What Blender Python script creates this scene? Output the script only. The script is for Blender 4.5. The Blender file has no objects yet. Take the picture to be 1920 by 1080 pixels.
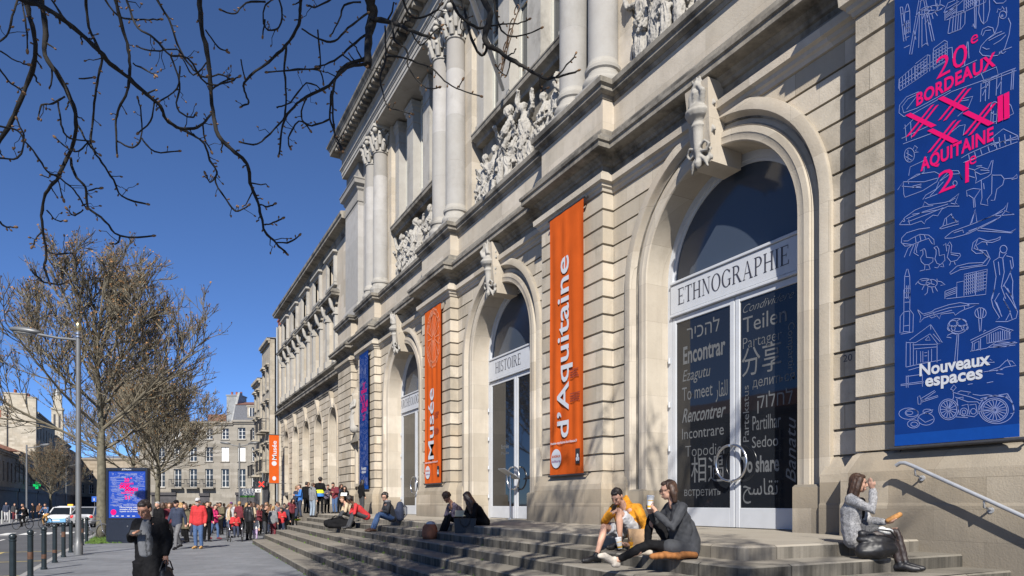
import bpy, bmesh, math, random
from mathutils import Vector, Matrix, noise
scene = bpy.context.scene
col = scene.collection
PI = math.pi
# ---------------------------------------------------------------- camera, sky, sun, exposure
F, VX, HY = 1280.0, 278.0, 944.0
A = math.atan((960 - VX) / F)
SA, CA = math.sin(A), math.cos(A)
CAM = Vector((0, 0, 1.65))
cam = bpy.data.objects.new('camera', bpy.data.cameras.new('camera'))
col.objects.link(cam)
cam.data.lens = 24; cam.data.sensor_width = 36
cam.data.shift_y = (HY - 540) / 1920
cam.data.clip_start = 0.1; cam.data.clip_end = 3000
cam.location = CAM
cam.rotation_euler = (PI / 2, 0, -A)
scene.camera = cam
SUN = Vector((-1, -1.6, 1.52)).normalized()
world = bpy.data.worlds.new('World'); scene.world = world
world.use_nodes = True
wn = world.node_tree.nodes; wl = world.node_tree.links
sky = wn.new('ShaderNodeTexSky'); sky.sky_type = 'NISHITA'; sky.sun_disc = False
sky.sun_elevation = math.asin(SUN.z); sky.sun_rotation = math.atan2(SUN.x, SUN.y)
sky.air_density = 1.6; sky.dust_density = 0.6; sky.ozone_density = 10; sky.altitude = 8000
bg = wn['Background']; bg.inputs['Strength'].default_value = 0.085
hs = wn.new('ShaderNodeHueSaturation'); hs.inputs['Saturation'].default_value = 0.97
wl.new(sky.outputs['Color'], hs.inputs['Color']); wl.new(hs.outputs['Color'], bg.inputs['Color'])
sun = bpy.data.objects.new('sun', bpy.data.lights.new('sun', 'SUN')); col.objects.link(sun)
sun.data.energy = 4.6; sun.data.angle = math.radians(0.53); sun.data.color = (1.0, 0.95, 0.87)
sun.rotation_euler = SUN.to_track_quat('Z', 'Y').to_euler()
sun.location = (-20, -30, 40)
scene.view_settings.view_transform = 'Standard'; scene.view_settings.look = 'None'
scene.view_settings.exposure = 0.78; scene.view_settings.gamma = 1.0
try:
    scene.cycles.max_bounces = 6; scene.cycles.diffuse_bounces = 3; scene.cycles.glossy_bounces = 3
    scene.cycles.transparent_max_bounces = 8
except Exception: pass

# ---------------------------------------------------------------- photo pixel -> place
def ray(px, py):
    u = (px - 960) / F
    return Vector((SA + u * CA, CA - u * SA, (HY - py) / F))
def at(px, py, t): return CAM + ray(px, py) * t
def onx(px, py, X):
    r = ray(px, py); return CAM + r * (X / r.x)
def onz(px, py, z):
    r = ray(px, py); return CAM + r * ((z - 1.65) / r.z)

# ---------------------------------------------------------------- mesh builder
class MB:
    def __init__(s): s.v = []; s.f = []
    def add(s, vs, fs):
        o = len(s.v); s.v.extend([tuple(v) for v in vs]); s.f.extend([tuple(i + o for i in f) for f in fs])
        return s
    def join(s, m, mat=None):
        return s.add([mat @ Vector(v) for v in m.v] if mat else m.v, m.f)
    def box(s, x0, x1, y0, y1, z0, z1, bev=0.0):
        if bev:
            b = bev
            bm = bmesh.new(); bmesh.ops.create_cube(bm, size=1)
            for v in bm.verts:
                v.co = Vector((x0 + (v.co.x + .5) * (x1 - x0), y0 + (v.co.y + .5) * (y1 - y0), z0 + (v.co.z + .5) * (z1 - z0)))
            bmesh.ops.bevel(bm, geom=bm.edges[:], offset=b, segments=1, affect='EDGES')
            bm.verts.index_update()
            s.add([v.co for v in bm.verts], [[v.index for v in f.verts] for f in bm.faces]); bm.free(); return s
        return s.add([(x0, y0, z0), (x1, y0, z0), (x1, y1, z0), (x0, y1, z0), (x0, y0, z1), (x1, y0, z1), (x1, y1, z1), (x0, y1, z1)],
                     [(3, 2, 1, 0), (4, 5, 6, 7), (0, 1, 5, 4), (1, 2, 6, 5), (2, 3, 7, 6), (3, 0, 4, 7)])
    def obox(s, c, size, rz=0.0, bev=0.0, m=None):
        t = MB(); a, b, d = [q / 2 for q in size]
        t.box(-a, a, -b, b, -d, d, bev)
        M = Matrix.Translation(c) @ (m if m else Matrix.Rotation(rz, 4, 'Z'))
        return s.join(t, M)
    def prx(s, poly, x0, x1):           # prism of a (y, z) outline along X
        n = len(poly)
        return s.add([(x0, y, z) for y, z in poly] + [(x1, y, z) for y, z in poly],
                     [tuple(range(n)), tuple(range(2 * n - 1, n - 1, -1))] + [(i, i + n, (i + 1) % n + n, (i + 1) % n) for i in range(n)])
    def prz(s, poly, z0, z1):           # prism of an (x, y) outline along Z
        n = len(poly)
        return s.add([(x, y, z0) for x, y in poly] + [(x, y, z1) for x, y in poly],
                     [tuple(range(n))[::-1], tuple(range(n, 2 * n))] + [(i, (i + 1) % n, (i + 1) % n + n, i + n) for i in range(n)])
    def sweep(s, path, prof, caps=True):  # moulding: (offset to the left, z) profile along an (x, y) plan path
        n = len(path); m = len(prof); vs = []
        for i in range(n):
            p = Vector(path[i])
            ds = []
            if i > 0: ds.append((p - Vector(path[i - 1])).normalized())
            if i < n - 1: ds.append((Vector(path[i + 1]) - p).normalized())
            ns = [Vector((-d.y, d.x)) for d in ds]
            q = sum(ns, Vector((0, 0))); q.normalize()
            k = 1 / max(.3, q.dot(ns[0]))
            for d, z in prof: vs.append((p.x + q.x * d * k, p.y + q.y * d * k, z))
        fs = [(i * m + j, i * m + j + 1, (i + 1) * m + j + 1, (i + 1) * m + j) for i in range(n - 1) for j in range(m - 1)]
        if caps: fs += [tuple(range(m - 1, -1, -1)), tuple((n - 1) * m + j for j in range(m))]
        return s.add(vs, fs)
    def tube(s, pts, rad, n=6, cap=True, round_=False):
        P = [Vector(p) for p in pts]
        if isinstance(rad, (int, float)): rad = [rad] * len(P)
        if round_:
            d0 = (P[0] - P[1]).normalized(); d1 = (P[-1] - P[-2]).normalized()
            r0, r1 = rad[0], rad[-1]
            pre = [(P[0] + d0 * r0 * a, r0 * b) for a, b in ((.97, .2), (.72, .7), (.35, .94))]
            post = [(P[-1] + d1 * r1 * a, r1 * b) for a, b in ((.35, .94), (.72, .7), (.97, .2))]
            P = [a for a, b in pre] + P + [a for a, b in post]; rad = [b for a, b in pre] + list(rad) + [b for a, b in post]
        vs = []; prev = None
        for i, p in enumerate(P):
            d = (P[min(i + 1, len(P) - 1)] - P[max(i - 1, 0)])
            if d.length < 1e-9: d = Vector((0, 0, 1))
            d.normalize()
            if prev is None:
                a = Vector((0, 0, 1)) if abs(d.z) < .9 else Vector((1, 0, 0))
                u = d.cross(a).normalized()
            else:
                u = prev - d * prev.dot(d)
                u = u.normalized() if u.length > 1e-6 else d.orthogonal().normalized()
            prev = u; w = d.cross(u)
            for k in range(n):
                t = 2 * PI * k / n
                vs.append(p + (u * math.cos(t) + w * math.sin(t)) * rad[i])
        L = len(P)
        fs = [(i * n + k, i * n + (k + 1) % n, (i + 1) * n + (k + 1) % n, (i + 1) * n + k) for i in range(L - 1) for k in range(n)]
        if cap: fs += [tuple(range(n - 1, -1, -1)), tuple((L - 1) * n + k for k in range(n))]
        return s.add(vs, fs)
    def lathe(s, prof, c=(0, 0), n=20, a0=0, a1=2 * PI, squash=1.0):
        full = abs(a1 - a0 - 2 * PI) < 1e-6; m = len(prof); N = n if full else n + 1
        vs = []
        for k in range(N):
            t = a0 + (a1 - a0) * k / n
            for r, z in prof: vs.append((c[0] + math.cos(t) * r * squash, c[1] + math.sin(t) * r, z))
        fs = [(k * m + j, ((k + 1) % N) * m + j, ((k + 1) % N) * m + j + 1, k * m + j + 1) for k in range(n) for j in range(m - 1)]
        return s.add(vs, fs)
    def ell(s, c, r, m=None, nu=10, nv=7):
        if isinstance(r, (int, float)): r = (r, r, r)
        vs = [Vector((0, 0, -r[2]))]
        for j in range(1, nv):
            f = -PI / 2 + PI * j / nv
            for k in range(nu):
                t = 2 * PI * k / nu
                vs.append(Vector((r[0] * math.cos(f) * math.cos(t), r[1] * math.cos(f) * math.sin(t), r[2] * math.sin(f))))
        vs.append(Vector((0, 0, r[2])))
        fs = [(0, 1 + (k + 1) % nu, 1 + k) for k in range(nu)]
        for j in range(nv - 2):
            for k in range(nu):
                a = 1 + j * nu + k; b = 1 + j * nu + (k + 1) % nu
                fs.append((a, b, b + nu, a + nu))
        t = len(vs) - 1; o = 1 + (nv - 2) * nu
        fs += [(t, o + k, o + (k + 1) % nu) for k in range(nu)]
        M = Matrix.Translation(c)
        if m: M = M @ m.to_4x4()
        return s.add([M @ v for v in vs], fs)
    def quad(s, a, b, c, d): return s.add([a, b, c, d], [(0, 1, 2, 3)])
    def mesh(s, name):
        me = bpy.data.meshes.new(name); me.from_pydata(s.v, [], s.f); me.update(); return me
    def build(s, name, mat, parent=None, smooth=None, loc=None):
        me = s.mesh(name)
        return put(name, me, mat, parent, smooth, loc)

def put(name, me, mat, parent=None, smooth=None, loc=None):
    if mat and not me.materials: me.materials.append(mat)
    if smooth is not None:
        me.polygons.foreach_set('use_smooth', [True] * len(me.polygons))
        if smooth < 180:
            bm = bmesh.new(); bm.from_mesh(me)
            th = math.radians(smooth)
            for e in bm.edges:
                if len(e.link_faces) == 2 and e.calc_face_angle(0) > th: e.smooth = False
            bm.to_mesh(me); bm.free()
    o = bpy.data.objects.new(name, me); col.objects.link(o)
    if loc: o.location = loc
    if parent: o.parent = parent
    return o

def fuse(mb, voxel, it=2, disp=None):
    """melt overlapping closed shapes into one continuous skin"""
    me = mb.mesh('fuse'); o = bpy.data.objects.new('fuse', me); col.objects.link(o)
    m = o.modifiers.new('r', 'REMESH'); m.mode = 'VOXEL'; m.voxel_size = voxel
    if it:
        k = o.modifiers.new('s', 'SMOOTH'); k.iterations = it; k.factor = .5
    dg = bpy.context.evaluated_depsgraph_get(); dg.update()
    r = bpy.data.meshes.new_from_object(o.evaluated_get(dg), depsgraph=dg)
    bpy.data.objects.remove(o); bpy.data.meshes.remove(me)
    if disp:
        nn = [v.normal.copy() for v in r.vertices]; cc = [v.co.copy() for v in r.vertices]
        r.vertices.foreach_set('co', [q for c, n in zip(cc, nn) for q in (c + disp(c, n))]); r.update()
    return r

def tag(o, label=None, cat=None, group=None, kind=None):
    if label: o['label'] = label
    if cat: o['category'] = cat
    if group: o['group'] = group
    if kind: o['kind'] = kind
    return o
def thing(name, label, cat, loc=(0, 0, 0), rz=0.0, group=None):
    o = bpy.data.objects.new(name, None); col.objects.link(o)
    o.empty_display_size = .2
    o.location = loc; o.rotation_euler = (0, 0, rz)
    return tag(o, label, cat, group)
def copy_tree(o, parent=None):
    c = o.copy(); col.objects.link(c)
    if parent: c.parent = parent
    for ch in list(o.children): copy_tree(ch, c)
    return c

# ---------------------------------------------------------------- materials
def new_mat(name):
    m = bpy.data.materials.new(name); m.use_nodes = True
    return m, m.node_tree.nodes, m.node_tree.links, m.node_tree.nodes['Principled BSDF']
_plain = {}
def plain(name, c, rough=.7, metal=0.0, var=.12, scale=14.0, bump=.0, spec=None, emit=None, alpha=None, cell=None):
    """base colour with slight mottling"""
    if name in _plain: return _plain[name]
    m, n, l, b = new_mat(name)
    b.inputs['Roughness'].default_value = rough; b.inputs['Metallic'].default_value = metal
    if spec is not None: b.inputs['Specular IOR Level'].default_value = spec
    if var:
        tc = n.new('ShaderNodeTexCoord'); nz = n.new('ShaderNodeTexNoise'); nz.inputs['Scale'].default_value = scale; nz.inputs['Detail'].default_value = 4
        l.new(tc.outputs['Object'], nz.inputs['Vector'])
        r = n.new('ShaderNodeMapRange'); r.inputs['From Min'].default_value = .3; r.inputs['From Max'].default_value = .7
        r.inputs['To Min'].default_value = 1 - var; r.inputs['To Max'].default_value = 1 + var
        l.new(nz.outputs['Fac'], r.inputs['Value'])
        mx = n.new('ShaderNodeVectorMath'); mx.operation = 'SCALE'; mx.inputs[0].default_value = c[:3]
        l.new(r.outputs['Result'], mx.inputs['Scale']); l.new(mx.outputs['Vector'], b.inputs['Base Color'])
        if bump:
            bp = n.new('ShaderNodeBump'); bp.inputs['Strength'].default_value = bump; bp.inputs['Distance'].default_value = .02
            l.new(nz.outputs['Fac'], bp.inputs['Height']); l.new(bp.outputs['Normal'], b.inputs['Normal'])
    else: b.inputs['Base Color'].default_value = (*c[:3], 1)
    if emit:
        b.inputs['Emission Color'].default_value = (*c[:3], 1); b.inputs['Emission Strength'].default_value = emit
    if alpha is not None: b.inputs['Alpha'].default_value = alpha
    _plain[name] = m
    return m

def stone(name, c1, c2, row=.419, off=2.42, width=.95, mortar=.004, dirt=.35, lichen=.6, dirtcol=(.10, .092, .08), streak=.35, warm=.3, low=None, mcol=.55, rough=.9, side=None, dlo=.55, dhi=.72):
    m, n, l, b = new_mat(name)
    b.inputs['Roughness'].default_value = rough; b.inputs['Specular IOR Level'].default_value = .2
    def N(t, **k):
        q = n.new(t)
        for a, v in k.items(): setattr(q, a, v)
        return q
    g = N('ShaderNodeNewGeometry'); sx = N('ShaderNodeSeparateXYZ'); l.new(g.outputs['Position'], sx.inputs[0])
    ad = N('ShaderNodeMath', operation='ADD'); l.new(sx.outputs['X'], ad.inputs[0]); l.new(sx.outputs['Y'], ad.inputs[1])
    zo = N('ShaderNodeMath', operation='SUBTRACT'); l.new(sx.outputs['Z'], zo.inputs[0]); zo.inputs[1].default_value = off - row * 20
    cx = N('ShaderNodeCombineXYZ'); l.new(ad.outputs[0], cx.inputs[0]); l.new(zo.outputs[0], cx.inputs[1])
    br = N('ShaderNodeTexBrick'); br.offset = .5
    l.new(cx.outputs[0], br.inputs['Vector']); br.inputs['Scale'].default_value = 1
    br.inputs['Brick Width'].default_value = width; br.inputs['Row Height'].default_value = row
    br.inputs['Mortar Size'].default_value = mortar; br.inputs['Mortar Smooth'].default_value = .3; br.inputs['Bias'].default_value = -.1
    br.inputs['Color1'].default_value = (*c1, 1); br.inputs['Color2'].default_value = (*c2, 1)
    br.inputs['Mortar'].default_value = (*[q * mcol for q in c2], 1)
    def noise_(scale, sc=(1, 1, 1), det=5, rgh=.6):
        mp = N('ShaderNodeMapping'); mp.inputs['Scale'].default_value = sc; l.new(g.outputs['Position'], mp.inputs['Vector'])
        z = N('ShaderNodeTexNoise'); z.inputs['Scale'].default_value = scale; z.inputs['Detail'].default_value = det; z.inputs['Roughness'].default_value = rgh
        l.new(mp.outputs[0], z.inputs['Vector']); return z.outputs['Fac']
    def ramp(fac, a, c, lo=0.0, hi=1.0):
        r = N('ShaderNodeMapRange'); r.inputs['From Min'].default_value = a; r.inputs['From Max'].default_value = c
        r.inputs['To Min'].default_value = lo; r.inputs['To Max'].default_value = hi; l.new(fac, r.inputs['Value']); return r.outputs['Result']
    def mix(fac, a, c, mode='MIX'):
        x = N('ShaderNodeMix', data_type='RGBA', blend_type=mode)
        if isinstance(fac, float): x.inputs['Factor'].default_value = fac
        else: l.new(fac, x.inputs['Factor'])
        for k, v in (('A', a), ('B', c)):
            i = [q for q in x.inputs if q.name == k and q.type == 'RGBA'][0]
            if isinstance(v, tuple): i.default_value = (*v, 1)
            else: l.new(v, i)
        return [q for q in x.outputs if q.type == 'RGBA'][0]
    c = br.outputs['Color']
    if row < 5:   # the odd replaced or sooty block
        for dx_, rr_, k_, am in ((13.0, 8, 1.22, .75), (29.0, 14, .62, .6)):
            sh = N('ShaderNodeVectorMath', operation='ADD'); l.new(cx.outputs[0], sh.inputs[0]); sh.inputs[1].default_value = (dx_ * width, rr_ * row, 0)
            b2 = N('ShaderNodeTexBrick'); b2.offset = .5; l.new(sh.outputs[0], b2.inputs['Vector']); b2.inputs['Scale'].default_value = 1
            b2.inputs['Brick Width'].default_value = width; b2.inputs['Row Height'].default_value = row; b2.inputs['Mortar Size'].default_value = 0
            b2.inputs['Color1'].default_value = (0, 0, 0, 1); b2.inputs['Color2'].default_value = (1, 1, 1, 1)
            c = mix(ramp(b2.outputs['Color'], .62, .95, 0, am), c, (c1[0] * k_, c1[1] * k_ * (1.0 if k_ > 1 else .96), c1[2] * k_ * (1.02 if k_ > 1 else .9)))
    big = noise_(.55, det=6)
    c = mix(ramp(big, .5, .75, 0, warm), c, (c1[0] * 1.05, c1[1] * .88, c1[2] * .70))
    c = mix(ramp(noise_(2.3, det=6), .35, .75, 0, .45), c, (c1[0] * .72, c1[1] * .70, c1[2] * .68))
    c = mix(ramp(noise_(1.0, (2.2, 2.2, .22), 6), .52, .78, 0, streak), c, (c1[0] * .5, c1[1] * .48, c1[2] * .46))
    fine = noise_(38, det=3)
    c = mix(ramp(fine, .58, .8, 0, .35), c, (c1[0] * .55, c1[1] * .52, c1[2] * .46))
    if dirt: c = mix(ramp(noise_(.9, (1, 1, .7), 7, .68), dlo, dhi, 0, dirt), c, dirtcol)
    if low:      # splash-back staining on the foot of the wall, uneven upper edge
        z0, z1, amt = low
        nz = noise_(.8, (1.2, 1.2, .5), 6)
        zz = N('ShaderNodeMath', operation='MULTIPLY_ADD'); l.new(nz, zz.inputs[0]); zz.inputs[1].default_value = -1.3; l.new(sx.outputs['Z'], zz.inputs[2])
        f = ramp(zz.outputs[0], z0 - .65, z1 - .65, amt, 0)
        c = mix(f, c, dirtcol)
    if lichen:   # grey crust on weathered upward faces
        nn = N('ShaderNodeSeparateXYZ'); l.new(g.outputs['True Normal'], nn.inputs[0])
        up = ramp(nn.outputs['Z'], .25, .6)
        lf = N('ShaderNodeMath', operation='MULTIPLY'); l.new(up, lf.inputs[0]); l.new(ramp(noise_(1.7, det=6), .3, .6, .35 * lichen, lichen), lf.inputs[1])
        c = mix(lf.outputs[0], c, (.105, .1, .09))
    if side:     # black water stains running down upright faces
        nn2 = N('ShaderNodeSeparateXYZ'); l.new(g.outputs['True Normal'], nn2.inputs[0])
        dn = ramp(nn2.outputs['Z'], .2, .6, 1, 0)
        sf = N('ShaderNodeMath', operation='MULTIPLY'); l.new(dn, sf.inputs[0]); l.new(ramp(noise_(1.6, (2.6, 2.6, .12), 7, .7), .38, .62, side * .35, side), sf.inputs[1])
        c = mix(sf.outputs[0], c, dirtcol)
    l.new(c, b.inputs['Base Color'])
    bp = N('ShaderNodeBump'); bp.inputs['Strength'].default_value = .35; bp.inputs['Distance'].default_value = .012
    s2 = N('ShaderNodeMath', operation='ADD'); l.new(fine, s2.inputs[0]); l.new(noise_(7, det=5), s2.inputs[1])
    l.new(s2.outputs[0], bp.inputs['Height']); l.new(bp.outputs['Normal'], b.inputs['Normal'])
    return m

def glass(name, c=(.012, .014, .018), rough=.03):
    m, n, l, b = new_mat(name)
    b.inputs['Base Color'].default_value = (*c, 1); b.inputs['Roughness'].default_value = rough
    b.inputs['IOR'].default_value = 1.5; b.inputs['Specular IOR Level'].default_value = .6
    g = n.new('ShaderNodeTexCoord'); z = n.new('ShaderNodeTexNoise'); z.inputs['Scale'].default_value = 1.2
    l.new(g.outputs['Object'], z.inputs['Vector'])
    bp = n.new('ShaderNodeBump'); bp.inputs['Strength'].default_value = .02; bp.inputs['Distance'].default_value = .05
    l.new(z.outputs['Fac'], bp.inputs['Height']); l.new(bp.outputs['Normal'], b.inputs['Normal'])
    return m

# ---------------------------------------------------------------- lettering
_tc = {}
def text2d(s, bold=0.0, shear=0.0, space=1.0):
    """flat letters as (2-D points, faces, width), height of a capital = 1"""
    k = (s, bold, shear, space)
    if k in _tc: return _tc[k]
    cu = bpy.data.curves.new('t', 'FONT'); cu.body = s; cu.size = 1; cu.offset = bold; cu.shear = shear; cu.space_character = space
    cu.resolution_u = 3; cu.fill_mode = 'FRONT'
    o = bpy.data.objects.new('t', cu); col.objects.link(o)
    dg = bpy.context.evaluated_depsgraph_get(); dg.update()
    me = bpy.data.meshes.new_from_object(o.evaluated_get(dg), depsgraph=dg)
    v = [(q.co.x / .727, q.co.y / .727) for q in me.vertices]; f = [tuple(p.vertices) for p in me.polygons]
    bpy.data.objects.remove(o); bpy.data.curves.remove(cu); bpy.data.meshes.remove(me)
    x0 = min((q[0] for q in v), default=0); v = [(x - x0, y) for x, y in v]
    _tc[k] = (v, f, max((q[0] for q in v), default=1)); return _tc[k]
def letters(mb, s, o, ux, uy, h, width=None, bold=0.0, shear=0.0, space=1.0):
    """letters with cap height h from point o along ux, up uy; optional total width"""
    v, f, w = text2d(s, bold, shear, space) if isinstance(s, str) else s
    o = Vector(o); ux = Vector(ux); uy = Vector(uy)
    kx = width / w if width else h
    mb.add([o + ux * (x * kx) + uy * (y * h) for x, y in v], f)
    return mb
def ribbon(mb, pts, w, nrm):
    """thin flat drawn line"""
    P = [Vector(p) for p in pts]; nrm = Vector(nrm)
    L = []; R = []
    for i, p in enumerate(P):
        d = P[min(i + 1, len(P) - 1)] - P[max(i - 1, 0)]
        if d.length < 1e-7: d = Vector((0, 0, 1))
        q = d.normalized().cross(nrm) * (w / 2); L.append(p + q); R.append(p - q)
    n = len(P)
    mb.add(L + R, [(i, i + 1, n + i + 1, n + i) for i in range(n - 1)])
def smooth_line(pts, k=4):
    """Catmull-Rom through the points"""
    P = [Vector(p) for p in pts]
    if len(P) < 3: return P
    out = []
    for i in range(len(P) - 1):
        a = P[max(i - 1, 0)]; b = P[i]; c = P[i + 1]; d = P[min(i + 2, len(P) - 1)]
        for j in range(k):
            t = j / k
            out.append(.5 * ((2 * b) + (c - a) * t + (2 * a - 5 * b + 4 * c - d) * t * t + (3 * b - a - 3 * c + d) * t ** 3))
    out.append(P[-1]); return out
# ---------------------------------------------------------------- ground, road, pavements
def paving(name, c1, c2, bw, rh, mortar, mcol, rough=.8, stain=.4, rot=0.0):
    m, n, l, b = new_mat(name)
    g = n.new('ShaderNodeNewGeometry'); mp = n.new('ShaderNodeMapping'); mp.inputs['Rotation'].default_value = (0, 0, rot)
    l.new(g.outputs['Position'], mp.inputs['Vector'])
    br = n.new('ShaderNodeTexBrick'); br.inputs['Scale'].default_value = 1
    br.inputs['Brick Width'].default_value = bw; br.inputs['Row Height'].default_value = rh; br.inputs['Mortar Size'].default_value = mortar
    br.inputs['Color1'].default_value = (*c1, 1); br.inputs['Color2'].default_value = (*c2, 1); br.inputs['Mortar'].default_value = (*mcol, 1)
    l.new(mp.outputs[0], br.inputs['Vector'])
    z = n.new('ShaderNodeTexNoise'); z.inputs['Scale'].default_value = .7; z.inputs['Detail'].default_value = 8; z.inputs['Roughness'].default_value = .7
    l.new(g.outputs['Position'], z.inputs['Vector'])
    r = n.new('ShaderNodeMapRange'); r.inputs['From Min'].default_value = .35; r.inputs['From Max'].default_value = .75
    r.inputs['To Min'].default_value = 1.12; r.inputs['To Max'].default_value = 1 - stain; l.new(z.outputs['Fac'], r.inputs['Value'])
    z2 = n.new('ShaderNodeTexNoise'); z2.inputs['Scale'].default_value = 60; z2.inputs['Detail'].default_value = 2; l.new(g.outputs['Position'], z2.inputs['Vector'])
    r2 = n.new('ShaderNodeMapRange'); r2.inputs['To Min'].default_value = .8; r2.inputs['To Max'].default_value = 1.2; l.new(z2.outputs['Fac'], r2.inputs['Value'])
    mu = n.new('ShaderNodeMath'); mu.operation = 'MULTIPLY'; l.new(r.outputs[0], mu.inputs[0]); l.new(r2.outputs[0], mu.inputs[1])
    v = n.new('ShaderNodeVectorMath'); v.operation = 'SCALE'; l.new(br.outputs['Color'], v.inputs[0]); l.new(mu.outputs[0], v.inputs['Scale'])
    l.new(v.outputs[0], b.inputs['Base Color']); b.inputs['Roughness'].default_value = rough
    bp = n.new('ShaderNodeBump'); bp.inputs['Strength'].default_value = .3; bp.inputs['Distance'].default_value = .01
    l.new(z2.outputs['Fac'], bp.inputs['Height']); l.new(bp.outputs['Normal'], b.inputs['Normal'])
    return m
M_asph = paving('asphalt', (.085, .087, .092), (.078, .08, .086), 9, 7, .001, (.07, .07, .075), .85, .35)
M_walk = paving('granite paving', (.188, .195, .208), (.155, .162, .175), .9, .28, .009, (.10, .105, .11), .75, .35, A)
M_kerb = paving('kerb stone', (.30, .295, .285), (.25, .245, .24), 1.0, 5, .006, (.12, .12, .12), .8, .3, PI / 2)
M_lwalk = paving('old pavement', (.19, .19, .19), (.16, .16, .16), 1.2, .6, .006, (.1, .1, .1), .85, .35)
M_line = plain('road paint', (.62, .62, .6), .7, var=.25, scale=9)
M_yline = plain('faded yellow paint', (.42, .33, .12), .8, var=.3, scale=7)
g = MB(); g.quad((-900, -300, -.13), (900, -300, -.13), (900, 1500, -.13), (-900, 1500, -.13))
tag(g.build('ground', M_asph), kind='structure')
g = MB(); g.quad((-10.0, -40, -.126), (-2.62, -40, -.126), (-2.62, 240, -.126), (-10.0, 240, -.126))
tag(g.build('road', M_asph), kind='structure')
g = MB(); g.box(-2.45, 14, -30, 75, -.4, 0); tag(g.build('pavement', M_walk), kind='structure')
g = MB(); g.box(-2.62, -2.45, -30, 110, -.4, .004, .015); tag(g.build('kerb', M_kerb), kind='structure')
g = MB(); g.box(-2.45, 14, 75, 110, -.4, -.004); tag(g.build('far_pavement', M_walk), kind='structure')
g = MB(); g.box(-40, -10.15, -30, 240, -.4, 0); tag(g.build('opposite_pavement', M_lwalk), kind='structure')
g = MB(); g.box(-10.15, -10.0, -30, 240, -.4, .004, .015); tag(g.build('opposite_kerb', M_kerb), kind='structure')
# zebra crossing bars, lane lines, yellow bay lines painted on the road
g = MB()
for i in range(7):
    x = -9.5 + i * 1.0
    g.quad((x, 47, -.121), (x + .5, 47, -.121), (x + .5, 50.4, -.121), (x, 50.4, -.121))
o = g.build('zebra_crossing', M_line); tag(o, kind='structure')
g = MB()
for y0 in (12, 20, 28, 36, 60, 68, 76, 84): g.quad((-6.32, y0, -.121), (-6.2, y0, -.121), (-6.2, y0 + 5.5, -.121), (-6.32, y0 + 5.5, -.121))
g.quad((-9.2, 45.8, -.1205), (-6.4, 45.8, -.1205), (-6.4, 46.2, -.1205), (-9.2, 46.2, -.1205))
tag(g.build('lane_markings', M_line), kind='structure')
g = MB()
for y0 in (20.4, 25.4, 30.4): g.quad((-6.0, y0, -.1215), (-2.7, y0, -.1215), (-2.7, y0 + .14, -.1215), (-6.0, y0 + .14, -.1215))
g.quad((-4.7, 14, -.1212), (-4.58, 14, -.1212), (-4.58, 30.4, -.1212), (-4.7, 30.4, -.1212))
tag(g.build('bay_markings', M_yline), kind='structure')
# ---------------------------------------------------------------- museum
W, P, D = 9.91, 9.60, 10.53
ZP = 1.15
ROW, OFF = .419, 2.42
M_stone = stone('limestone', (.50, .445, .36), (.385, .335, .265), warm=.4, dirt=.55, dirtcol=(.14, .125, .10), streak=.45, dlo=.52, dhi=.72, mortar=.006, mcol=.4)
M_carve = stone('carved limestone', (.37, .353, .322), (.35, .334, .304), row=9, width=9, dirt=.6, dirtcol=(.12, .112, .10), lichen=.45, streak=.4, warm=.1)
M_smooth = stone('ashlar limestone', (.475, .425, .35), (.41, .362, .295), row=.838, off=2.42, width=1.5, mortar=.003, dirt=.28)
M_column = stone('pale column stone', (.34, .328, .31), (.32, .31, .292), row=1.7, width=40, mortar=.003, dirt=.25, streak=.18, warm=.05)
M_plinth = stone('plinth limestone', (.41, .355, .275), (.335, .285, .215), row=.42, off=1.15, width=1.3, dirt=.4, low=(1.15, 2.0, .6), dirtcol=(.125, .115, .1))
M_ledge = stone('weathered limestone', (.36, .33, .28), (.30, .275, .23), row=9, width=1.6, dirt=.9, dirtcol=(.06, .056, .05), lichen=.9, streak=.7, side=.35, dlo=.45, dhi=.62)
M_white = plain('grey white paint', (.47, .485, .51), .45, var=.05, scale=3)
M_glass = glass('dark glass')
M_fan = glass('fanlight glass', (.045, .058, .08), .12)
M_ink = plain('dark lettering', (.035, .035, .05), .6, var=0)
M_etch = plain('frosted lettering', (.115, .12, .125), .7, var=.1, scale=5)
M_steel = plain('brushed steel', (.62, .62, .62), .28, 1.0, var=.05)
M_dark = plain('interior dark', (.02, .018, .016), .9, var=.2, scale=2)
mus = thing('museum_building', 'long cream limestone museum with arched doorways, paired columns and carved panels above stone steps', 'museum', (W, 19.5, 0))
def mpart(name, mb, m, smooth=None, parent=None):
    o = mb.build(name, m, None, smooth)
    o.parent = parent or mus
    pl = Vector((W, 19.5, 0)); o.location = -pl     # children keep world coordinates
    if parent: o.location = (0, 0, 0)
    return o
BAYS = [10.13, 19.5, 28.87]
ZS, RO, RI = 6.65, 2.73, 2.02
PIL = [(-.2, 2.6), (4.06, 6.78), (13.40, 16.27), (22.75, 25.63), (32.10, 34.95), (36.4, 39.2)]
ZSTR = 9.12       # underside of the string course

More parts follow.
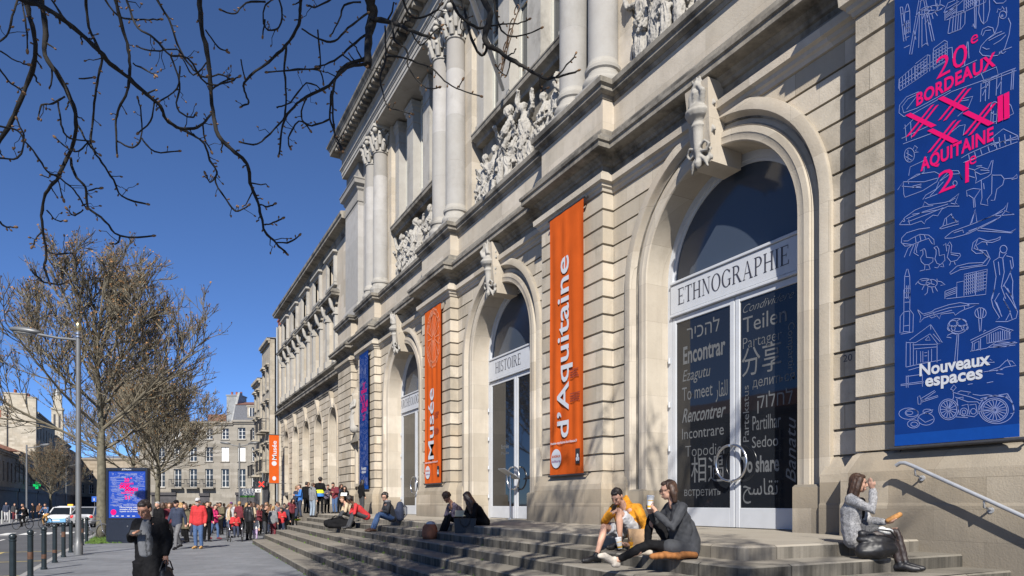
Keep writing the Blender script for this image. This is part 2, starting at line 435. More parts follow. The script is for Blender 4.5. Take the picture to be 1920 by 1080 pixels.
def arc_edge(b, R, z, zs): return math.sqrt(max(0, R * R - (z - zs) ** 2)) if z > zs else R
def rustic(mb, X, y0, y1, z0, z1, arches=(), row=ROW, off=OFF, gap=.044, back=.055):
    """courses of block with deep joints, cut round the arches (centre, radius, spring)"""
    k0 = int(math.floor((z0 - off) / row + 1e-6)); k = k0
    while off + k * row < z1 - .02:
        a = max(z0, off + k * row) + gap / 2; c = min(z1, off + (k + 1) * row) - gap / 2
        k += 1
        if c - a < .03: continue
        cuts = [(yc - R - .01, yc + R + .01, yc, R, zs) for yc, R, zs in arches if a < zs + R and yc - R < y1 and yc + R > y0]
        left = y0
        zz = [a + (c - a) * i / 4 for i in range(5)]
        def seg(lo, hi):
            lp = [(lo(z), z) for z in zz]; hp = [(hi(z), z) for z in zz]
            if hi(a) - lo(a) < .02: return
            poly = lp + hp[::-1]
            n = len(poly); q = .012
            cyy = sum(p[0] for p in poly) / n
            mb.prx(poly, X, X + back + .02)
        curlo = (lambda z, y=y0: y)
        for _, _, yc, R, zs in sorted(cuts):
            if c > zs + R:      # partly above the crown: keep simple, two pieces meeting at the crown
                pass
            seg(curlo, (lambda z, yc=yc, R=R, zs=zs: yc - arc_edge(0, R, z, zs)))
            curlo = (lambda z, yc=yc, R=R, zs=zs: yc + arc_edge(0, R, z, zs))
        seg(curlo, (lambda z, y=y1: y))
def backing(mb, X, X2, y0, y1, z0, z1, yc, R, zs):
    """wall slab with one arched opening"""
    mb.prx([(y0, z0), (yc - R, z0), (yc - R, z1), (y0, z1)], X, X2)
    mb.prx([(yc + R, z0), (y1, z0), (y1, z1), (yc + R, z1)], X, X2)
    n = 24
    for i in range(n):
        a = PI - PI * i / n; c = PI - PI * (i + 1) / n
        ya, za, yb, zb = yc + R * math.cos(a), zs + R * math.sin(a), yc + R * math.cos(c), zs + R * math.sin(c)
        mb.prx([(ya, za), (yb, zb), (yb, z1), (ya, z1)], X, X2)
def arch_sweep(mb, yc, zs, z0, prof, n=40):
    pts = [(PI, z0)] + [(PI - PI * i / n, None) for i in range(n + 1)] + [(0, z0)]
    m = len(prof); vs = []
    for a, z in pts:
        for r, x in prof:
            if z is not None: vs.append((x, yc + (r if a == 0 else -r), z))
            else: vs.append((x, yc + r * math.cos(a), zs + r * math.sin(a)))
    L = len(pts)
    mb.add(vs, [(i * m + j, (i + 1) * m + j, (i + 1) * m + j + 1, i * m + j + 1) for i in range(L - 1) for j in range(m - 1)])
    mb.add([vs[j] for j in range(m)], [tuple(range(m))]); mb.add([vs[(L - 1) * m + j] for j in range(m)], [tuple(range(m - 1, -1, -1))])

# ground-floor walls between pilasters, with the three arched doorways
bk = MB()
for i, b in enumerate(BAYS):
    y0 = PIL[i + 1][1]; y1 = PIL[i + 2][0]; mb = MB()
    rustic(mb, W, y0 - .02, y1 + .02, 2.42, ZSTR + .1, [(b, RO - .03, ZS)])
    mpart('rusticated_wall', mb, M_stone)
    backing(bk, W + .05, W + .35, y0 - .3, y1 + .3, 1.1, 9.6, b, RO - .3, ZS)
mb = MB(); rustic(mb, W, 34.93, 36.42, 2.42, ZSTR + .1); mpart('rusticated_wall', mb, M_stone); mb = MB()
rustic(mb, W, 2.58, 4.08, 2.42, ZSTR + .1)
bk.prx([(34.6, 1.1), (36.8, 1.1), (36.8, 9.6), (34.6, 9.6)], W + .05, W + .35)
bk.prx([(2.3, .1), (4.3, .1), (4.3, 9.6), (2.3, 9.6)], W + .05, W + .35)
mpart('rusticated_wall', mb, M_stone); mpart('wall_core', bk, M_ledge)
prof = []
k = 0
z = 2.42
while z < ZSTR + .05:
    a = z + .022; c = min(z + ROW - .022, ZSTR + .1)
    prof += [(-.05, a - .006), (0, a + .006), (0, c - .006), (-.05, c + .006)]
    z += ROW
for y0, y1 in PIL:
    q = MB(); q.sweep([(W + .25, y0), (P, y0), (P, y1), (W + .25, y1)], prof)
    mpart('pilaster', q, M_stone)
# plinths with battered top, one under each pier, running to the door jambs
edges = [(PIL[0][0], BAYS[0] - RO)] + [(BAYS[0] + RO, BAYS[1] - RO), (BAYS[1] + RO, BAYS[2] - RO), (BAYS[2] + RO, PIL[5][1])]
for i, (a, c) in enumerate(edges):
    path = [(W + .2, a + .01), (W, a + .01)] if i else [(W + .2, a)]
    for y0, y1 in PIL:
        if y1 < a or y0 > c: continue
        if y0 > a: path.append((W, y0))
        path += [(P, y0), (P, y1)]
        if y1 < c: path.append((W, y1))
    path += [(W, c - .01), (W + .2, c - .01)] if i < 3 else [(W + .2, c)]
    zb = .0
    q = MB(); q.sweep(path, [(.16, zb), (.16, 1.62), (.15, 1.66), (.15, 2.12), (.03, 2.38), (-.03, 2.425), (-.2, 2.43)])
    mpart('plinth', q, M_plinth)
# string course, frieze and cornice breaking round the pilasters
def brk(w, p, end=True):
    path = [(w, -4.0)]
    for y0, y1 in PIL: path += [(w, y0), (p, y0), (p, y1), (w, y1)]
    path = path[:-1]; path.append((10.6, PIL[-1][1]))
    return path
q = MB(); q.sweep(brk(W, P), [(-.05, ZSTR - .02), (.03, ZSTR), (.05, ZSTR + .07), (.09, ZSTR + .1), (.10, ZSTR + .17), (.17, ZSTR + .2), (.18, ZSTR + .34), (.13, ZSTR + .36), (.02, ZSTR + .5), (-.03, ZSTR + .52)])
mpart('string_course', q, M_smooth)
q = MB(); q.sweep(brk(W, P), [(-.05, 9.5), (0, 9.5), (0, 9.74), (.05, 9.76), (.07, 9.82), (.14, 9.86), (.17, 9.9), (.40, 9.92), (.42, 9.93), (.42, 10.05), (.46, 10.07), (.47, 10.14), (.40, 10.17), (.14, 10.42), (.14, 10.5), (.1, 10.56), (.06, 10.58), (0, 10.62), (-.1, 10.64)])
mpart('cornice', q, M_ledge)
q = MB(); q.sweep(brk(W + .02, P), [(-.1, 10.6), (0, 10.6), (0, 11.36), (-.1, 11.38)])
mpart('pedestal_band', q, M_smooth)
q = MB(); q.sweep(brk(W + .02, P), [(-.1, 11.34), (.02, 11.34), (.06, 11.42), (.14, 11.46), (.16, 11.48), (.16, 11.56), (.22, 11.60), (.23, 11.72), (.2, 11.74), (-.6, 11.86), (-1, 11.86)])
mpart('ledge', q, M_ledge)

# doorways: moulded archivolt, keystone with carved torch, door
def keystone(b):
    q = MB()
    # tapered console block
    z0, z1 = 8.32, 9.86
    for (za, zb, xa, xb, ha, hb) in ((z0, 8.9, W - .24, W - .33, .235, .27), (8.9, z1, W - .33, W - .42, .27, .315)):
        vs = []
        for z, x, h in ((za, xa, ha), (zb, xb, hb)):
            vs += [(x, b - h, z), (W + .55, b - h, z), (W + .55, b + h, z), (x, b + h, z)]
        q.add(vs, [(3, 2, 1, 0), (4, 5, 6, 7), (0, 1, 5, 4), (1, 2, 6, 5), (2, 3, 7, 6), (3, 0, 4, 7)])
    ks = mpart('keystone', q, M_smooth)
    t = MB(); random.seed(int(b * 10))
    x = W - .36
    def L(prof, dz=0, n=14, cx=x): t.lathe([(r * 1.02, z + dz) for r, z in prof], (cx, b), n)
    L([(.0, 8.22), (.05, 8.26), (.08, 8.34), (.05, 8.42), (.06, 8.5), (.085, 8.6), (.11, 8.95), (.125, 9.02), (.15, 9.05), (.12, 9.1), (.14, 9.15), (.22, 9.22), (.26, 9.3), (.25, 9.34), (.16, 9.44), (.1, 9.5), (0, 9.52)])
    for k in range(22):      # flame tongues
        a = random.uniform(0, 2 * PI); r = random.uniform(0, .2)
        p = Vector((x + r * math.cos(a) * .7, b + r * math.sin(a) * 1.1, 9.45 + random.uniform(0, .1)))
        t.tube([p, p + Vector((random.uniform(-.08, .04), random.uniform(-.1, .1), .18)), p + Vector((random.uniform(-.1, .02), random.uniform(-.16, .16), random.uniform(.28, .5)))], [.075, .06, .02], 6)
    for s in (-1, 1):        # laurel sprays down the sides
        for k in range(16):
            z = 8.35 + k * .085; y = b + s * (.2 + .04 * math.sin(k * 1.1))
            t.ell((x + .1 + .02 * (k % 2), y + s * random.uniform(-.05, .05), z), (.05, .045, .1), Matrix.Rotation(s * .6 * (1 if k % 2 else -1), 3, 'X'), 7, 5)
        t.tube([(x - .02, b + s * .05, 8.62), (x - .03, b + s * .2, 8.7), (x, b + s * .3, 8.6), (x, b + s * .22, 8.5), (x, b + s * .08, 8.56)], .035, 6)
        t.tube([(x + .02, b + s * .03, 8.5), (x + .02, b + s * .16, 8.36), (x + .05, b + s * .22, 8.2)], [.045, .05, .02], 6)
    o = put('carved_torch', fuse(t, .022, 1), M_carve, None, 180)
    o.parent = ks
    return ks

# serif capitals
def _ring(cx, cy, rx, ry, ix, iy, a0=0, a1=360, n=20):
    v = []; f = []
    for i in range(n + 1):
        t = math.radians(a0 + (a1 - a0) * i / n)
        v += [(cx + rx * math.cos(t), cy + ry * math.sin(t)), (cx + ix * math.cos(t), cy + iy * math.sin(t))]
    f = [(2 * i, 2 * i + 2, 2 * i + 3, 2 * i + 1) for i in range(n)]
    return v, f
def glyph(c):
    V = []; Fc = []
    def q(pts): o = len(V); V.extend(pts); Fc.append(tuple(range(o, o + len(pts))))
    def r(x0, y0, x1, y1): q([(x0, y0), (x1, y0), (x1, y1), (x0, y1)])
    def ring(*a, **k):
        v, f = _ring(*a, **k); o = len(V); V.extend(v); Fc.extend([tuple(i + o for i in g) for g in f])
    def stem(x, w=.13): r(x, 0, x + w, 1); r(x - .08, 0, x + w + .08, .03); r(x - .08, .97, x + w + .08, 1)
    if c in 'EÉ':
        stem(.08); r(.2, .96, .62, 1); r(.59, .80, .63, 1); r(.2, .49, .5, .53); r(.47, .42, .5, .6); r(.2, 0, .66, .04); r(.63, 0, .67, .22); w = .68
        if c == 'É': q([(.3, 1.06), (.36, 1.04), (.52, 1.22), (.42, 1.24)])
    elif c == 'T': stem(.3); r(0, .96, .73, 1); r(0, .78, .035, 1); r(.695, .78, .73, 1); w = .73
    elif c == 'H': stem(.08); stem(.62); r(.2, .48, .63, .525); w = .84
    elif c == 'N': r(.13, 0, .175, 1); r(.02, 0, .29, .03); r(.0, .97, .2, 1); r(.7, 0, .745, 1); r(.58, .97, .86, 1); q([(.08, 1), (.22, 1), (.745, .0), (.66, 0)]); w = .86
    elif c == 'O': ring(.45, .5, .45, .515, .30, .475); w = .9
    elif c == 'G': ring(.45, .5, .45, .515, .30, .475, a0=40, a1=360 - 40, n=18); r(.68, .06, .8, .42); r(.58, .4, .88, .43); r(.76, .72, .79, .95); w = .88
    elif c == 'C': ring(.45, .5, .45, .515, .30, .475, a0=42, a1=360 - 42, n=18); r(.74, .72, .77, .96); w = .82
    elif c == 'R': stem(.08); ring(.32, .745, .34, .255, .21, .215, a0=-90, a1=90, n=12); r(.2, .96, .33, 1); r(.2, .49, .33, .53); q([(.34, .5), (.48, .5), (.82, 0), (.66, 0)]); r(.62, 0, .88, .03); w = .84
    elif c == 'P': stem(.08); ring(.32, .725, .34, .275, .21, .235, a0=-90, a1=90, n=12); r(.2, .96, .33, 1); r(.2, .45, .33, .49); w = .68
    elif c == 'A': q([(.38, 1), (.46, 1), (.82, 0), (.67, 0)]); q([(.38, 1), (.42, 1), (.13, 0), (.08, 0)]); r(.2, .32, .62, .36); r(0, 0, .24, .03); r(.58, 0, .92, .03); w = .9
    elif c == 'I': stem(.08); w = .3
    elif c == 'L': stem(.08); r(.2, 0, .6, .04); r(.57, 0, .61, .26); w = .62
    elif c == 'S':
        ring(.3, .745, .28, .26, .17, .22, a0=30, a1=270, n=14); ring(.3, .255, .3, .265, .18, .22, a0=-150, a1=90, n=14); r(.5, .75, .53, .96); r(.0, .04, .03, .28); w = .6
    else: w = .4
    return V, Fc, w
def serif(s, gap=.1):
    V = []; Fc = []; x = 0
    for c in s:
        v, f, w = glyph(c); o = len(V)
        V += [(a + x, b) for a, b in v]; Fc += [tuple(i + o for i in g) for g in f]; x += w + gap
    return V, Fc, x - gap

def doorway(b, word, words=None):
    q = MB()
    arch_sweep(q, b, ZS, 1.10, [(RO, W + .06), (RO, W - .075), (RO - .02, W - .085), (RO - .20, W - .085), (RO - .22, W - .06), (RO - .235, W + .0), (RO - .30, W + .085), (RO - .39, W + .06), (RO - .42, W + .02), (RO - .44, W + .035), (RO - .455, W - .012), (RO - .56, W - .02), (RO - .575, W - .01), (RI + .02, W - .012), (RI, W + .015), (RI, D + .06)])
    mpart('archivolt', q, M_smooth, 35)
    keystone(b)
    for s in (-1, 1):          # jamb plinth blocks
        q = MB(); y0, y1 = sorted((b + s * (RI - .012), b + s * (RO + .02)))
        q.sweep([(D - .02, y0), (W - .1, y0), (W - .1, y1), (W + .1, y1)], [(0, 1.1), (0, 1.93), (-.03, 1.97), (-.2, 1.98)])
        mpart('jamb_plinth', q, M_plinth)
    # door set: white frame, fanlight, transom board, two glazed leaves
    dd = MB()
    rf = RI + .02
    arch_sweep(dd, b, ZS, ZP - .02, [(rf, D + .14), (rf, D), (rf - .16, D), (rf - .16, D + .05), (rf - .22, D + .05), (rf - .22, D + .14)])
    door = mpart('entrance_door', dd, M_white, 35)
    def sub(name, m_, mat, sm=None):
        o = m_.build(name, mat, None, sm); o.parent = door; return o
    r2 = rf - .2
    fan = MB(); n = 28
    pts = [(b + r2 * math.cos(PI * i / n), ZS + r2 * math.sin(PI * i / n)) for i in range(n + 1)]
    fan.prx(pts, D + .08, D + .1); sub('fanlight', fan, M_fan)
    tr = MB(); tr.box(D - .04, D + .12, b - rf + .15, b + rf - .15, 5.93, 6.58, .01); tr.box(D - .07, D + .1, b - rf + .15, b + rf - .15, 6.585, 6.65, .012)
    tr.box(D - .06, D + .1, b - rf + .15, b + rf - .15, 5.86, 5.925, .012)
    sub('transom_board', tr, M_white)
    lt = MB(); W_ = 2 * (rf - .38)
    ya_ = onx(1271, 560, D - .046).y - BAYS[0]; W_ = onx(1271, 560, D - .046).y - onx(1479, 490, D - .046).y
    if len(word) < 12: W_ *= {8: .60, 11: .92}[len(word)]; ya_ = {8: onx(931, 690, D).y - BAYS[1], 11: onx(753, 760, D).y - BAYS[2]}[len(word)]
    letters(lt, serif(word), (D - .046, b + ya_, 6.10), (0, -1, 0), (0, 0, 1), .36, W_)
    sub('sign_lettering', lt, M_ink)
    for s in (-1, 1):
        lf = MB()
        ya, yb = (b + .012, b + rf - .17) if s > 0 else (b - rf + .17, b - .012)
        x0, x1 = D + .0, D + .075
        lf.box(x0, x1, ya, ya + .12, ZP + .01, 5.85, .008); lf.box(x0, x1, yb - .12, yb, ZP + .01, 5.85, .008)
        lf.box(x0 + .004, x1 - .004, ya + .12, yb - .12, ZP + .01, 1.56, .008); lf.box(x0 + .004, x1 - .004, ya + .12, yb - .12, 5.72, 5.85, .008)
        sub('door_leaf', lf, M_white)
        gl = MB(); gl.box(D + .03, D + .045, ya + .115, yb - .115, 1.55, 5.73); sub('door_glass', gl, M_glass)
        hd = MB(); c = b + s * .05; R = .36
        hd.tube([(D - .10, c + s * R * math.sin(PI * i / 16), 2.47 + R * math.cos(PI * i / 16)) for i in range(17)], .028, 8)
        for zz in (2.47 - R, 2.47 + R): hd.tube([(D - .10, c, zz), (D + .02, c, zz)], .025, 8)
        sub('door_handle', hd, M_steel, 60)
        for zz in (1.9, 2.9, 3.9, 4.9):
            hg = MB(); hg.tube([(D - .03, b + s * (rf - .1), zz - .06), (D - .03, b + s * (rf - .1), zz + .06)], .03, 8); sub('hinge', hg, M_white, 60)
    return door
DOORS = [doorway(BAYS[0], 'ETHNOGRAPHIE'), doorway(BAYS[1], 'HISTOIRE'), doorway(BAYS[2], 'ARCHÉOLOGIE')]

# words etched on the glass of the first door (reading leftwards along the wall)
def etched(items, door, X):
    for it in items:
        mb = MB(); s, px, py, pe, h = it[:5]; k = it[5] if len(it) > 5 else {}
        o = onx(px, py, X); e = onx(pe, py, X)
        hh = h / F * (o.x / ray(px, py).x)
        if k.get('rot'):      # turned to read upwards (1) or downwards (-1)
            L = (onx(px, py, X) - onx(px, k['end'], X)).length
            kk = {a: v for a, v in k.items() if a not in ('rot', 'end')}
            letters(mb, s, o, (0, 0, k['rot']), (0, k['rot'], 0), hh, L, **kk)
        else:
            letters(mb, s, o, (0, -1, 0), (0, 0, 1), hh, abs(o.y - e.y), **k)
        o = mb.build('etched_word', M_etch); o.parent = door
GX = D + .026
etched([('\u05dc\u05d4\u05db\u05d9\u05e8'[::-1], 1288, 638, 1349, 26), ('Encontrar', 1281, 683, 1360, 33, dict(bold=.022)), ('Ezagutu', 1280, 716, 1332, 22, dict(shear=.25)),
        ('To meet', 1279, 752, 1336, 26), ('Rencontrer', 1279, 793, 1361, 27, dict(shear=.4, bold=.012)), ('Incontrare', 1279, 824, 1357, 21), ('Topodier', 1285, 857, 1363, 22, dict(bold=-.012)),
        ('\u76f8\u9047', 1296, 901, 1358, 38), ('\u0432\u0441\u0442\u0440\u0435\u0442\u0438\u0442\u044c', 1283, 930, 1352, 16),
        ('\ufead\ufe8e\ufed8\ufee0\ufedf', 1342, 745, 1364, 30),
        ('Condividere', 1393, 588, 1489, 16, dict(shear=.5, bold=-.01)), ('Teilen', 1393, 625, 1475, 30), ('Partager', 1393, 655, 1466, 22, dict(bold=-.014)), ('\u5206\u4eab', 1391, 703, 1465, 42),
        ('\u0434\u0435\u043b\u0438\u0442\u044c\u0441\u044f', 1411, 727, 1490, 18), ('\u05dc\u05d7\u05dc\u05d5\u05e7'[::-1], 1420, 766, 1486, 28), ('Partilhar', 1411, 807, 1464, 28), ('Sedoo', 1410, 840, 1459, 22),
        ('To share', 1389, 886, 1461, 30, dict(bold=.025)), ('\ufea2\ufeb3\ufe8e\ufed8\ufe97', 1393, 928, 1459, 30),
        ('Partekatus', 1404, 828, 1404, 15, dict(rot=1, end=722)), ('Compartir', 1478, 606, 1478, 15, dict(rot=-1, end=696)), ('Banatu', 1492, 905, 1492, 24, dict(rot=1, end=780, shear=.4))], DOORS[0], GX)
etched([('Entrée', 940, 842, 954, 8, dict(bold=.02)), ('Musée', 940, 853, 954, 6)], DOORS[1], GX)
# ---------------------------------------------------------------- upper order: columns, carved panels, windows, entablature
PIERS = [5.48, 14.83, 24.19, 33.52]
XC = 10.15
def col_parts():
    base = MB(); base.box(-.52, .52, -.52, .52, 11.82, 12.06, .012)
    base.lathe([(.3, 12.05), (.5, 12.06), (.525, 12.12), (.525, 12.2), (.49, 12.27), (.44, 12.28), (.41, 12.34), (.42, 12.42), (.46, 12.46), (.47, 12.53), (.44, 12.58), (.405, 12.6), (.40, 12.68), (.385, 12.72), (.2, 12.73)], n=28)
    sh = MB(); sh.lathe([(.2, 12.7), (.385, 12.72), (.385, 14.5), (.378, 16), (.362, 17.6), (.34, 18.86), (.2, 18.88)], n=28)
    cp = MB(); cp.lathe([(.33, 18.84), (.385, 18.86), (.39, 18.92), (.34, 18.95), (.33, 19.3), (.37, 19.7), (.46, 19.88)], n=16)
    random.seed(5)
    for row, (z, r, nn, hh) in enumerate(((18.95, .36, 8, .42), (19.22, .38, 8, .5))):
        for k in range(nn):
            t = 2 * PI * (k + .5 * row) / nn; c, s_ = math.cos(t), math.sin(t)
            P0 = [(r, z), (r + .05, z + hh * .5), (r + .11, z + hh * .85), (r + .2, z + hh), (r + .22, z + hh * .82)]
            cp.tube([(c * a, s_ * a, q) for a, q in P0], [.10, .12, .11, .08, .04], 6)
    for k in range(4):
        t = PI / 4 + k * PI / 2; c, s_ = math.cos(t), math.sin(t)
        cp.tube([(c * .4, s_ * .4, 19.5), (c * .52, s_ * .52, 19.78)], [.07, .06], 6)
        cp.ell((c * .6, s_ * .6, 19.8), (.13, .13, .14), None, 8, 6)
        t2 = k * PI / 2; cp.ell((math.cos(t2) * .46, math.sin(t2) * .46, 19.9), .09, None, 7, 5)
    cp.box(-.54, .54, -.54, .54, 19.93, 20.07, .015)
    return base, sh, cp
b_, s_, c_ = col_parts()
protos = (b_.mesh('column_base'), s_.mesh('column_shaft'), c_.mesh('column_capital'))
for me in (protos[0], protos[2]): me.materials.append(M_carve)
protos[1].materials.append(M_column)
for me, sm in zip(protos, (35, 35, 50)):
    me.polygons.foreach_set('use_smooth', [True] * len(me.polygons))
    bm = bmesh.new(); bm.from_mesh(me)
    for e in bm.edges:
        if len(e.link_faces) == 2 and e.calc_face_angle(0) > math.radians(sm): e.smooth = False
    bm.to_mesh(me); bm.free()
for pc in PIERS:
    for dy in (-.68, .68):
        o = bpy.data.objects.new('column', protos[1]); col.objects.link(o); o.parent = mus
        o.location = Vector((XC, pc + dy, 0)) - Vector((W, 19.5, 0))
        for nm, me in (('column_base', protos[0]), ('column_capital', protos[2])):
            q = bpy.data.objects.new(nm, me); col.objects.link(q); q.parent = o
    q = MB(); q.box(10.42, 11.0, pc - 1.5, pc + 1.5, 11.8, 20.02); mpart('pier', q, M_smooth)

# carved figures
def figure(mb, x, y, z, h, rnd, lean=0.0, seated=False, face=0.0):
    """a draped standing or seated figure, carved as overlapping masses"""
    k = h / 1.75
    def p(dx, dy, dz): return Vector((x + dx * k, y + dy * k + lean * dz * k, z + dz * k))
    if seated:
        mb.tube([p(0, 0, .1), p(0, .02, .5), p(-.02, 0, .9), p(0, 0, 1.15)], [.24 * k, .24 * k, .19 * k, .12 * k], 10, round_=True)
        for s in (-1, 1): mb.tube([p(-.05, s * .1, .48), p(-.36, s * .16, .5), p(-.36, s * .18, .0)], [.13 * k, .13 * k, .12 * k], 8, round_=True)
        hz = 1.33; sh = 1.08
    else:
        w = rnd.uniform(.9, 1.15)
        mb.tube([p(0, 0, 0), p(-.02, .02, .45), p(0, 0, .9), p(-.02, 0, 1.2), p(0, 0, 1.45)], [.25 * k * w, .2 * k * w, .19 * k, .2 * k, .1 * k], 10, round_=True)
        mb.tube([p(-.1, .08, 0), p(-.16, .07, .5), p(-.06, .06, .9)], [.1 * k, .09 * k, .08 * k], 8, round_=True)
        hz = 1.62; sh = 1.38
    hd = p(-.06, rnd.uniform(-.04, .04), hz)
    mb.ell(hd, (.105 * k, .085 * k, .125 * k), None, 10, 8)
    mb.ell(hd + Vector((.02, 0, .03)) * k, (.11 * k, .1 * k, .115 * k), None, 8, 6)
    mb.tube([p(0, 0, sh), hd], [.07 * k, .06 * k], 7)
    for s in (-1, 1):
        a = p(0, s * .2, sh); m = rnd.random()
        if m < .3: e, f = p(-.1, s * .3, sh - .3), p(-.28, s * .18, sh - .05)
        elif m < .55: e, f = p(-.08, s * .42, sh + .02), p(-.12, s * .5, sh + .36)
        elif m < .8: e, f = p(-.1, s * .28, sh - .32), p(-.25, s * .02, sh - .42)
        else: e, f = p(-.05, s * .3, sh - .33), p(-.1, s * .33, sh - .62)
        mb.tube([a, e, f], [.085 * k, .065 * k, .05 * k], 7, round_=True)
        mb.ell(f, .055 * k, None, 7, 5)
    for j in range(3):         # swags of drapery
        y0 = rnd.uniform(-.2, .2); z0 = rnd.uniform(.5, 1.2)
        mb.tube([p(-.1, -.2, z0 + .2), p(-.22, y0, z0 - .05), p(-.12, .2, z0 - rnd.uniform(0, .3)), p(-.05, .24, .1)], [.05 * k, .07 * k, .06 * k, .05 * k], 6, round_=True)
def folds(co, nn):
    if co.z < 11: return Vector()
    w = noise.noise(co * 1.7) * 1.2
    a = noise.noise(Vector((co.x * 6, co.y * 13 + w * 3, co.z * 1.8 + w))) * .045 + abs(noise.noise(Vector((co.x * 10, co.y * 24 + w * 4, co.z * 3.5)))) * -.05 + noise.noise(co * 24) * .012
    return nn * a
def relief(yc, half, specs, seed):
    rnd = random.Random(seed)
    q = MB(); q.box(10.78, 11.0, yc - half, yc + half, 11.8, 14.66)
    pn = mpart('carved_panel', q, M_ledge)
    m = MB()
    for dy, h, x, seated, lean in specs: figure(m, x + .1, yc + dy, 11.86, h, rnd, lean, seated)
    for k in range(9):
        y = yc + rnd.uniform(-half + .3, half - .3); m.ell((10.66, y, 11.9 + rnd.uniform(0, .5)), (.16, .22, .2), None, 8, 6)
    o = put('carved_figures', fuse(m, .018, 1, folds), M_carve, None, 180); o.parent = pn
R = random.Random(3)
def crowd_specs(r, half, n):
    out = []
    for i in range(n):
        y = -half + .4 + (2 * half - .8) * i / (n - 1)
        out.append((y, r.uniform(1.85, 2.5), r.choice([10.6, 10.5, 10.42]), False, r.uniform(-.12, .12)))
    return out
relief(28.87, 2.75, crowd_specs(R, 2.75, 9), 4)
relief(19.5, 3.0, [(2.7, 1.8, 10.5, False, 0), (2.1, 2.15, 10.5, False, .1), (1.5, 2.0, 10.4, False, -.1), (1.0, 1.7, 10.35, True, 0), (.35, 2.75, 10.35, False, -.08), (-.3, 2.1, 10.3, True, .05), (-.9, 2.45, 10.42, False, .1), (-1.5, 1.9, 10.4, True, -.1), (-2.0, 2.2, 10.5, False, .12), (-2.6, 2.35, 10.5, False, 0)], 8)
relief(10.13, 2.8, [(2.6, 2.35, 10.35, False, .05), (1.95, 2.7, 10.3, False, -.05), (1.2, 2.1, 10.3, True, .05), (.5, 2.5, 10.35, False, 0), (-.3, 2.3, 10.35, True, 0), (-1.1, 2.55, 10.35, False, .05), (-1.9, 2.2, 10.35, False, -.1), (-2.5, 2.5, 10.4, False, 0)], 11)
# sills, window bays
M_frame = plain('cream window paint', (.50, .49, .43), .5, var=.06)
M_pane = glass('pale window glass', (.05, .058, .062), .08)
M_blind = plain('pale blind', (.34, .36, .34), .8, var=.08, scale=1)
for b in BAYS:
    q = MB(); y0, y1 = b - 3.05, b + 3.05
    q.sweep([(10.9, y0), (10.9, y1)], [(-.1, 14.6), (.34, 14.62), (.36, 14.72), (.42, 14.76), (.55, 14.8), (.56, 14.93), (.58, 14.95), (.58, 15.0), (-.1, 15.04)])
    mpart('sill', q, M_ledge)
    for dy in (-3.0, -1.03, 1.03, 3.0):
        q = MB(); h = .40
        q.box(10.62, 11.2, b + dy - h, b + dy + h, 15.0, 20.02)
        pl = [(11.2, b + dy - h), (10.62, b + dy - h), (10.62, b + dy + h), (11.2, b + dy + h)]
        q.sweep(pl, [(-.05, 15.0), (.05, 15.0), (.05, 15.42), (.03, 15.45), (-.05, 15.46)])
        q.sweep(pl, [(-.05, 18.98), (.03, 19.0), (.03, 19.06), (-.01, 19.07), (-.01, 19.5), (.05, 19.56), (.06, 19.7), (.12, 19.76), (.12, 19.95), (-.05, 19.97)])
        mpart('window_pilaster', q, M_carve)
    for dy in (-2.01, 0, 2.01):
        w = .6
        f = MB(); X0 = 10.98
        f.box(X0, X0 + .1, b + dy - w, b + dy - w + .13, 15.0, 20.0); f.box(X0, X0 + .1, b + dy + w - .13, b + dy + w, 15.0, 20.0)
        f.box(X0 + .003, X0 + .097, b + dy - w + .13, b + dy + w - .13, 15.0, 15.2); f.box(X0 + .003, X0 + .097, b + dy - w + .13, b + dy + w - .13, 18.2, 18.34); f.box(X0 + .003, X0 + .097, b + dy - w + .13, b + dy + w - .13, 19.85, 20.0)
        f.box(X0 + .01, X0 + .09, b + dy - .05, b + dy + .05, 15.2, 18.2)
        wn_ = mpart('tall_window', f, M_frame)
        gl = MB(); gl.box(X0 + .05, X0 + .06, b + dy - w + .1, b + dy + w - .1, 15.1, 19.9); o = gl.build('window_glass', M_pane); o.parent = wn_
q = MB(); q.box(11.15, 13, -4, 38.6, 11.0, 22.0); mpart('upper_wall', q, M_smooth)
# end pilaster of the upper order
for y0, y1 in ((36.3, 38.9),):
    q = MB(); q.box(9.95, 11.3, y0, y1, 11.7, 18.6)
    pl = [(11.3, y0), (9.95, y0), (9.95, y1), (11.3, y1)]
    q.sweep(pl, [(-.05, 11.8), (.09, 11.8), (.09, 12.3), (.02, 12.5), (-.05, 12.5)])
    q.sweep(pl, [(-.05, 17.9), (.04, 17.93), (.05, 18.02), (.008, 18.05), (.008, 18.5), (.08, 18.6), (.1, 18.72), (.24, 18.82), (.26, 19.0), (.3, 19.06), (.28, 19.12), (-.05, 19.2)])
    mpart('end_pilaster', q, M_column)
    q = MB(); q.box(9.98, 11.3, y0 + .05, y1 - .1, 19.15, 20.05); mpart('pilaster_block', q, M_column)
    q = MB(); q.box(10.25, 11.3, 34.9, 36.4, 11.7, 20.05); mpart('end_wall', q, M_column)
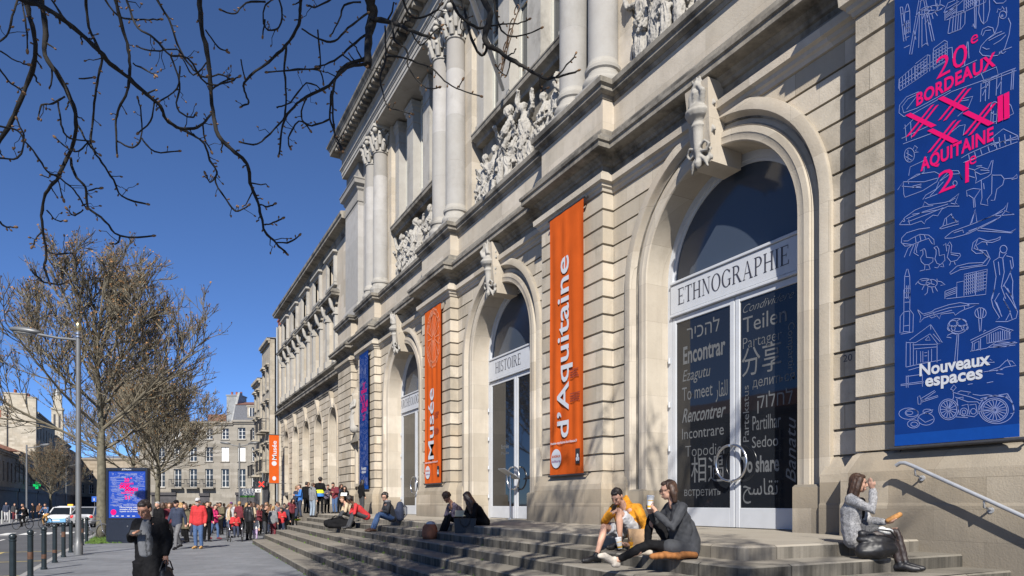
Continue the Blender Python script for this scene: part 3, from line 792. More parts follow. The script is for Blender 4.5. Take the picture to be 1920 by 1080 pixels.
# entablature with a deep soffit
ent = [(9.72, -4), (9.72, 38.75), (12.5, 38.75)]
q = MB(); q.sweep(ent, [(-2, 20.06), (0, 20.06), (0, 20.22), (.03, 20.23), (.03, 20.42), (.06, 20.43), (.07, 20.5), (.12, 20.54), (.12, 20.6), (.02, 20.62), (.02, 21.12), (.08, 21.16), (.1, 21.24), (-.3, 21.26)])
mpart('entablature', q, M_carve)
q = MB(); q.sweep(ent, [(-.3, 21.22), (.10, 21.24), (.12, 21.4), (.14, 21.42), (.16, 21.46), (.55, 21.47), (.56, 21.46), (.57, 21.68), (.6, 21.7), (.64, 21.8), (.72, 21.9), (.74, 21.98), (.7, 22.0), (-.3, 22.15), (-.4, 22.15), (-.4, 22.6), (-1, 22.6)])
mpart('roof_cornice', q, M_ledge)
q = MB(); q.box(9.2, 9.6, 0, .22, 21.26, 21.46, .01); mm = q.mesh('modillion'); mm.materials.append(M_ledge); y = 6.0
while y < 38.5:
    o = bpy.data.objects.new('modillion', mm); col.objects.link(o); o.parent = mus; o.location = Vector((0, y, 0)) - Vector((W, 19.5, 0)); y += .5
# flagpole on the middle sill
fp = thing('flagpole', 'slim grey flagpole slanting out from the sill of the middle window bay', 'flagpole', onx(943, 168, 10.3))
a = onx(943, 168, 10.3); e = at(872, -40, 17.8)
q = MB(); q.tube([a, a.lerp(e, .5), e], [.06, .08, .08], 10)
def tpart(root, name, mb, m, smooth=None, parent=None):
    me = mb.mesh(name); me.transform(Matrix.Translation(-root.location)) if not root.rotation_euler.z else me.transform(root.matrix_basis.inverted())
    o = put(name, me, m, parent or root, smooth)
    return o
tpart(fp, 'pole', q, M_white, 60)
q = MB(); ir = random.Random(2)
b0 = a + Vector((-.05, -.1, .1))
for k in range(6):
    s = -1 if k % 2 else 1; L = .5 + .12 * k
    pts = [b0 + Vector((-.1 - .05 * k + .0, -.15 * k, .1 * k))]
    for j in range(14):
        t = j / 13 * 4.5; r = .22 * (1 - j / 16)
        pts.append(b0 + Vector((-.2 - .02 * k, -.2 - .25 * k + s * r * math.cos(t), .35 + .2 * k + r * math.sin(t))))
    q.tube(pts, .018, 5)
tpart(fp, 'iron_scroll', q, plain('rusty iron', (.12, .075, .045), .8, .3), 60)
# ---------------------------------------------------------------- lower wing of the museum
XW = 10.3
WC = [43.45 + 4.1 * k for k in range(5)]
Y0, Y1 = 39.0, 62.6
zs = 6.75; rw = 1.02
arches = [(c, rw + .22, zs) for c in WC]
q = MB(); rustic(q, XW, Y0, Y1, 1.6, 8.75, arches, ROW, OFF); mpart('wing_wall', q, M_stone)
q = MB()
ys = [Y0] + [c + 2.05 for c in WC[:-1]] + [Y1]
for i, c in enumerate(WC): backing(q, XW + .05, XW + .95, ys[i], ys[i + 1], .0, 9.0, c, rw + .02, zs)
mpart('wing_core', q, M_smooth)
q = MB(); q.sweep([(XW, Y0), (XW, Y1 + .1), (XW + 1, Y1 + .1)], [(-.1, 0), (.1, 0), (.1, 1.5), (-.1, 1.62)]); mpart('wing_plinth', q, M_plinth)
for c in WC:
    q = MB()
    arch_sweep(q, c, zs, 1.6, [(rw + .24, XW + .06), (rw + .24, XW - .04), (rw + .1, XW - .05), (rw + .08, XW), (rw, XW + .02), (rw, XW + .8)], 20)
    wnd = mpart('arched_window', q, M_smooth, 35)
    g_ = MB(); n = 16
    g_.prx([(c - rw, 2.6)] + [(c - rw * math.cos(PI * i / n), zs + rw * math.sin(PI * i / n)) for i in range(n + 1)] + [(c + rw, 2.6)], XW + .62, XW + .66)
    o = g_.build('window_glass', M_glass); o.parent = wnd
    f = MB()
    for zz in (2.6, 4.0, 5.4, 6.75): f.box(XW + .55, XW + .6, c - rw, c + rw, zz, zz + .08)
    for yy in (-.03, -rw, rw - .09): f.box(XW + .556, XW + .594, c + yy, c + yy + .09, 2.6, 6.8 if yy else 7.7)
    o = f.build('window_frame', M_frame); o.parent = wnd
    k = MB(); k.box(XW + .02, XW + .8, c - rw, c + rw, 2.3, 2.6, .02); o = k.build('window_sill', M_ledge); o.parent = wnd
    k = MB()
    for (za, zb, xa, xb) in ((7.72, 8.15, .10, .16), (8.15, 8.72, .16, .26)):
        vs = []
        for z, x in ((za, xa), (zb, xb)): vs += [(XW - x, c - .14, z), (XW + .2, c - .14, z), (XW + .2, c + .14, z), (XW - x, c + .14, z)]
        k.add(vs, [(3, 2, 1, 0), (4, 5, 6, 7), (0, 1, 5, 4), (1, 2, 6, 5), (2, 3, 7, 6), (3, 0, 4, 7)])
    o = k.build('window_keystone', M_smooth); o.parent = wnd
q = MB(); q.sweep([(XW, Y0), (XW, Y1), (XW + 1, Y1)], [(-.1, 8.68), (.04, 8.7), (.06, 8.8), (.1, 8.84), (.1, 8.95), (-.02, 8.97), (-.02, 9.25), (.05, 9.3), (.12, 9.36), (.42, 9.4), (.43, 9.55), (.48, 9.6), (.48, 9.68), (.3, 9.74), (-.1, 9.85)])
mpart('wing_cornice', q, M_ledge)
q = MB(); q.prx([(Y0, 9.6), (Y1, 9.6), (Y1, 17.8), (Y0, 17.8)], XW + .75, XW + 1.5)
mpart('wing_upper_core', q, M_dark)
# upper wall: piers, spandrels and the storey bands between the windows
q = MB()
q.prx([(Y0, 9.7), (Y1, 9.7), (Y1, 10.5), (Y0, 10.5)], XW, XW + .8); q.prx([(Y0, 14.3), (Y1, 14.3), (Y1, 15.35), (Y0, 15.35)], XW, XW + .8); q.prx([(Y0, 16.95), (Y1, 16.95), (Y1, 17.75), (Y0, 17.75)], XW, XW + .8)
edges_ = [Y0] + [v for c in WC for v in (c - .85, c + .85)] + [Y1]
for i in range(0, len(edges_), 2):
    q.prx([(edges_[i], 10.5), (edges_[i + 1], 10.5), (edges_[i + 1], 14.3), (edges_[i], 14.3)], XW, XW + .8)
    q.prx([(edges_[i], 15.35), (edges_[i + 1], 15.35), (edges_[i + 1], 16.95), (edges_[i], 16.95)], XW, XW + .8)
mpart('wing_upper_wall', q, M_smooth)
q = MB(); q.sweep([(XW, Y0), (XW, Y1), (XW + 1, Y1)], [(-.1, 9.95), (.05, 10.0), (.22, 10.1), (.3, 10.14), (.31, 10.26), (.25, 10.3), (-.1, 10.36)]); mpart('wing_sill_band', q, M_ledge)
for c in WC:
    f = MB()
    for s in (-1, 1):       # jamb pilasters and scrolled consoles
        y = c + s * 1.08; f.box(XW - .17, XW + .1, y - .19, y + .19, 10.3, 13.75, .012)
        f.box(XW - .28, XW + .1, y - .26, y + .26, 10.32, 10.75, .012); f.box(XW - .26, XW + .1, y - .25, y + .25, 13.3, 13.42, .012)
        f.tube([(XW - .16, y, 13.55), (XW - .30, y, 13.75), (XW - .38, y, 14.02), (XW - .42, y, 14.22)], [.10, .11, .12, .10], 8, round_=True)
    uw = mpart('upper_window', f, M_carve)
    h = MB(); h.sweep([(XW + .1, c - 1.35), (XW - .12, c - 1.35), (XW - .12, c + 1.35), (XW + .1, c + 1.35)], [(-.05, 13.9), (.02, 13.9), (.02, 14.2), (.08, 14.25), (.12, 14.32), (.38, 14.36), (.40, 14.48), (.44, 14.52), (.44, 14.6), (.3, 14.75), (-.05, 14.9)])
    o = h.build('window_hood', M_ledge); o.parent = uw
    g_ = MB(); g_.box(XW + .55, XW + .57, c - .85, c + .85, 10.5, 14.3); o = g_.build('window_glass', M_glass); o.parent = uw
    fr = MB()
    for yy in (-.85, -.04, .77): fr.box(XW + .49, XW + .54, c + yy, c + yy + .08, 10.5, 14.3)
    for zz in (10.5, 12.9, 14.2): fr.box(XW + .495, XW + .535, c - .77, c + .77, zz, zz + .09)
    o = fr.build('window_frame', M_frame); o.parent = uw
    m_ = MB(); pth = [(XW + .1, c - 1.1), (XW - .1, c - 1.1), (XW - .1, c + 1.1), (XW + .1, c + 1.1)]
    m_.sweep(pth, [(-.05, 16.98), (.02, 17.0), (.06, 17.1), (.2, 17.16), (.2, 17.28), (-.05, 17.36)])
    m_.sweep(pth, [(-.05, 15.1), (.1, 15.15), (.12, 15.28), (-.05, 15.36)])
    for s in (-1, 1): m_.box(XW - .18, XW + .1, c + s * .98 - .13, c + s * .98 + .13, 15.36, 16.98)
    mz = mpart('attic_window', m_, M_carve)
    g_ = MB(); g_.box(XW + .45, XW + .47, c - .85, c + .85, 15.35, 16.95); o = g_.build('window_glass', M_glass); o.parent = mz
q = MB(); q.sweep([(XW, Y0), (XW, Y1), (XW + 1, Y1)], [(-.1, 17.5), (.03, 17.52), (.05, 17.66), (.1, 17.7), (.1, 17.9), (.2, 17.95), (.55, 18.0), (.56, 18.16), (.62, 18.2), (.64, 18.34), (.6, 18.38), (-.6, 18.6), (-1.5, 19.0)]); mpart('wing_eaves', q, M_ledge)
# quoin strip and downpipe at the end of the wing, end wall
q = MB(); q.box(XW - .12, XW + 2, Y1, Y1 + 1.3, 0, 17.4); mpart('end_quoin', q, M_smooth)
q = MB(); q.tube([(XW - .25, Y1 + .45, .1), (XW - .25, Y1 + .45, 17.2)], .09, 8); mpart('downpipe', q, plain('grey zinc', (.30, .32, .34), .5, .6), 60)
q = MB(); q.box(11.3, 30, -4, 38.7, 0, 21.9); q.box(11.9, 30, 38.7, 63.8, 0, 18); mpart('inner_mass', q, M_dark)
# niche with a shell-like figure and small pediment between the last pilasters
nc = 35.68
q = MB()
q.lathe([(.42, 5.75), (.42, 7.3), (.34, 7.6), (.2, 7.78), (0, 7.85)], (W - .02, nc), 12, PI / 2, 3 * PI / 2)
m_ = MB(); figure(m_, W - .28, nc, 5.6, 1.9, random.Random(5)); nic = mpart('niche', q, M_smooth)
o = put('niche_statue', fuse(m_, .035, 1), M_carve, None, 180); o.parent = nic
q = MB(); q.prx([(nc - .68, 5.0), (nc + .68, 5.0), (nc, 5.5)], W - .3, W + .02); q.box(W - .36, W + .02, nc - .72, nc + .72, 4.88, 5.0); o = q.build('pediment', M_ledge); o.parent = nic
q = MB()
for s in (-1, 1): q.box(W - .14, W + .02, nc + s * .5 - .1, nc + s * .5 + .1, 2.7, 4.9)
q.box(W - .16, W + .02, nc - .6, nc + .6, 2.55, 2.7); o = q.build('niche_frame', M_smooth); o.parent = nic
q = MB(); q.box(W - .02, W + .02, nc - .4, nc + .4, 2.7, 4.88); o = q.build('niche_recess', M_smooth); o.parent = nic
q = MB(); q.box(P - .18, P - .14, 35.3, 35.9, 1.7, 2.05); mpart('cellar_vent', q, M_dark)
# ---------------------------------------------------------------- stone steps
M_step = stone('step stone', (.235, .216, .184), (.165, .152, .128), row=9, off=0, width=1.75, mortar=.011, dirt=.55, lichen=.0, dirtcol=(.045, .042, .036), streak=.5, warm=.15, mcol=.22, side=1.0)
M_flag = stone('platform flags', (.33, .30, .25), (.27, .245, .205), row=9, off=0, width=1.3, mortar=.009, dirt=.45, lichen=.0, dirtcol=(.06, .055, .047), streak=.2, warm=.2, mcol=.35, side=.8)
ROT = math.radians(2.45)
dv = Vector((math.sin(ROT), math.cos(ROT)))
C0 = Vector((6.07, 5.71)); RIS = .165
steps = thing('stone_steps', 'broad weathered grey stone steps climbing from the pavement to the museum doors', 'steps', (6, 20, 0))
srnd = random.Random(9)
def step(i):
    z1 = ZP - RIS * i; z0 = z1 - RIS - .02
    c = C0 + Vector((-.575 * i, -.56 * i))
    L = 28.2 + 0 * i
    far = C0 + dv * 28.6 + Vector((-.62 * i, -.72 * i))
    far = c + dv * ((far.y - c.y) / dv.y)
    n = 46; fr = []
    for k in range(n + 1):      # worn, slightly wavering front edge
        t = k / n; p = c.lerp(far, t)
        w = .012 * noise.noise(Vector((p.y * 1.3, i * 7.0, 0)))
        fr.append((p.x + w, p.y, .010 * noise.noise(Vector((p.y * 1.1, i * 3.0, 5)))))
    r = .22                      # rounded near corner
    fr[0] = (fr[0][0] + .015, fr[0][1] + .10, 0); pre = (c.x + .10, c.y + .01, 0); end = (9.6, c.y - .02 * i, 0)
    line = [end, (8.2, c.y, 0), pre] + fr
    back = [(10.6, far.y), (10.6, end[1])]
    mb = MB()
    e = .022
    top = [(x + e * .9, y + (e if j < 3 else 0), z1 + dz) for j, (x, y, dz) in enumerate(line)]
    mid = [(x, y, z1 - e + dz) for x, y, dz in line]
    bot = [(x, y, z0) for x, y, dz in line]
    m = len(line)
    mb.add(top + mid + bot, [(j, j + m, j + m + 1, j + 1) for j in range(m - 1)] + [(j + m, j + 2 * m, j + 2 * m + 1, j + m + 1) for j in range(m - 1)])
    # tread
    tr = [(10.55, y, z) for x, y, z in top]
    tr[0] = (10.55, top[0][1], z1); tr[1] = (10.55, top[0][1] + .001, z1); tr[2] = (10.55, top[0][1] + .002, z1)
    mb.add(top + tr, [(j, j + 1, m + j + 1, m + j) for j in range(m - 1)])
    # far end
    fx, fy, _ = line[-1]
    mb.quad((fx, fy, z0), (10.55, fy, z0), (10.55, fy, z1), (fx, fy, z1))
    return mb
for i in range(7):
    tpart(steps, 'landing' if i == 0 else 'step', step(i), M_flag if i == 0 else M_step)

# joints between the flags of the landing: a few flags set slightly proud
fr_ = random.Random(21)
info = thing('info_stand', 'slanted grey information panel on a thin post before the second door', 'info stand', onx(957, 966, 10.15))
info.location.z = ZP
q = MB(); q.tube([(0, 0, 0), (0, 0, 1.42)], .03, 10); q.lathe([(0, 0), (.16, 0), (.16, .015), (.03, .025)], (0, 0), 16); q.build('post', M_steel, info, 40)
q = MB(); q.box(-.32, .32, -.22, .22, -.015, .015, .006); q.v = [tuple(Matrix.Translation((-.05, 0, 1.44)) @ Matrix.Rotation(.5, 4, 'Y') @ Vector(v)) for v in q.v]; q.build('panel', plain('grey panel', (.2, .21, .23), .4, .3, var=.05), info)
# ---------------------------------------------------------------- hanging banners
M_orange = plain('orange banner cloth', (.50, .085, .012), .85, var=.07, scale=2, spec=.1)
M_blue = plain('blue banner cloth', (.0045, .031, .165), .85, var=.1, scale=2, spec=.08)
M_hem = plain('lighter blue hem', (.006, .055, .27), .8, var=.04, spec=.08)
M_print = plain('pale blue line print', (.22, .27, .50), .8, var=.1, scale=6, spec=.1)
M_pink = plain('magenta print', (.66, .006, .13), .8, var=0, spec=.1)
M_wprint = plain('white print', (.5, .52, .56), .75, var=0)
M_oline = plain('pale orange line print', (.72, .33, .2), .75, var=0)
M_black = plain('black print', (.02, .02, .022), .7, var=0)
M_rod = plain('dark grey rod', (.07, .07, .075), .5, .5)
BX = 9.43
# drawings of the big blue banner, in pixels of three enlargements of the photograph: (dx, dy, scale)
ZM = {4: (1660, 0, 3.857), 5: (1660, 260, 3.6), 6: (1660, 540, 3.375)}
def circ(cx, cy, rx, ry=None, n=14, a0=0, a1=360): 
    ry = ry or rx
    return [(cx + rx * math.cos(math.radians(a0 + (a1 - a0) * i / n)), cy + ry * math.sin(math.radians(a0 + (a1 - a0) * i / n))) for i in range(n + 1)]
S4 = [[(105, 50), (130, 297), (148, 292), (122, 50), (105, 50)], [(112, 100), (130, 96)], [(120, 180), (138, 176)],
 [(240, 0), (172, 390), (188, 392), (256, 0)], [(275, 0), (335, 297), (352, 292), (290, 0)], [(245, 70), (238, 345)], [(262, 60), (262, 340)], [(280, 70), (300, 320)], [(205, 220), (218, 285)], [(258, 335), (290, 312), (310, 328), (300, 305)], [(305, 150), (322, 178)],
 [(360, 0), (362, 30), (378, 55), (392, 30), (395, 0)], [(378, 55), (372, 78), (356, 84), (408, 62)],
 [(420, 90), (450, 20), (500, 0)], [(420, 90), (500, 55), (560, 0)], [(440, 60), (530, 8)], [(450, 240), (466, 130), (490, 95), (560, 75), (575, 90), (572, 170), (545, 208), (462, 240), (450, 240)], [(480, 235), (490, 110)], [(500, 228), (510, 100)], [(518, 222), (528, 92)], [(538, 212), (545, 85)],
 [(640, 0), (645, 205)], [(655, 0), (652, 205)], [(625, 190), (632, 170), (645, 205)], [(678, 0), (672, 90), (690, 150), (708, 172), (732, 150), (752, 70), (750, 0)], [(708, 0), (708, 165)], [(780, 0), (800, 22), (850, 20), (872, 0)],
 circ(848, 105, 26, 28), [(805, 90), (812, 62), (830, 70), (842, 44), (856, 66), (872, 50), (876, 92)], circ(842, 112, 6), [(818, 118), (812, 180), (790, 238), (730, 285), (690, 330), (678, 372), (700, 398), (760, 405), (812, 398), (860, 350), (892, 250), (904, 170), (886, 128)], [(690, 250), (700, 210), (740, 190), (775, 200), (786, 240)], [(700, 260), (720, 220), (760, 215)], [(740, 280), (800, 240), (840, 225)], [(745, 292), (810, 258), (860, 235)], [(780, 320), (830, 290), (870, 250)], [(700, 340), (730, 355), (750, 350)], [(812, 398), (835, 368), (880, 350), (912, 338)], [(820, 375), (850, 385), (870, 368)],
 [(92, 640), (96, 572), (215, 470), (215, 580), (100, 655)], [(215, 460), (300, 395), (300, 520), (215, 580)], [(300, 395), (318, 400), (318, 515)], [(345, 350), (425, 290), (445, 300), (445, 440), (345, 500), (345, 350)], [(445, 350), (480, 340), (484, 420)], [(100, 600), (345, 440)], [(100, 625), (345, 470)]] + \
 [[(100 + 22 * i, 565 - 17 * i), (100 + 22 * i, 650 - 15 * i)] for i in range(16)] + [[(345, 372 + 24 * i), (445, 312 + 24 * i)] for i in range(6)] + [[(218, 482 + 22 * i), (300, 418 + 22 * i)] for i in range(4)] + \
 [[(590, 300), (570, 470), (530, 492), (660, 432)], [(596, 300), (602, 420)], [(640, 560), (690, 530), (800, 482), (815, 545), (700, 590)], [(690, 530), (710, 580), (940, 490)], [(700, 600), (945, 508)], [(685, 735), (690, 600)], [(720, 730), (725, 580)], [(745, 715), (752, 575)], [(798, 690), (805, 545)], [(832, 680), (838, 535)], [(905, 650), (915, 505)], [(920, 645), (928, 500)], [(690, 640), (750, 610)], [(700, 690), (745, 590)], [(805, 640), (838, 580)],
 [(238, 662), (150, 700), (100, 760), (96, 815), (130, 842), (200, 820), (480, 660), (760, 560)], [(230, 680), (160, 715), (118, 770), (130, 815), (230, 780), (470, 650)], [(150, 790), (220, 700)], [(560, 712), (630, 695), (600, 770), (520, 840)], [(540, 730), (600, 720)], [(130, 930), (200, 860), (240, 880)], [(115, 1000), (330, 900)], [(125, 1040), (340, 960)], [(140, 900), (150, 1020)], [(180, 880), (186, 1000)], [(470, 960), (530, 910), (575, 900), (560, 980)],
 circ(790, 780, 32, 46), [(765, 760), (760, 880), (800, 895), (810, 760)], [(740, 890), (830, 870), (925, 820), (905, 760), (880, 740)], [(780, 800), (776, 880)],
 [(740, 1020), (850, 930), (955, 980), (960, 1010)], [(760, 1050), (955, 985)], [(780, 1010), (790, 1060)], [(820, 990), (826, 1060)], [(860, 970), (868, 1050)], [(900, 975), (906, 1040)]]
S5 = [circ(160, 110, 34, 48, 14), [(185, 70), (195, 45), (215, 60), (200, 80), (222, 90), (190, 92)], [(140, 95), (180, 120)], [(135, 120), (175, 145)], [(150, 75), (150, 150)],
 [(80, 345), (118, 290), (122, 375), (130, 395), (250, 350), (345, 290), (365, 240), (330, 222), (210, 240), (150, 280), (155, 305)], [(118, 290), (260, 290), (350, 265)], [(260, 150), (258, 230)], [(110, 320), (240, 330)], [(155, 250), (165, 190), (250, 150), (280, 120)], [(170, 270), (260, 225)], [(180, 320), (240, 305), (238, 318), (182, 330), (180, 320)],
 [(250, 410), (270, 380), (340, 340), (360, 290), (430, 240), (500, 235), (518, 275)], [(360, 290), (430, 215), (490, 215), (518, 275)], circ(468, 300, 14, 17), [(265, 405), (330, 380), (350, 372)], [(300, 385), (390, 290)],
 [(92, 580), (130, 530), (200, 480), (250, 460), (262, 425), (290, 445), (400, 430), (430, 420), (495, 370), (470, 430), (498, 455), (420, 455), (380, 475), (350, 520), (320, 515), (270, 550), (262, 575), (240, 555), (170, 580), (92, 580)], [(140, 540), (260, 490), (420, 440)], [(150, 560), (280, 510), (390, 465)], [(155, 545), (160, 575)], circ(122, 552, 7), [(250, 460), (320, 450)], [(430, 425), (470, 400)], [(180, 510), (350, 480)], [(440, 435), (470, 440)],
 [(362, 605), (385, 590), (490, 555), (492, 575), (375, 608), (362, 605)], [(385, 590), (400, 540), (445, 505), (450, 530), (485, 562)], [(410, 535), (412, 585)], [(440, 510), (480, 565)],
 [(400, 665), (450, 625), (600, 570), (740, 510), (800, 470), (825, 430), (815, 480), (770, 530), (720, 560), (560, 640), (450, 670), (400, 672), (400, 665)], [(570, 580), (605, 475), (615, 560)], [(580, 570), (600, 490)], [(560, 622), (620, 600), (840, 630), (880, 608), (850, 635), (620, 620)], [(740, 520), (870, 510), (800, 485)], [(460, 635), (520, 615), (525, 635)], [(620, 560), (720, 520)], [(540, 640), (760, 535)], [(700, 530), (790, 490)],
 [(298, 600), (220, 610), (140, 635), (108, 670), (105, 700), (130, 725), (180, 720)], [(180, 670), (230, 645), (290, 650), (325, 680), (328, 715), (310, 705), (290, 672), (240, 690), (180, 715), (110, 705)], [(180, 670), (150, 690), (120, 690)], [(200, 660), (205, 705)], [(230, 650), (238, 690)], [(260, 648), (270, 675)], [(180, 715), (150, 740), (125, 800)], [(190, 715), (170, 760), (160, 790)], [(205, 710), (190, 770), (222, 790)], [(220, 700), (205, 745), (210, 770)],
 [(250, 745), (262, 742), (270, 760), (275, 800), (320, 805), (318, 830), (290, 850), (262, 850), (240, 830), (235, 805), (252, 780), (250, 745)], [(245, 750), (232, 758)], [(265, 850), (262, 885), (230, 893)], [(290, 850), (300, 880), (270, 885)], [(325, 735), (345, 725), (358, 745), (362, 790), (395, 780), (400, 820), (370, 850), (345, 840), (332, 810), (340, 780), (340, 750), (325, 735)], [(365, 850), (350, 872), (330, 868)], [(385, 840), (392, 865), (370, 862)], [(388, 720), (405, 705), (412, 760)], [(415, 720), (432, 695), (446, 720), (440, 770), (500, 775), (505, 790), (480, 820), (440, 830), (415, 800), (425, 760), (430, 720), (415, 720)], [(440, 830), (430, 855)], [(460, 825), (470, 850)], [(440, 780), (490, 790)],
 [(775, 660), (750, 675), (690, 690), (630, 670), (590, 700), (580, 750), (610, 775), (660, 770), (690, 800), (660, 835), (560, 840), (480, 860), (432, 905), (438, 915), (500, 885), (600, 865), (680, 855), (705, 810), (680, 755), (625, 750), (610, 720), (650, 695), (720, 700), (770, 680), (775, 660)], [(620, 680), (596, 740), (650, 760), (695, 800), (650, 850), (500, 870)], [(680, 700), (685, 718)],
 circ(795, 745, 24, 26), [(770, 760), (765, 800), (790, 805), (815, 770)], [(815, 790), (855, 800), (862, 860), (840, 900), (858, 960), (855, 1040), (860, 1080)], [(765, 800), (728, 825), (735, 870), (745, 930), (735, 1000), (720, 1080)], [(790, 805), (800, 900), (780, 1000), (810, 1080)], [(840, 820), (850, 880), (820, 950), (790, 1000)], [(760, 830), (770, 920)], [(800, 990), (850, 1060)],
 [(125, 1080), (128, 930), (142, 880), (150, 880), (162, 930), (165, 1080)], [(128, 930), (162, 930)], [(140, 990), (140, 1080)], [(152, 990), (152, 1080)], [(133, 1010), (160, 1010)], [(133, 1040), (160, 1040)],
 circ(265, 965, 45, 22), circ(310, 975, 38, 26), [(200, 985), (230, 950)], [(345, 960), (375, 965), (400, 985), (370, 990)], [(330, 995), (350, 1030)], [(310, 1000), (320, 1040)], [(285, 1000), (280, 1040), (262, 1055)], [(260, 990), (245, 1020)], [(345, 945), (350, 965)], [(240, 960), (300, 950)], [(280, 970), (330, 985)],
 [(400, 1030), (400, 1080)], [(400, 1030), (480, 1000), (480, 970), (530, 960), (530, 915), (685, 880), (675, 1050), (410, 1080)], [(610, 900), (605, 1060)], [(530, 960), (528, 1060)], [(480, 1000), (478, 1070)]] + \
 [[(535, 930 + 22 * i), (605, 912 + 22 * i)] for i in range(6)] + [[(612, 912 + 22 * i), (680, 896 + 22 * i)] for i in range(6)] + [[(545 + 14 * i, 918 - 3 * i), (545 + 14 * i, 1055 - 4 * i)] for i in range(9)] + [[(405, 1045 + 10 * i), (475, 1012 + 14 * i)] for i in range(3)] + \
 [[(560, 200), (600, 210), (640, 190), (690, 205), (715, 148), (725, 145), (712, 235)], [(600, 210), (612, 270), (605, 300), (650, 275), (690, 255), (712, 235)], [(612, 185), (650, 180)], [(645, 280), (650, 400), (640, 440), (690, 450), (685, 410), (715, 370), (718, 240)], [(715, 245), (780, 245), (800, 270), (790, 310), (750, 340), (735, 415), (710, 415)], [(800, 270), (860, 265), (885, 240), (888, 265), (850, 275)], [(550, 390), (545, 350), (590, 335), (640, 340), (600, 400), (605, 460), (595, 465), (590, 400), (560, 380)], [(560, 250), (600, 262)], [(640, 210), (700, 215)], [(660, 300), (665, 340)], [(600, 220), (640, 240), (700, 225)],
 [(510, 130), (560, 100), (720, 30), (890, 0)], [(525, 160), (700, 90), (890, 20)], [(560, 105), (565, 140)], [(600, 90), (608, 125)], [(640, 72), (650, 108)], [(690, 52), (700, 88)], [(740, 30), (752, 70)], [(800, 12), (812, 46)]]
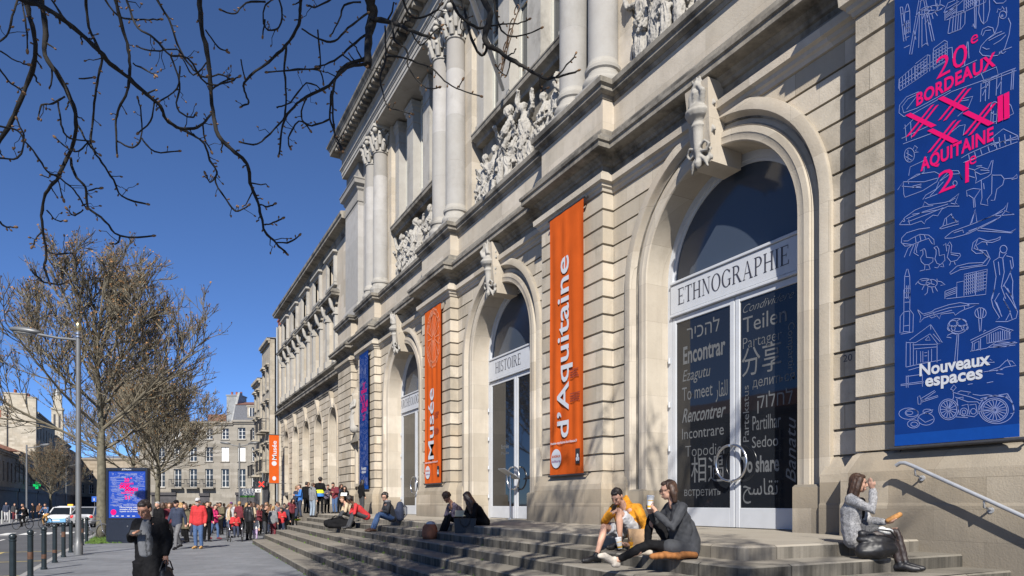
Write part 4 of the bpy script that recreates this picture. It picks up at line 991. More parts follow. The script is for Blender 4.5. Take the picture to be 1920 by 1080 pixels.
S6 = [[(115, 10), (115, 150), (92, 180), (90, 285), (120, 275), (150, 278), (172, 280), (175, 165), (152, 135), (155, 0)], [(115, 150), (152, 145)], [(115, 150), (112, 275)], [(152, 145), (150, 275)], [(95, 292), (172, 278)], [(115, 240), (150, 235)], [(120, 30), (150, 28)], [(120, 60), (150, 58)], [(120, 90), (150, 88)],
 [(200, 135), (235, 165), (290, 150), (310, 135), (400, 105), (470, 92), (520, 100), (592, 98), (545, 120), (500, 135), (470, 150), (440, 172), (430, 155), (350, 165), (340, 195), (325, 175), (290, 190), (275, 178), (240, 190), (215, 218), (222, 180), (200, 135)], [(240, 175), (400, 125), (520, 108)], [(260, 180), (420, 140)], [(495, 108), (500, 132)], circ(522, 108, 5), [(300, 150), (310, 175)],
 circ(600, 158, 36, 34), [(580, 130), (590, 190)], [(600, 125), (602, 190)], [(620, 132), (612, 190)], [(588, 192), (594, 275), (602, 270), (608, 192)],
 [(690, 0), (668, 70), (680, 120), (720, 185), (695, 212), (770, 212), (825, 190), (835, 150), (800, 90), (760, 30), (745, 70), (780, 130), (800, 195)], [(720, 30), (690, 80), (735, 180)], [(770, 0), (800, 60), (830, 140)], [(750, 80), (790, 150), (760, 205)], [(700, 90), (725, 150)],
 [(150, 330), (285, 230), (358, 345), (330, 355), (280, 290), (190, 345), (130, 345)], [(285, 230), (285, 262)], [(155, 345), (155, 490)], [(175, 350), (175, 490)], [(325, 360), (325, 470)], [(170, 360), (330, 355)], [(180, 385), (325, 372)], [(235, 400), (235, 470), (270, 465), (270, 395)], [(195, 395), (195, 480)], [(290, 385), (290, 465)], [(250, 330), (270, 305), (282, 330), (250, 330)], [(130, 340), (128, 500)], [(130, 500), (220, 480), (350, 455)], [(145, 520), (215, 500)], [(300, 290), (345, 340)], [(220, 400), (222, 470)], [(245, 410), (262, 408)], [(245, 430), (262, 428)],
 [(435, 470), (452, 290)], [(452, 470), (462, 285)], circ(455, 240, 62, 48, 18), circ(430, 225, 28, 20), circ(480, 220, 32, 24), circ(455, 255, 40, 20), circ(500, 250, 22, 16), circ(415, 255, 25, 18), [(390, 300), (420, 285), (445, 292)], [(385, 310), (415, 315)],
 [(535, 330), (640, 280), (720, 242), (808, 268), (790, 280), (720, 255), (640, 295), (540, 345)], [(550, 345), (545, 400)], [(600, 320), (600, 395)], [(640, 295), (640, 350), (790, 320), (785, 280)], [(560, 350), (590, 335), (590, 385), (560, 395), (560, 350)], [(535, 400), (640, 380), (700, 340), (835, 345), (760, 370), (650, 375)], [(620, 280), (625, 265), (635, 270)]] + \
 [[(655 + 14 * i, 292 - 4 * i), (655 + 14 * i, 345 - 3 * i)] for i in range(10)] + [[(680, 360 + 8 * i), (820, 340 + 10 * i)] for i in range(3)] + \
 [[(95, 610), (240, 590)], [(95, 618), (240, 600)], [(130, 555), (130, 630)], [(142, 552), (142, 630)], [(232, 545), (232, 625)], [(130, 560), (235, 545)], [(650, 525), (720, 500), (760, 460), (800, 462), (825, 490), (760, 500), (700, 525)], [(590, 440), (592, 470), (690, 470), (660, 450)], [(770, 450), (790, 490)], [(620, 530), (740, 515)], [(700, 540), (745, 545)], [(640, 600), (680, 592)], [(520, 610), (550, 605)],
 [(222, 700), (310, 648), (316, 655), (235, 712)], [(225, 712), (330, 680), (332, 688), (228, 722)], [(205, 735), (202, 690), (215, 680), (225, 712), (222, 735), (205, 735)],
 circ(145, 795, 62, 36, 16), circ(165, 790, 42, 24, 14), circ(150, 790, 22, 12, 10), circ(175, 860, 38, 26, 14), circ(180, 862, 22, 14, 10), circ(255, 830, 52, 38, 16), circ(265, 780, 30, 14, 10), [(210, 820), (250, 850), (300, 830)], [(235, 790), (300, 770)],
 circ(397, 768, 62, 66, 24), circ(397, 768, 52, 56, 22), circ(397, 768, 10, 11, 8), circ(700, 768, 112, 90, 28), circ(690, 772, 86, 76, 26), circ(690, 772, 76, 66, 24), circ(690, 772, 12, 12, 8),
 [(397, 768), (430, 690), (425, 645)], [(410, 640), (432, 612), (446, 630), (430, 648), (410, 640)], [(425, 660), (470, 672), (540, 690), (600, 712), (640, 700)], [(440, 690), (520, 720), (580, 720), (600, 740)], [(455, 660), (475, 650), (540, 660), (520, 672)], [(550, 672), (600, 680), (640, 675), (760, 690), (780, 690)], [(450, 700), (465, 800), (560, 815), (600, 780), (690, 772)], circ(495, 785, 24, 26, 14), circ(495, 785, 12, 13, 10), [(480, 745), (520, 735), (530, 800)], [(530, 740), (570, 735), (580, 790)], circ(555, 780, 18, 18, 10), [(600, 700), (640, 690), (770, 668), (765, 690)], [(770, 668), (800, 720), (812, 790), (790, 795)], [(440, 815), (520, 820)], [(585, 780), (620, 720)], [(460, 695), (490, 690), (488, 712)]] + \
 [[(397 + 10 * math.cos(t), 768 + 11 * math.sin(t)), (397 + 50 * math.cos(t), 768 + 54 * math.sin(t))] for t in [PI * k / 7 for k in range(14)]] + [[(690 + 12 * math.cos(t), 772 + 12 * math.sin(t)), (690 + 75 * math.cos(t), 772 + 65 * math.sin(t))] for t in [PI * k / 9 for k in range(18)]]
def _yz(zk, x, y):
    ox, oy, sc = ZM[zk]; p = onx(ox + x / sc, oy + y / sc, BX); return (p.y, p.z)
y_l, z_l = onx(1676.5, 836, BX).yz; y_r, z_r = onx(1910, 819, BX).yz
BW = y_l - y_r; BZ0 = (z_l + z_r) / 2; BZ1 = 9.14; BH = BZ1 - BZ0
def uv(zk, x, y): a, c = _yz(zk, x, y); return ((y_l - a) / BW, (c - BZ0) / BH)
LINES = [[uv(k, *p) for p in s] for k, S in ((4, S4), (5, S5), (6, S6)) for s in S]
# the part of the banner above the photograph's edge: a few more drawings of the same sort, repeated from below
LINES += [[(u, v + .56) for u, v in L] for L in LINES if max(v for u, v in L) < .42 and min(v for u, v in L) > .27 and max(v for u, v in L) + .56 < .985]
# magenta number sign: four crossed X and two bars
def xbars(cx, cy):
    out = []
    out.append(([(cx - 100, cy + 115), (cx + 85, cy - 115)], 22)); out.append(([(cx - 62, cy + 118), (cx + 118, cy - 112)], 22))
    out.append(([(cx - 95, cy - 48), (cx + 92, cy + 42)], 34)); return out
BARS = [b for c in ((255, 872), (490, 752), (415, 985), (672, 858)) for b in xbars(*c)] + [([(830, 690), (832, 875)], 30), ([(875, 670), (878, 858)], 30)]
def banner_print(org, ux, uz, w, h, nrm, lw, full=True):
    """print of the blue exhibition banner: org = lower-left corner seen from the front"""
    org = Vector(org); ux = Vector(ux); uz = Vector(uz); nrm = Vector(nrm)
    def p(u, v, d=.001): return org + ux * (u * w) + uz * (v * h) + nrm * d
    ln = MB()
    for L in LINES: ribbon(ln, [p(u, v) for u, v in L], lw, nrm)
    pk = MB()
    kx = w / BW; kz = h / BH
    for pts, wd in BARS:
        a = [uv(4, *q) for q in pts]; hw = wd / 3.857 * .0068 / BW * .58
        d = Vector((a[1][0] - a[0][0], a[1][1] - a[0][1]))
        (x0, v0), (x1, v1) = a
        if abs(x1 - x0) < .05: c = [(x0 - hw, v0), (x0 + hw, v0), (x1 + hw, v1), (x1 - hw, v1)]
        else: c = [(x0 - hw, v0), (x0 + hw, v0), (x1 + hw, v1), (x1 - hw, v1)] if wd < 30 else [(x0 - hw, v0), (x0 + hw * 1.1, v0), (x1 + hw * 1.1, v1), (x1 - hw, v1)]
        pk.add([p(u, v, .0022 + .00035 * BARS.index((pts, wd))) for u, v in c], [(0, 1, 2, 3)])
    def word(mb, s, zk, x0, y0, x1, hh, **k):
        u0, v0 = uv(zk, x0, y0); u1, _ = uv(zk, x1, y0)
        letters(mb, s, p(u0, v0, .0022), ux, uz, hh * kz, (u1 - u0) * w, **k)
    word(pk, '20', 4, 365, 575, 590, .30, bold=-.005); word(pk, 'e', 4, 615, 325, 668, .17)
    word(pk, 'BORDEAUX', 4, 222, 765, 795, .175, bold=.03, space=1.05)
    word(pk, 'AQUITAINE', 5, 235, 218, 728, .175, bold=.03, space=1.05)
    word(pk, '21', 5, 355, 372, 562, .30, bold=-.005); word(pk, 'e', 5, 565, 180, 612, .17)
    wh = MB()
    word(wh, 'Nouveaux', 6, 214, 556, 662, .17, bold=.03); word(wh, 'espaces', 6, 250, 624, 614, .17, bold=.03)
    return ln, pk, wh
def cloth(y0, y1, z0, z1, X, amp=.012, seed=0, ax='x'):
    """hanging cloth with soft vertical ripples"""
    n, m = 24, 14; vs = []
    for j in range(m + 1):
        for i in range(n + 1):
            y = y0 + (y1 - y0) * i / n; z = z0 + (z1 - z0) * j / m
            e = min(1, (z - z0) / .6 + .15, (z1 - z) / .6 + .15)
            x = X - amp * e * (math.sin(y * 14 + seed) * .5 + noise.noise(Vector((y * 4, z * .35, seed))))
            vs.append((x, y, z))
    fs = [(j * (n + 1) + i, j * (n + 1) + i + 1, (j + 1) * (n + 1) + i + 1, (j + 1) * (n + 1) + i) for j in range(m) for i in range(n)]
    b = len(vs); vs += [(x + .006, y, z) for x, y, z in vs]
    fs += [tuple(q + b for q in f[::-1]) for f in fs]
    return MB().add(vs, fs)
def rods(root, y0, y1, z0, z1, X):
    for z, nm in ((z0 - .03, 'bottom_rod'), (z1 + .02, 'top_rod')):
        q = MB(); q.tube([(X + .03, y0 - .08, z), (X + .03, y1 + .08, z)], .028, 8)
        for y in (y0 - .05, y1 + .05): q.tube([(X + .03, y, z), (P + .03, y, z)], .016, 6); q.box(P - .02, P + .02, y - .04, y + .04, z - .05, z + .05)
        tpart(root, nm, q, M_rod, 60)
def blue_banner(y0, y1, z0, z1, label):
    r = thing('banner', label, 'banner', (BX, (y0 + y1) / 2, z0), 0, 'long banners hung on the museum front')
    tpart(r, 'cloth', cloth(y0, y1, z0 + .16, z1, BX + .012, .0012), M_blue)
    q = MB(); q.box(BX + .012, BX + .02, y0, y1, z0, z0 + .16); tpart(r, 'hem', q, M_hem)
    ln, pk, wh = banner_print((BX + .0095, y1, z0), (0, -1, 0), (0, 0, 1), y1 - y0, z1 - z0, (-1, 0, 0), .0075)
    tpart(r, 'line_drawings', ln, M_print); tpart(r, 'magenta_title', pk, M_pink); tpart(r, 'white_title', wh, M_wprint)
    rods(r, y0, y1, z0, z1, BX); return r
blue_banner(y_r, y_l, BZ0, BZ1, 'huge blue banner with white drawings and a magenta XXXII on the right-hand pier')
blue_banner(32.6, 34.15, 2.36, 9.12, 'far blue banner with a magenta title between the third doorway and the niche')
def marks(mb, o, ux, uz, w, h, rows, rnd, nrm):
    """rows of tiny illegible print"""
    for r in range(rows):
        x = 0; L = w * rnd.uniform(.75, 1)
        while x < L:
            d = rnd.uniform(.02, .05)
            a = Vector(o) + Vector(ux) * x + Vector(uz) * (-r * h * 1.7)
            mb.add([a, a + Vector(ux) * d, a + Vector(ux) * d + Vector(uz) * h, a + Vector(uz) * h], [(0, 1, 2, 3)]); x += d + .015
def orange_banner(y0, y1, z0, z1, word, label, px0, px1, crest=False):
    """px0, px1: pixel rows of the word's start and end, measured on the wall plane"""
    r = thing('banner', label, 'banner', (BX, (y0 + y1) / 2, z0), 0, 'long banners hung on the museum front')
    tpart(r, 'cloth', cloth(y0, y1, z0, z1, BX + .016, .024, y0), M_orange)
    X = BX - .011; w = y1 - y0; q = MB()
    zs_, ze = px0, px1
    letters(q, word, (X, y0 + w * .40, zs_), (0, 0, 1), (0, 1, 0), w * .36, ze - zs_, bold=.012)
    tpart(r, 'title_lettering', q, M_wprint)
    q = MB(); rr = random.Random(int(z0 * 100 + y0))
    letters(q, 'musee-aquitaine-bordeaux.fr', (X, y1 - .08, zs_ - .14), (0, -1, 0), (0, 0, 1), .07, w * .8, bold=.02); tpart(r, 'web_address', q, M_wprint)
    q = MB(); marks(q, (X, y0 + w * .36, z0 + 2.6), (0, -1, 0), (0, 0, 1), w * .27, .035, 4, rr, 0); marks(q, (X, y0 + w * .36, z0 + 2.0), (0, -1, 0), (0, 0, 1), w * .27, .035, 4, rr, 0)
    tpart(r, 'small_print', q, plain('dark red print', (.2, .03, .02), .7, var=0)); tag(r.children[-1], kind='stuff')
    cy, cz, R = y1 - .36, z0 + .42, .25
    q = MB(); q.add([(X, cy + R * math.cos(2 * PI * k / 28), cz + R * 1.0 * math.sin(2 * PI * k / 28)) for k in range(28)], [tuple(range(28))])
    d = tpart(r, 'round_logo', q, M_wprint)
    q = MB(); letters(q, 'BORDEAUX', (X - .003, cy + .21, cz + .03), (0, -1, 0), (0, 0, 1), .06, .42, bold=.03); tpart(r, 'logo_lettering', q, M_orange, None, d)
    q = MB(); letters(q, 'culture', (X - .003, cy + .21, cz - .1), (0, -1, 0), (0, 0, 1), .07, .42, bold=.02); tpart(r, 'logo_lettering', q, plain('purple print', (.2, .06, .2), .7, var=0), None, d)
    cy = y0 + .22; q = MB(); q.quad((X, cy + .1, cz - .18), (X, cy - .1, cz - .18), (X, cy - .1, cz + .2), (X, cy + .1, cz + .2)); d = tpart(r, 'black_badge', q, M_black)
    q = MB()
    for (a, c) in ((-.035, -.06), (.035, -.06), (0, .02)): q.add([(X - .003, cy + a + .04 * math.cos(2 * PI * k / 12), cz + c + .055 * math.sin(2 * PI * k / 12)) for k in range(12)], [tuple(range(12))])
    tpart(r, 'badge_emblem', q, M_wprint, None, d)
    if crest:
        q = MB(); cy, cz = (y0 + y1) / 2 - .12, z1 - 1.15
        for k in range(18):
            t = 2 * PI * k / 18; ribbon(q, [(X, cy + .1 * math.cos(t), cz + .1 * math.sin(t)), (X, cy + .58 * math.cos(t), cz + .95 * math.sin(t))], .02, (-1, 0, 0))
        for rr_ in (.62, .75):
            ribbon(q, [(X, cy + rr_ * math.cos(2 * PI * k / 40) * .95, cz + rr_ * 1.45 * math.sin(2 * PI * k / 40) + .04 * math.sin(k * 2.6)) for k in range(41)], .018, (-1, 0, 0))
        rr2 = random.Random(4)
        for k in range(30):
            t = rr2.uniform(0, 2 * PI); a = .68
            c = (X, cy + a * math.cos(t) * .92, cz + a * 1.45 * math.sin(t)); ribbon(q, [(X, c[1] + .07 * math.cos(s), c[2] + .1 * math.sin(s)) for s in (0, 1, 2, 3, 4, 5, 6.28)], .014, (-1, 0, 0))
        v2 = [(x, min(max(y, y0 + .03), y1 - .03), min(z, z1 - .03)) for x, y, z in q.v]; q.v = v2
        tpart(r, 'rose_drawing', q, M_oline)
    rods(r, y0, y1, z0, z1, BX); return r
def zx(px, py): return onx(px, py, BX).z
ya, yb = onx(1093, 500, BX).y, onx(1030, 500, BX).y
orange_banner(ya, yb, zx(1060, 889), zx(1060, 394), "d\u2019Aquitaine", "orange banner lettered d'Aquitaine upright between the first and second doorways", zx(1050, 822), zx(1052, 485))
ya, yb = onx(826, 700, BX).y, onx(796, 700, BX).y
orange_banner(ya, yb, zx(810, 906), zx(810, 578), 'Mus\u00e9e', 'orange banner lettered Mus\u00e9e with a rose drawing between the second and third doorways', zx(803, 862), zx(806, 730), True)
# small orange flag banner projecting from the far corner of the wing
def flag_banner():
    a = onx(523, 861, 9.7); t = a.y / ray(523, 861).y
    z0, z1 = at(515, 906, t).z, at(515, 816, t).z; w = .78
    r = thing('banner', 'narrow orange flag reading Mus\u00e9e jutting from the far end of the wing', 'banner', (a.x, a.y, z0))
    x1 = a.x; x0 = x1 - w; y = a.y
    q = MB(); q.box(x0, x1, y, y + .01, z0, z1); tpart(r, 'cloth', q, M_orange)
    q = MB(); letters(q, 'Mus\u00e9e', (x0 + .58, y - .005, z0 + 1.95), (0, 0, 1), (-1, 0, 0), .36, 1.6, bold=.02); tpart(r, 'title_lettering', q, M_wprint)
    q = MB(); q.add([(x0 + .4 + .2 * math.cos(2 * PI * k / 20), y - .005, z0 + 1.65 + .2 * math.sin(2 * PI * k / 20)) for k in range(20)], [tuple(range(20))]); q.add([(x0 + .4 + .15 * math.cos(2 * PI * k / 20), y - .004, z0 + .4 + .18 * math.sin(2 * PI * k / 20)) for k in range(20)], [tuple(range(20))]); tpart(r, 'round_logo', q, M_wprint)
    q = MB(); q.tube([(x0 - .05, y, z1 + .02), (x1 + .6, y, z1 + .02)], .03, 6); q.tube([(x0 - .05, y, z0 - .02), (x1 + .6, y, z0 - .02)], .03, 6); tpart(r, 'bracket_rods', q, M_rod, 60)
flag_banner()
# house number carved beside the first door, handrail on the plinth
q = MB(); o = onx(1581, 679, W - .004); letters(q, '20', o, (0, -1, 0), (0, 0, 1), .115, .16); o = q.build('house_number', M_ink); o.parent = mus; o.location = -Vector((W, 19.5, 0))
hx = P - .32
hr = thing('handrail', 'pale grey steel handrail sloping down the plinth beside the seated woman', 'handrail', onx(1690, 870, hx))
pts = [onx(*p, hx) for p in ((1680, 873), (1688, 868), (1697, 868), (1712, 874), (1920, 969))]
d_ = (pts[-1] - pts[-2]).normalized(); pts.append(pts[-1] + d_ * 1.6)
q = MB(); q.tube(pts, .027, 10); tpart(hr, 'rail', q, plain('grey painted steel', (.36, .37, .39), .4, .3, var=.05), 60)
for px, py in ((1716, 877), (1845, 936)):
    a = onx(px, py, hx); q = MB(); q.tube([a + Vector((0, 0, -.02)), a + Vector((0, 0, -.1)), a + Vector((.19, 0, -.14))], .014, 6); q.tube([a + Vector((.15, 0, -.14)), a + Vector((.17, 0, -.14))], .04, 10); tpart(hr, 'bracket', q, plain('grey painted steel', (0, 0, 0)), 60)
# ---------------------------------------------------------------- neighbouring buildings
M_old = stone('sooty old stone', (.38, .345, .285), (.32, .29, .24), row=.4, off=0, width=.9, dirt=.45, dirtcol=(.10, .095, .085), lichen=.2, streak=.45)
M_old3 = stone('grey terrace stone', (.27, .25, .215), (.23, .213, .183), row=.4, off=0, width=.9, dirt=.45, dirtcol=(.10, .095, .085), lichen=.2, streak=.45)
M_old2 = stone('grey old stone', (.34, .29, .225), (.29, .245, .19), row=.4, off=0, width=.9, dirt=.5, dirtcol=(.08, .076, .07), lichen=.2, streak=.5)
M_gable = stone('pale gable rubble', (.46, .42, .34), (.38, .345, .28), row=.3, off=0, width=.6, dirt=.35, lichen=0, streak=.3)
M_tile = plain('dull roof tile', (.15, .072, .05), .85, var=.35, scale=5)
M_brick = plain('red brick', (.26, .075, .04), .85, var=.3, scale=8)
M_slate = plain('blue slate', (.055, .06, .075), .6, var=.3, scale=6)
M_zinc = plain('grey zinc sheet', (.22, .225, .225), .5, .3, var=.2, scale=3)
M_wfr = plain('white window paint', (.66, .66, .64), .5, var=.05)
M_iron = plain('black iron', (.025, .025, .028), .6, .4, var=0)
M_shut = plain('grey shutter', (.30, .30, .29), .7, var=.1)
M_win = glass('house glass', (.025, .027, .03), .06)
M_shop = plain('dark shop front', (.045, .042, .045), .7, var=.4, scale=1.5)
M_awn = plain('cream awning', (.5, .47, .4), .8, var=.1)
def house(name, label, loc, rz, Wd, H, Dp, cols, rows, wall, roof='flat', group=None, ground=None, bal=(), shutters=(), hood=False, wfr=None, seed=0):
    """a house front on local y=0 facing -y: cols = window centres, rows = (sill, head, width)"""
    r = thing(name, label, 'building', loc, rz, group)
    rnd = random.Random(seed)
    def part(nm, mb, m, sm=None, parent=None): o = mb.build(nm, m, parent or r, sm); return o
    q = MB(); z = 0
    zs_ = [0] + [v for s, h, w in rows for v in (s, h)] + [H]
    for i in range(0, len(zs_), 2): q.box(0, Wd, 0, .4, zs_[i], zs_[i + 1])
    for s, h, w in rows:
        e = [0] + [v for c in cols for v in (c - w / 2, c + w / 2)] + [Wd]
        for i in range(0, len(e), 2): q.box(e[i], e[i + 1], .002, .4, s, h)
    q.box(0, Wd, .55, Dp, 0, H - .002)
    part('wall', q, wall)
    for ri, (s, h, w) in enumerate(rows):
        for ci, c in enumerate(cols):
            f = MB()
            t = .07
            f.box(c - w / 2, c + w / 2, .2, .26, s, s + t); f.box(c - w / 2, c + w / 2, .2, .26, h - t, h)
            for x in (c - w / 2, c - t / 2, c + w / 2 - t): f.box(x, x + t, .203, .257, s + t, h - t)
            for k in range(1, 3): f.box(c - w / 2 + t, c + w / 2 - t, .21, .25, s + (h - s) * k / 3, s + (h - s) * k / 3 + .035)
            wd = part('window', f, wfr or M_wfr)
            g_ = MB(); g_.box(c - w / 2 + .01, c + w / 2 - .01, .24, .244, s + .01, h - .01); part('pane', g_, M_win, None, wd)
            k = MB(); k.box(c - w / 2 - .12, c + w / 2 + .12, -.1, .2, s - .12, s); k2 = part('sill', k, wall, None, wd)
            if hood:
                k = MB(); k.box(c - w / 2 - .2, c + w / 2 + .2, -.28, .0, h + .16, h + .3); k.box(c - w / 2 - .12, c + w / 2 + .12, -.14, .0, h, h + .16); part('hood', k, wall, None, wd)
            if (ri, ci) in shutters:
                k = MB()
                for x0, x1 in ((c - w / 2, c - .02), (c + .02, c + w / 2)): k.box(x0, x1, .12, .16, s, h)
                part('shutter', k, M_wfr, None, wd)
            if (ri, ci) in bal:
                k = MB(); k.box(c - w / 2 - .35, c + w / 2 + .35, -.7, 0, s - .2, s - .06); part('balcony_slab', k, wall, None, wd)
                k = MB()
                for j in range(13):
                    x = c - w / 2 - .3 + (w + .6) * j / 12; k.box(x - .012, x + .012, -.66, -.635, s - .06, s + .95)
                k.box(c - w / 2 - .32, c + w / 2 + .32, -.68, -.62, s + .95, s + 1.0)
                for x in (c - w / 2 - .32, c + w / 2 + .28): k.box(x, x + .04, -.66, 0, s + .93, s + .97)
                part('balcony_rail', k, M_iron, None, wd)
    q = MB(); q.box(-.05, Wd + .05, -.3, 0, H - .2, H + .05); q.box(-.03, Wd + .03, -.16, 0, H - .4, H - .2); part('cornice', q, wall)
    if roof == 'tile':
        q = MB(); q.add([(-.1, -.4, H + .05), (Wd + .1, -.4, H + .05), (Wd + .1, Dp, H + .05), (-.1, Dp, H + .05), (-.1, Dp * .5, H + 2.0), (Wd + .1, Dp * .5, H + 2.0)], [(0, 1, 5, 4), (2, 3, 4, 5), (1, 2, 5), (3, 0, 4), (3, 2, 1, 0)]); rf = part('roof', q, M_tile)
    elif roof == 'mansard':
        q = MB(); q.add([(0, -.1, H + .05), (Wd, -.1, H + .05), (Wd, Dp, H + .05), (0, Dp, H + .05), (0, .8, H + 2.1), (Wd, .8, H + 2.1), (Wd, Dp - .8, H + 2.1), (0, Dp - .8, H + 2.1)], [(0, 1, 5, 4), (1, 2, 6, 5), (2, 3, 7, 6), (3, 0, 4, 7)]); rf = part('roof', q, M_slate)
        q = MB(); q.add([(-.1, .7, H + 2.1), (Wd + .1, .7, H + 2.1), (Wd + .1, Dp, H + 2.1), (-.1, Dp, H + 2.1), (-.1, Dp / 2, H + 2.9), (Wd + .1, Dp / 2, H + 2.9)], [(0, 1, 5, 4), (1, 2, 5), (2, 3, 4, 5), (3, 0, 4), (3, 2, 1, 0)]); part('roof_ridge', q, M_tile, None, rf)
        for x in ((Wd * .62,) if Wd < 5 else (Wd * .3, Wd * .7)):
            q = MB(); q.box(x - .6, x + .6, -.02, 1.2, H + .35, H + 1.75); q.box(x - .7, x + .7, -.1, 1.2, H + 1.75, H + 1.9); d = part('dormer', q, M_old, None, rf)
            q = MB(); q.box(x - .35, x + .35, -.04, -.025, H + .5, H + 1.6); part('dormer_pane', q, M_win, None, rf)
            q = MB()
            for a in (-.35, -.03, .29): q.box(x + a, x + a + .06, -.06, -.04, H + .5, H + 1.6)
            part('dormer_frame', q, M_wfr, None, rf)
    else:
        q = MB(); q.add([(-.1, -.3, H + .05), (Wd + .1, -.3, H + .05), (Wd + .1, Dp, H + 1.2), (-.1, Dp, H + 1.2), (-.1, Dp, H), (Wd + .1, Dp, H)], [(0, 1, 2, 3), (1, 5, 2), (0, 3, 4), (2, 5, 4, 3)]); rf = part('roof', q, M_zinc)
    r['_h'] = H
    if ground:
        for x0, x1, h, m in ground:
            q = MB(); q.box(x0, x1, -.06, 0, .1, h); q.box(x0 - .05, x1 + .05, -.25, 0, h, h + .35)
            part('shop_front', q, m)
    return r, part, rf
def chimney(part, rf, x0, x1, y0, y1, z0, z1, m, pots=3):
    q = MB(); q.box(x0, x1, y0, y1, z0, z1); q.box(x0 - .08, x1 + .08, y0 - .08, y1 + .08, z1, z1 + .15); o = part('chimney', q, m, None, rf)
    q = MB()
    for k in range(pots): x = x0 + (x1 - x0) * (k + .5) / pots; q.lathe([(.14, z1 + .1), (.13, z1 + .6), (.16, z1 + .65), (.1, z1 + .66)], (x, (y0 + y1) / 2), 8)
    part('chimney_pots', q, M_brick, None, rf)
RZ = -A
# the terrace facing us at the end of the street
t = 86.0; k = F / t
bl = at(262, HY + 1.65 * k, t); br_ = at(437, HY + 1.65 * k, t)
r, part, rf = house('stone_house', 'three storey grey stone terrace house with white windows facing the square, behind the trees', (bl.x, bl.y, 0), RZ, 175 / k, 11.9, 9,
    [(x - 262) / k for x in (302, 333, 362, 392, 422)], [(3.7, 6.0, .98), (6.95, 8.75, .95), (9.75, 11.1, .92)], M_old3, 'flat', 'houses closing the end of the street', [(1.5, 4.6, 2.7, M_shop), (7.6, 8.8, 2.6, M_shop)], bal=[(0, 2), (0, 3), (0, 1)], shutters=[(1, 4), (2, 1)], seed=3)
chimney(part, rf, 9.9, 11.7, 2.5, 4.5, 11.9, 15.6, M_zinc, 3)
q = MB(); q.box(6.8, 9.2, 4, 6, 12.2, 13.4); part('tile_ridge', q, M_tile, None, rf)
r, part, rf = house('mansard_house', 'narrow stone house with slate mansard roof, dormer and white casements at the far end', (br_.x, br_.y, 0), RZ, 58 / k, 12.1, 8,
    [16 / k, 42 / k], [(3.7, 6.0, .98), (6.95, 8.75, .95), (9.75, 11.2, .95)], M_old3, 'mansard', 'houses closing the end of the street', [(.4, 3.5, 2.7, M_shop)], shutters=[(1, 0)], seed=4)
q = MB(); q.prx([(0, 12), (3, 12), (3, 16), (2.2, 16)], -.3, 0); part('gable_wall', q, M_zinc, None, rf)
# beyond the wing, on the museum's side of the street
r, part, rf = house('balcony_house', 'pale stone town house with hooded windows and iron balconies just beyond the museum wing', (9.6, 68.9, 0), -PI / 2, 4.9, 16.4, 10,
    [1.3, 3.6], [(4.6, 7.0, 1.1), (8.3, 10.8, 1.1), (12.0, 14.0, 1.1)], M_old, 'flat', None, [(.5, 4.4, 3.2, M_shop)], bal=[(0, 0), (0, 1), (1, 0), (1, 1)], hood=True, seed=6)
chimney(part, rf, 3, 4.2, 1, 2.2, 16, 18.4, M_brick, 2)
r, part, rf = house('corner_house', 'lower cream corner house with a heavy cornice beyond the balcony house', (9.45, 73.3, 0), -PI / 2, 4.4, 13.6, 10, [1.1, 3.2], [(4.4, 6.6, 1.0), (7.8, 9.8, 1.0), (10.8, 12.4, 1.0)], M_old, 'flat', None, [(.4, 4, 3, M_shop)], bal=[(0, 0), (0, 1), (1, 1)], hood=True, seed=8)
# left side of the street, in shade
LX = -14.0
def left_house(name, label, y0, y1, H, cols, rows, wall, roof, seed, ground=True, **kk):
    n = y1 - y0
    return house(name, label, (LX, y0, 0), PI / 2, n, H, 9, [n * (i + .5) / cols for i in range(cols)], rows, wall, roof, 'shaded houses along the left of the street', [(.5, n - .5, 3.1, M_shop)] if ground else None, seed=seed, **kk)
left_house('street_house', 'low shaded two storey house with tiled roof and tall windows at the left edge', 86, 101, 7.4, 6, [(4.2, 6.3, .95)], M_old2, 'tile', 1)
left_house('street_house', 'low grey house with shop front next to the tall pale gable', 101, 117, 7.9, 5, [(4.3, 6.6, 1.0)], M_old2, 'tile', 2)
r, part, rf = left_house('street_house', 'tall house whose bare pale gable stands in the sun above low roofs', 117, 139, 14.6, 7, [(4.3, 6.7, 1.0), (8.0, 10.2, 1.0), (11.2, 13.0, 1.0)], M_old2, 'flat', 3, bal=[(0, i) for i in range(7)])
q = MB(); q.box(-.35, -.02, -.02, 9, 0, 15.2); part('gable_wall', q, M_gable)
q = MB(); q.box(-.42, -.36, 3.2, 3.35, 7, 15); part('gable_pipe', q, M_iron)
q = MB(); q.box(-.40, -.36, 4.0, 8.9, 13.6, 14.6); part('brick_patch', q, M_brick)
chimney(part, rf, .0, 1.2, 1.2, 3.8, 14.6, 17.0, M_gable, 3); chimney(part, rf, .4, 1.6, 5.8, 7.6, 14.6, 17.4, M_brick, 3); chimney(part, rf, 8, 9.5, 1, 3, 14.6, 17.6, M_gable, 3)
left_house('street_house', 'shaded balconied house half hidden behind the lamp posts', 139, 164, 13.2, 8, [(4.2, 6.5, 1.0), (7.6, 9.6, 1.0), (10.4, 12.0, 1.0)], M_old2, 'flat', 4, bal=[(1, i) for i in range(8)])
left_house('street_house', 'farthest shaded house along the left, behind the cars', 164, 215, 12.4, 12, [(4.2, 6.4, 1.0), (7.4, 9.4, 1.0)], M_old2, 'tile', 5)
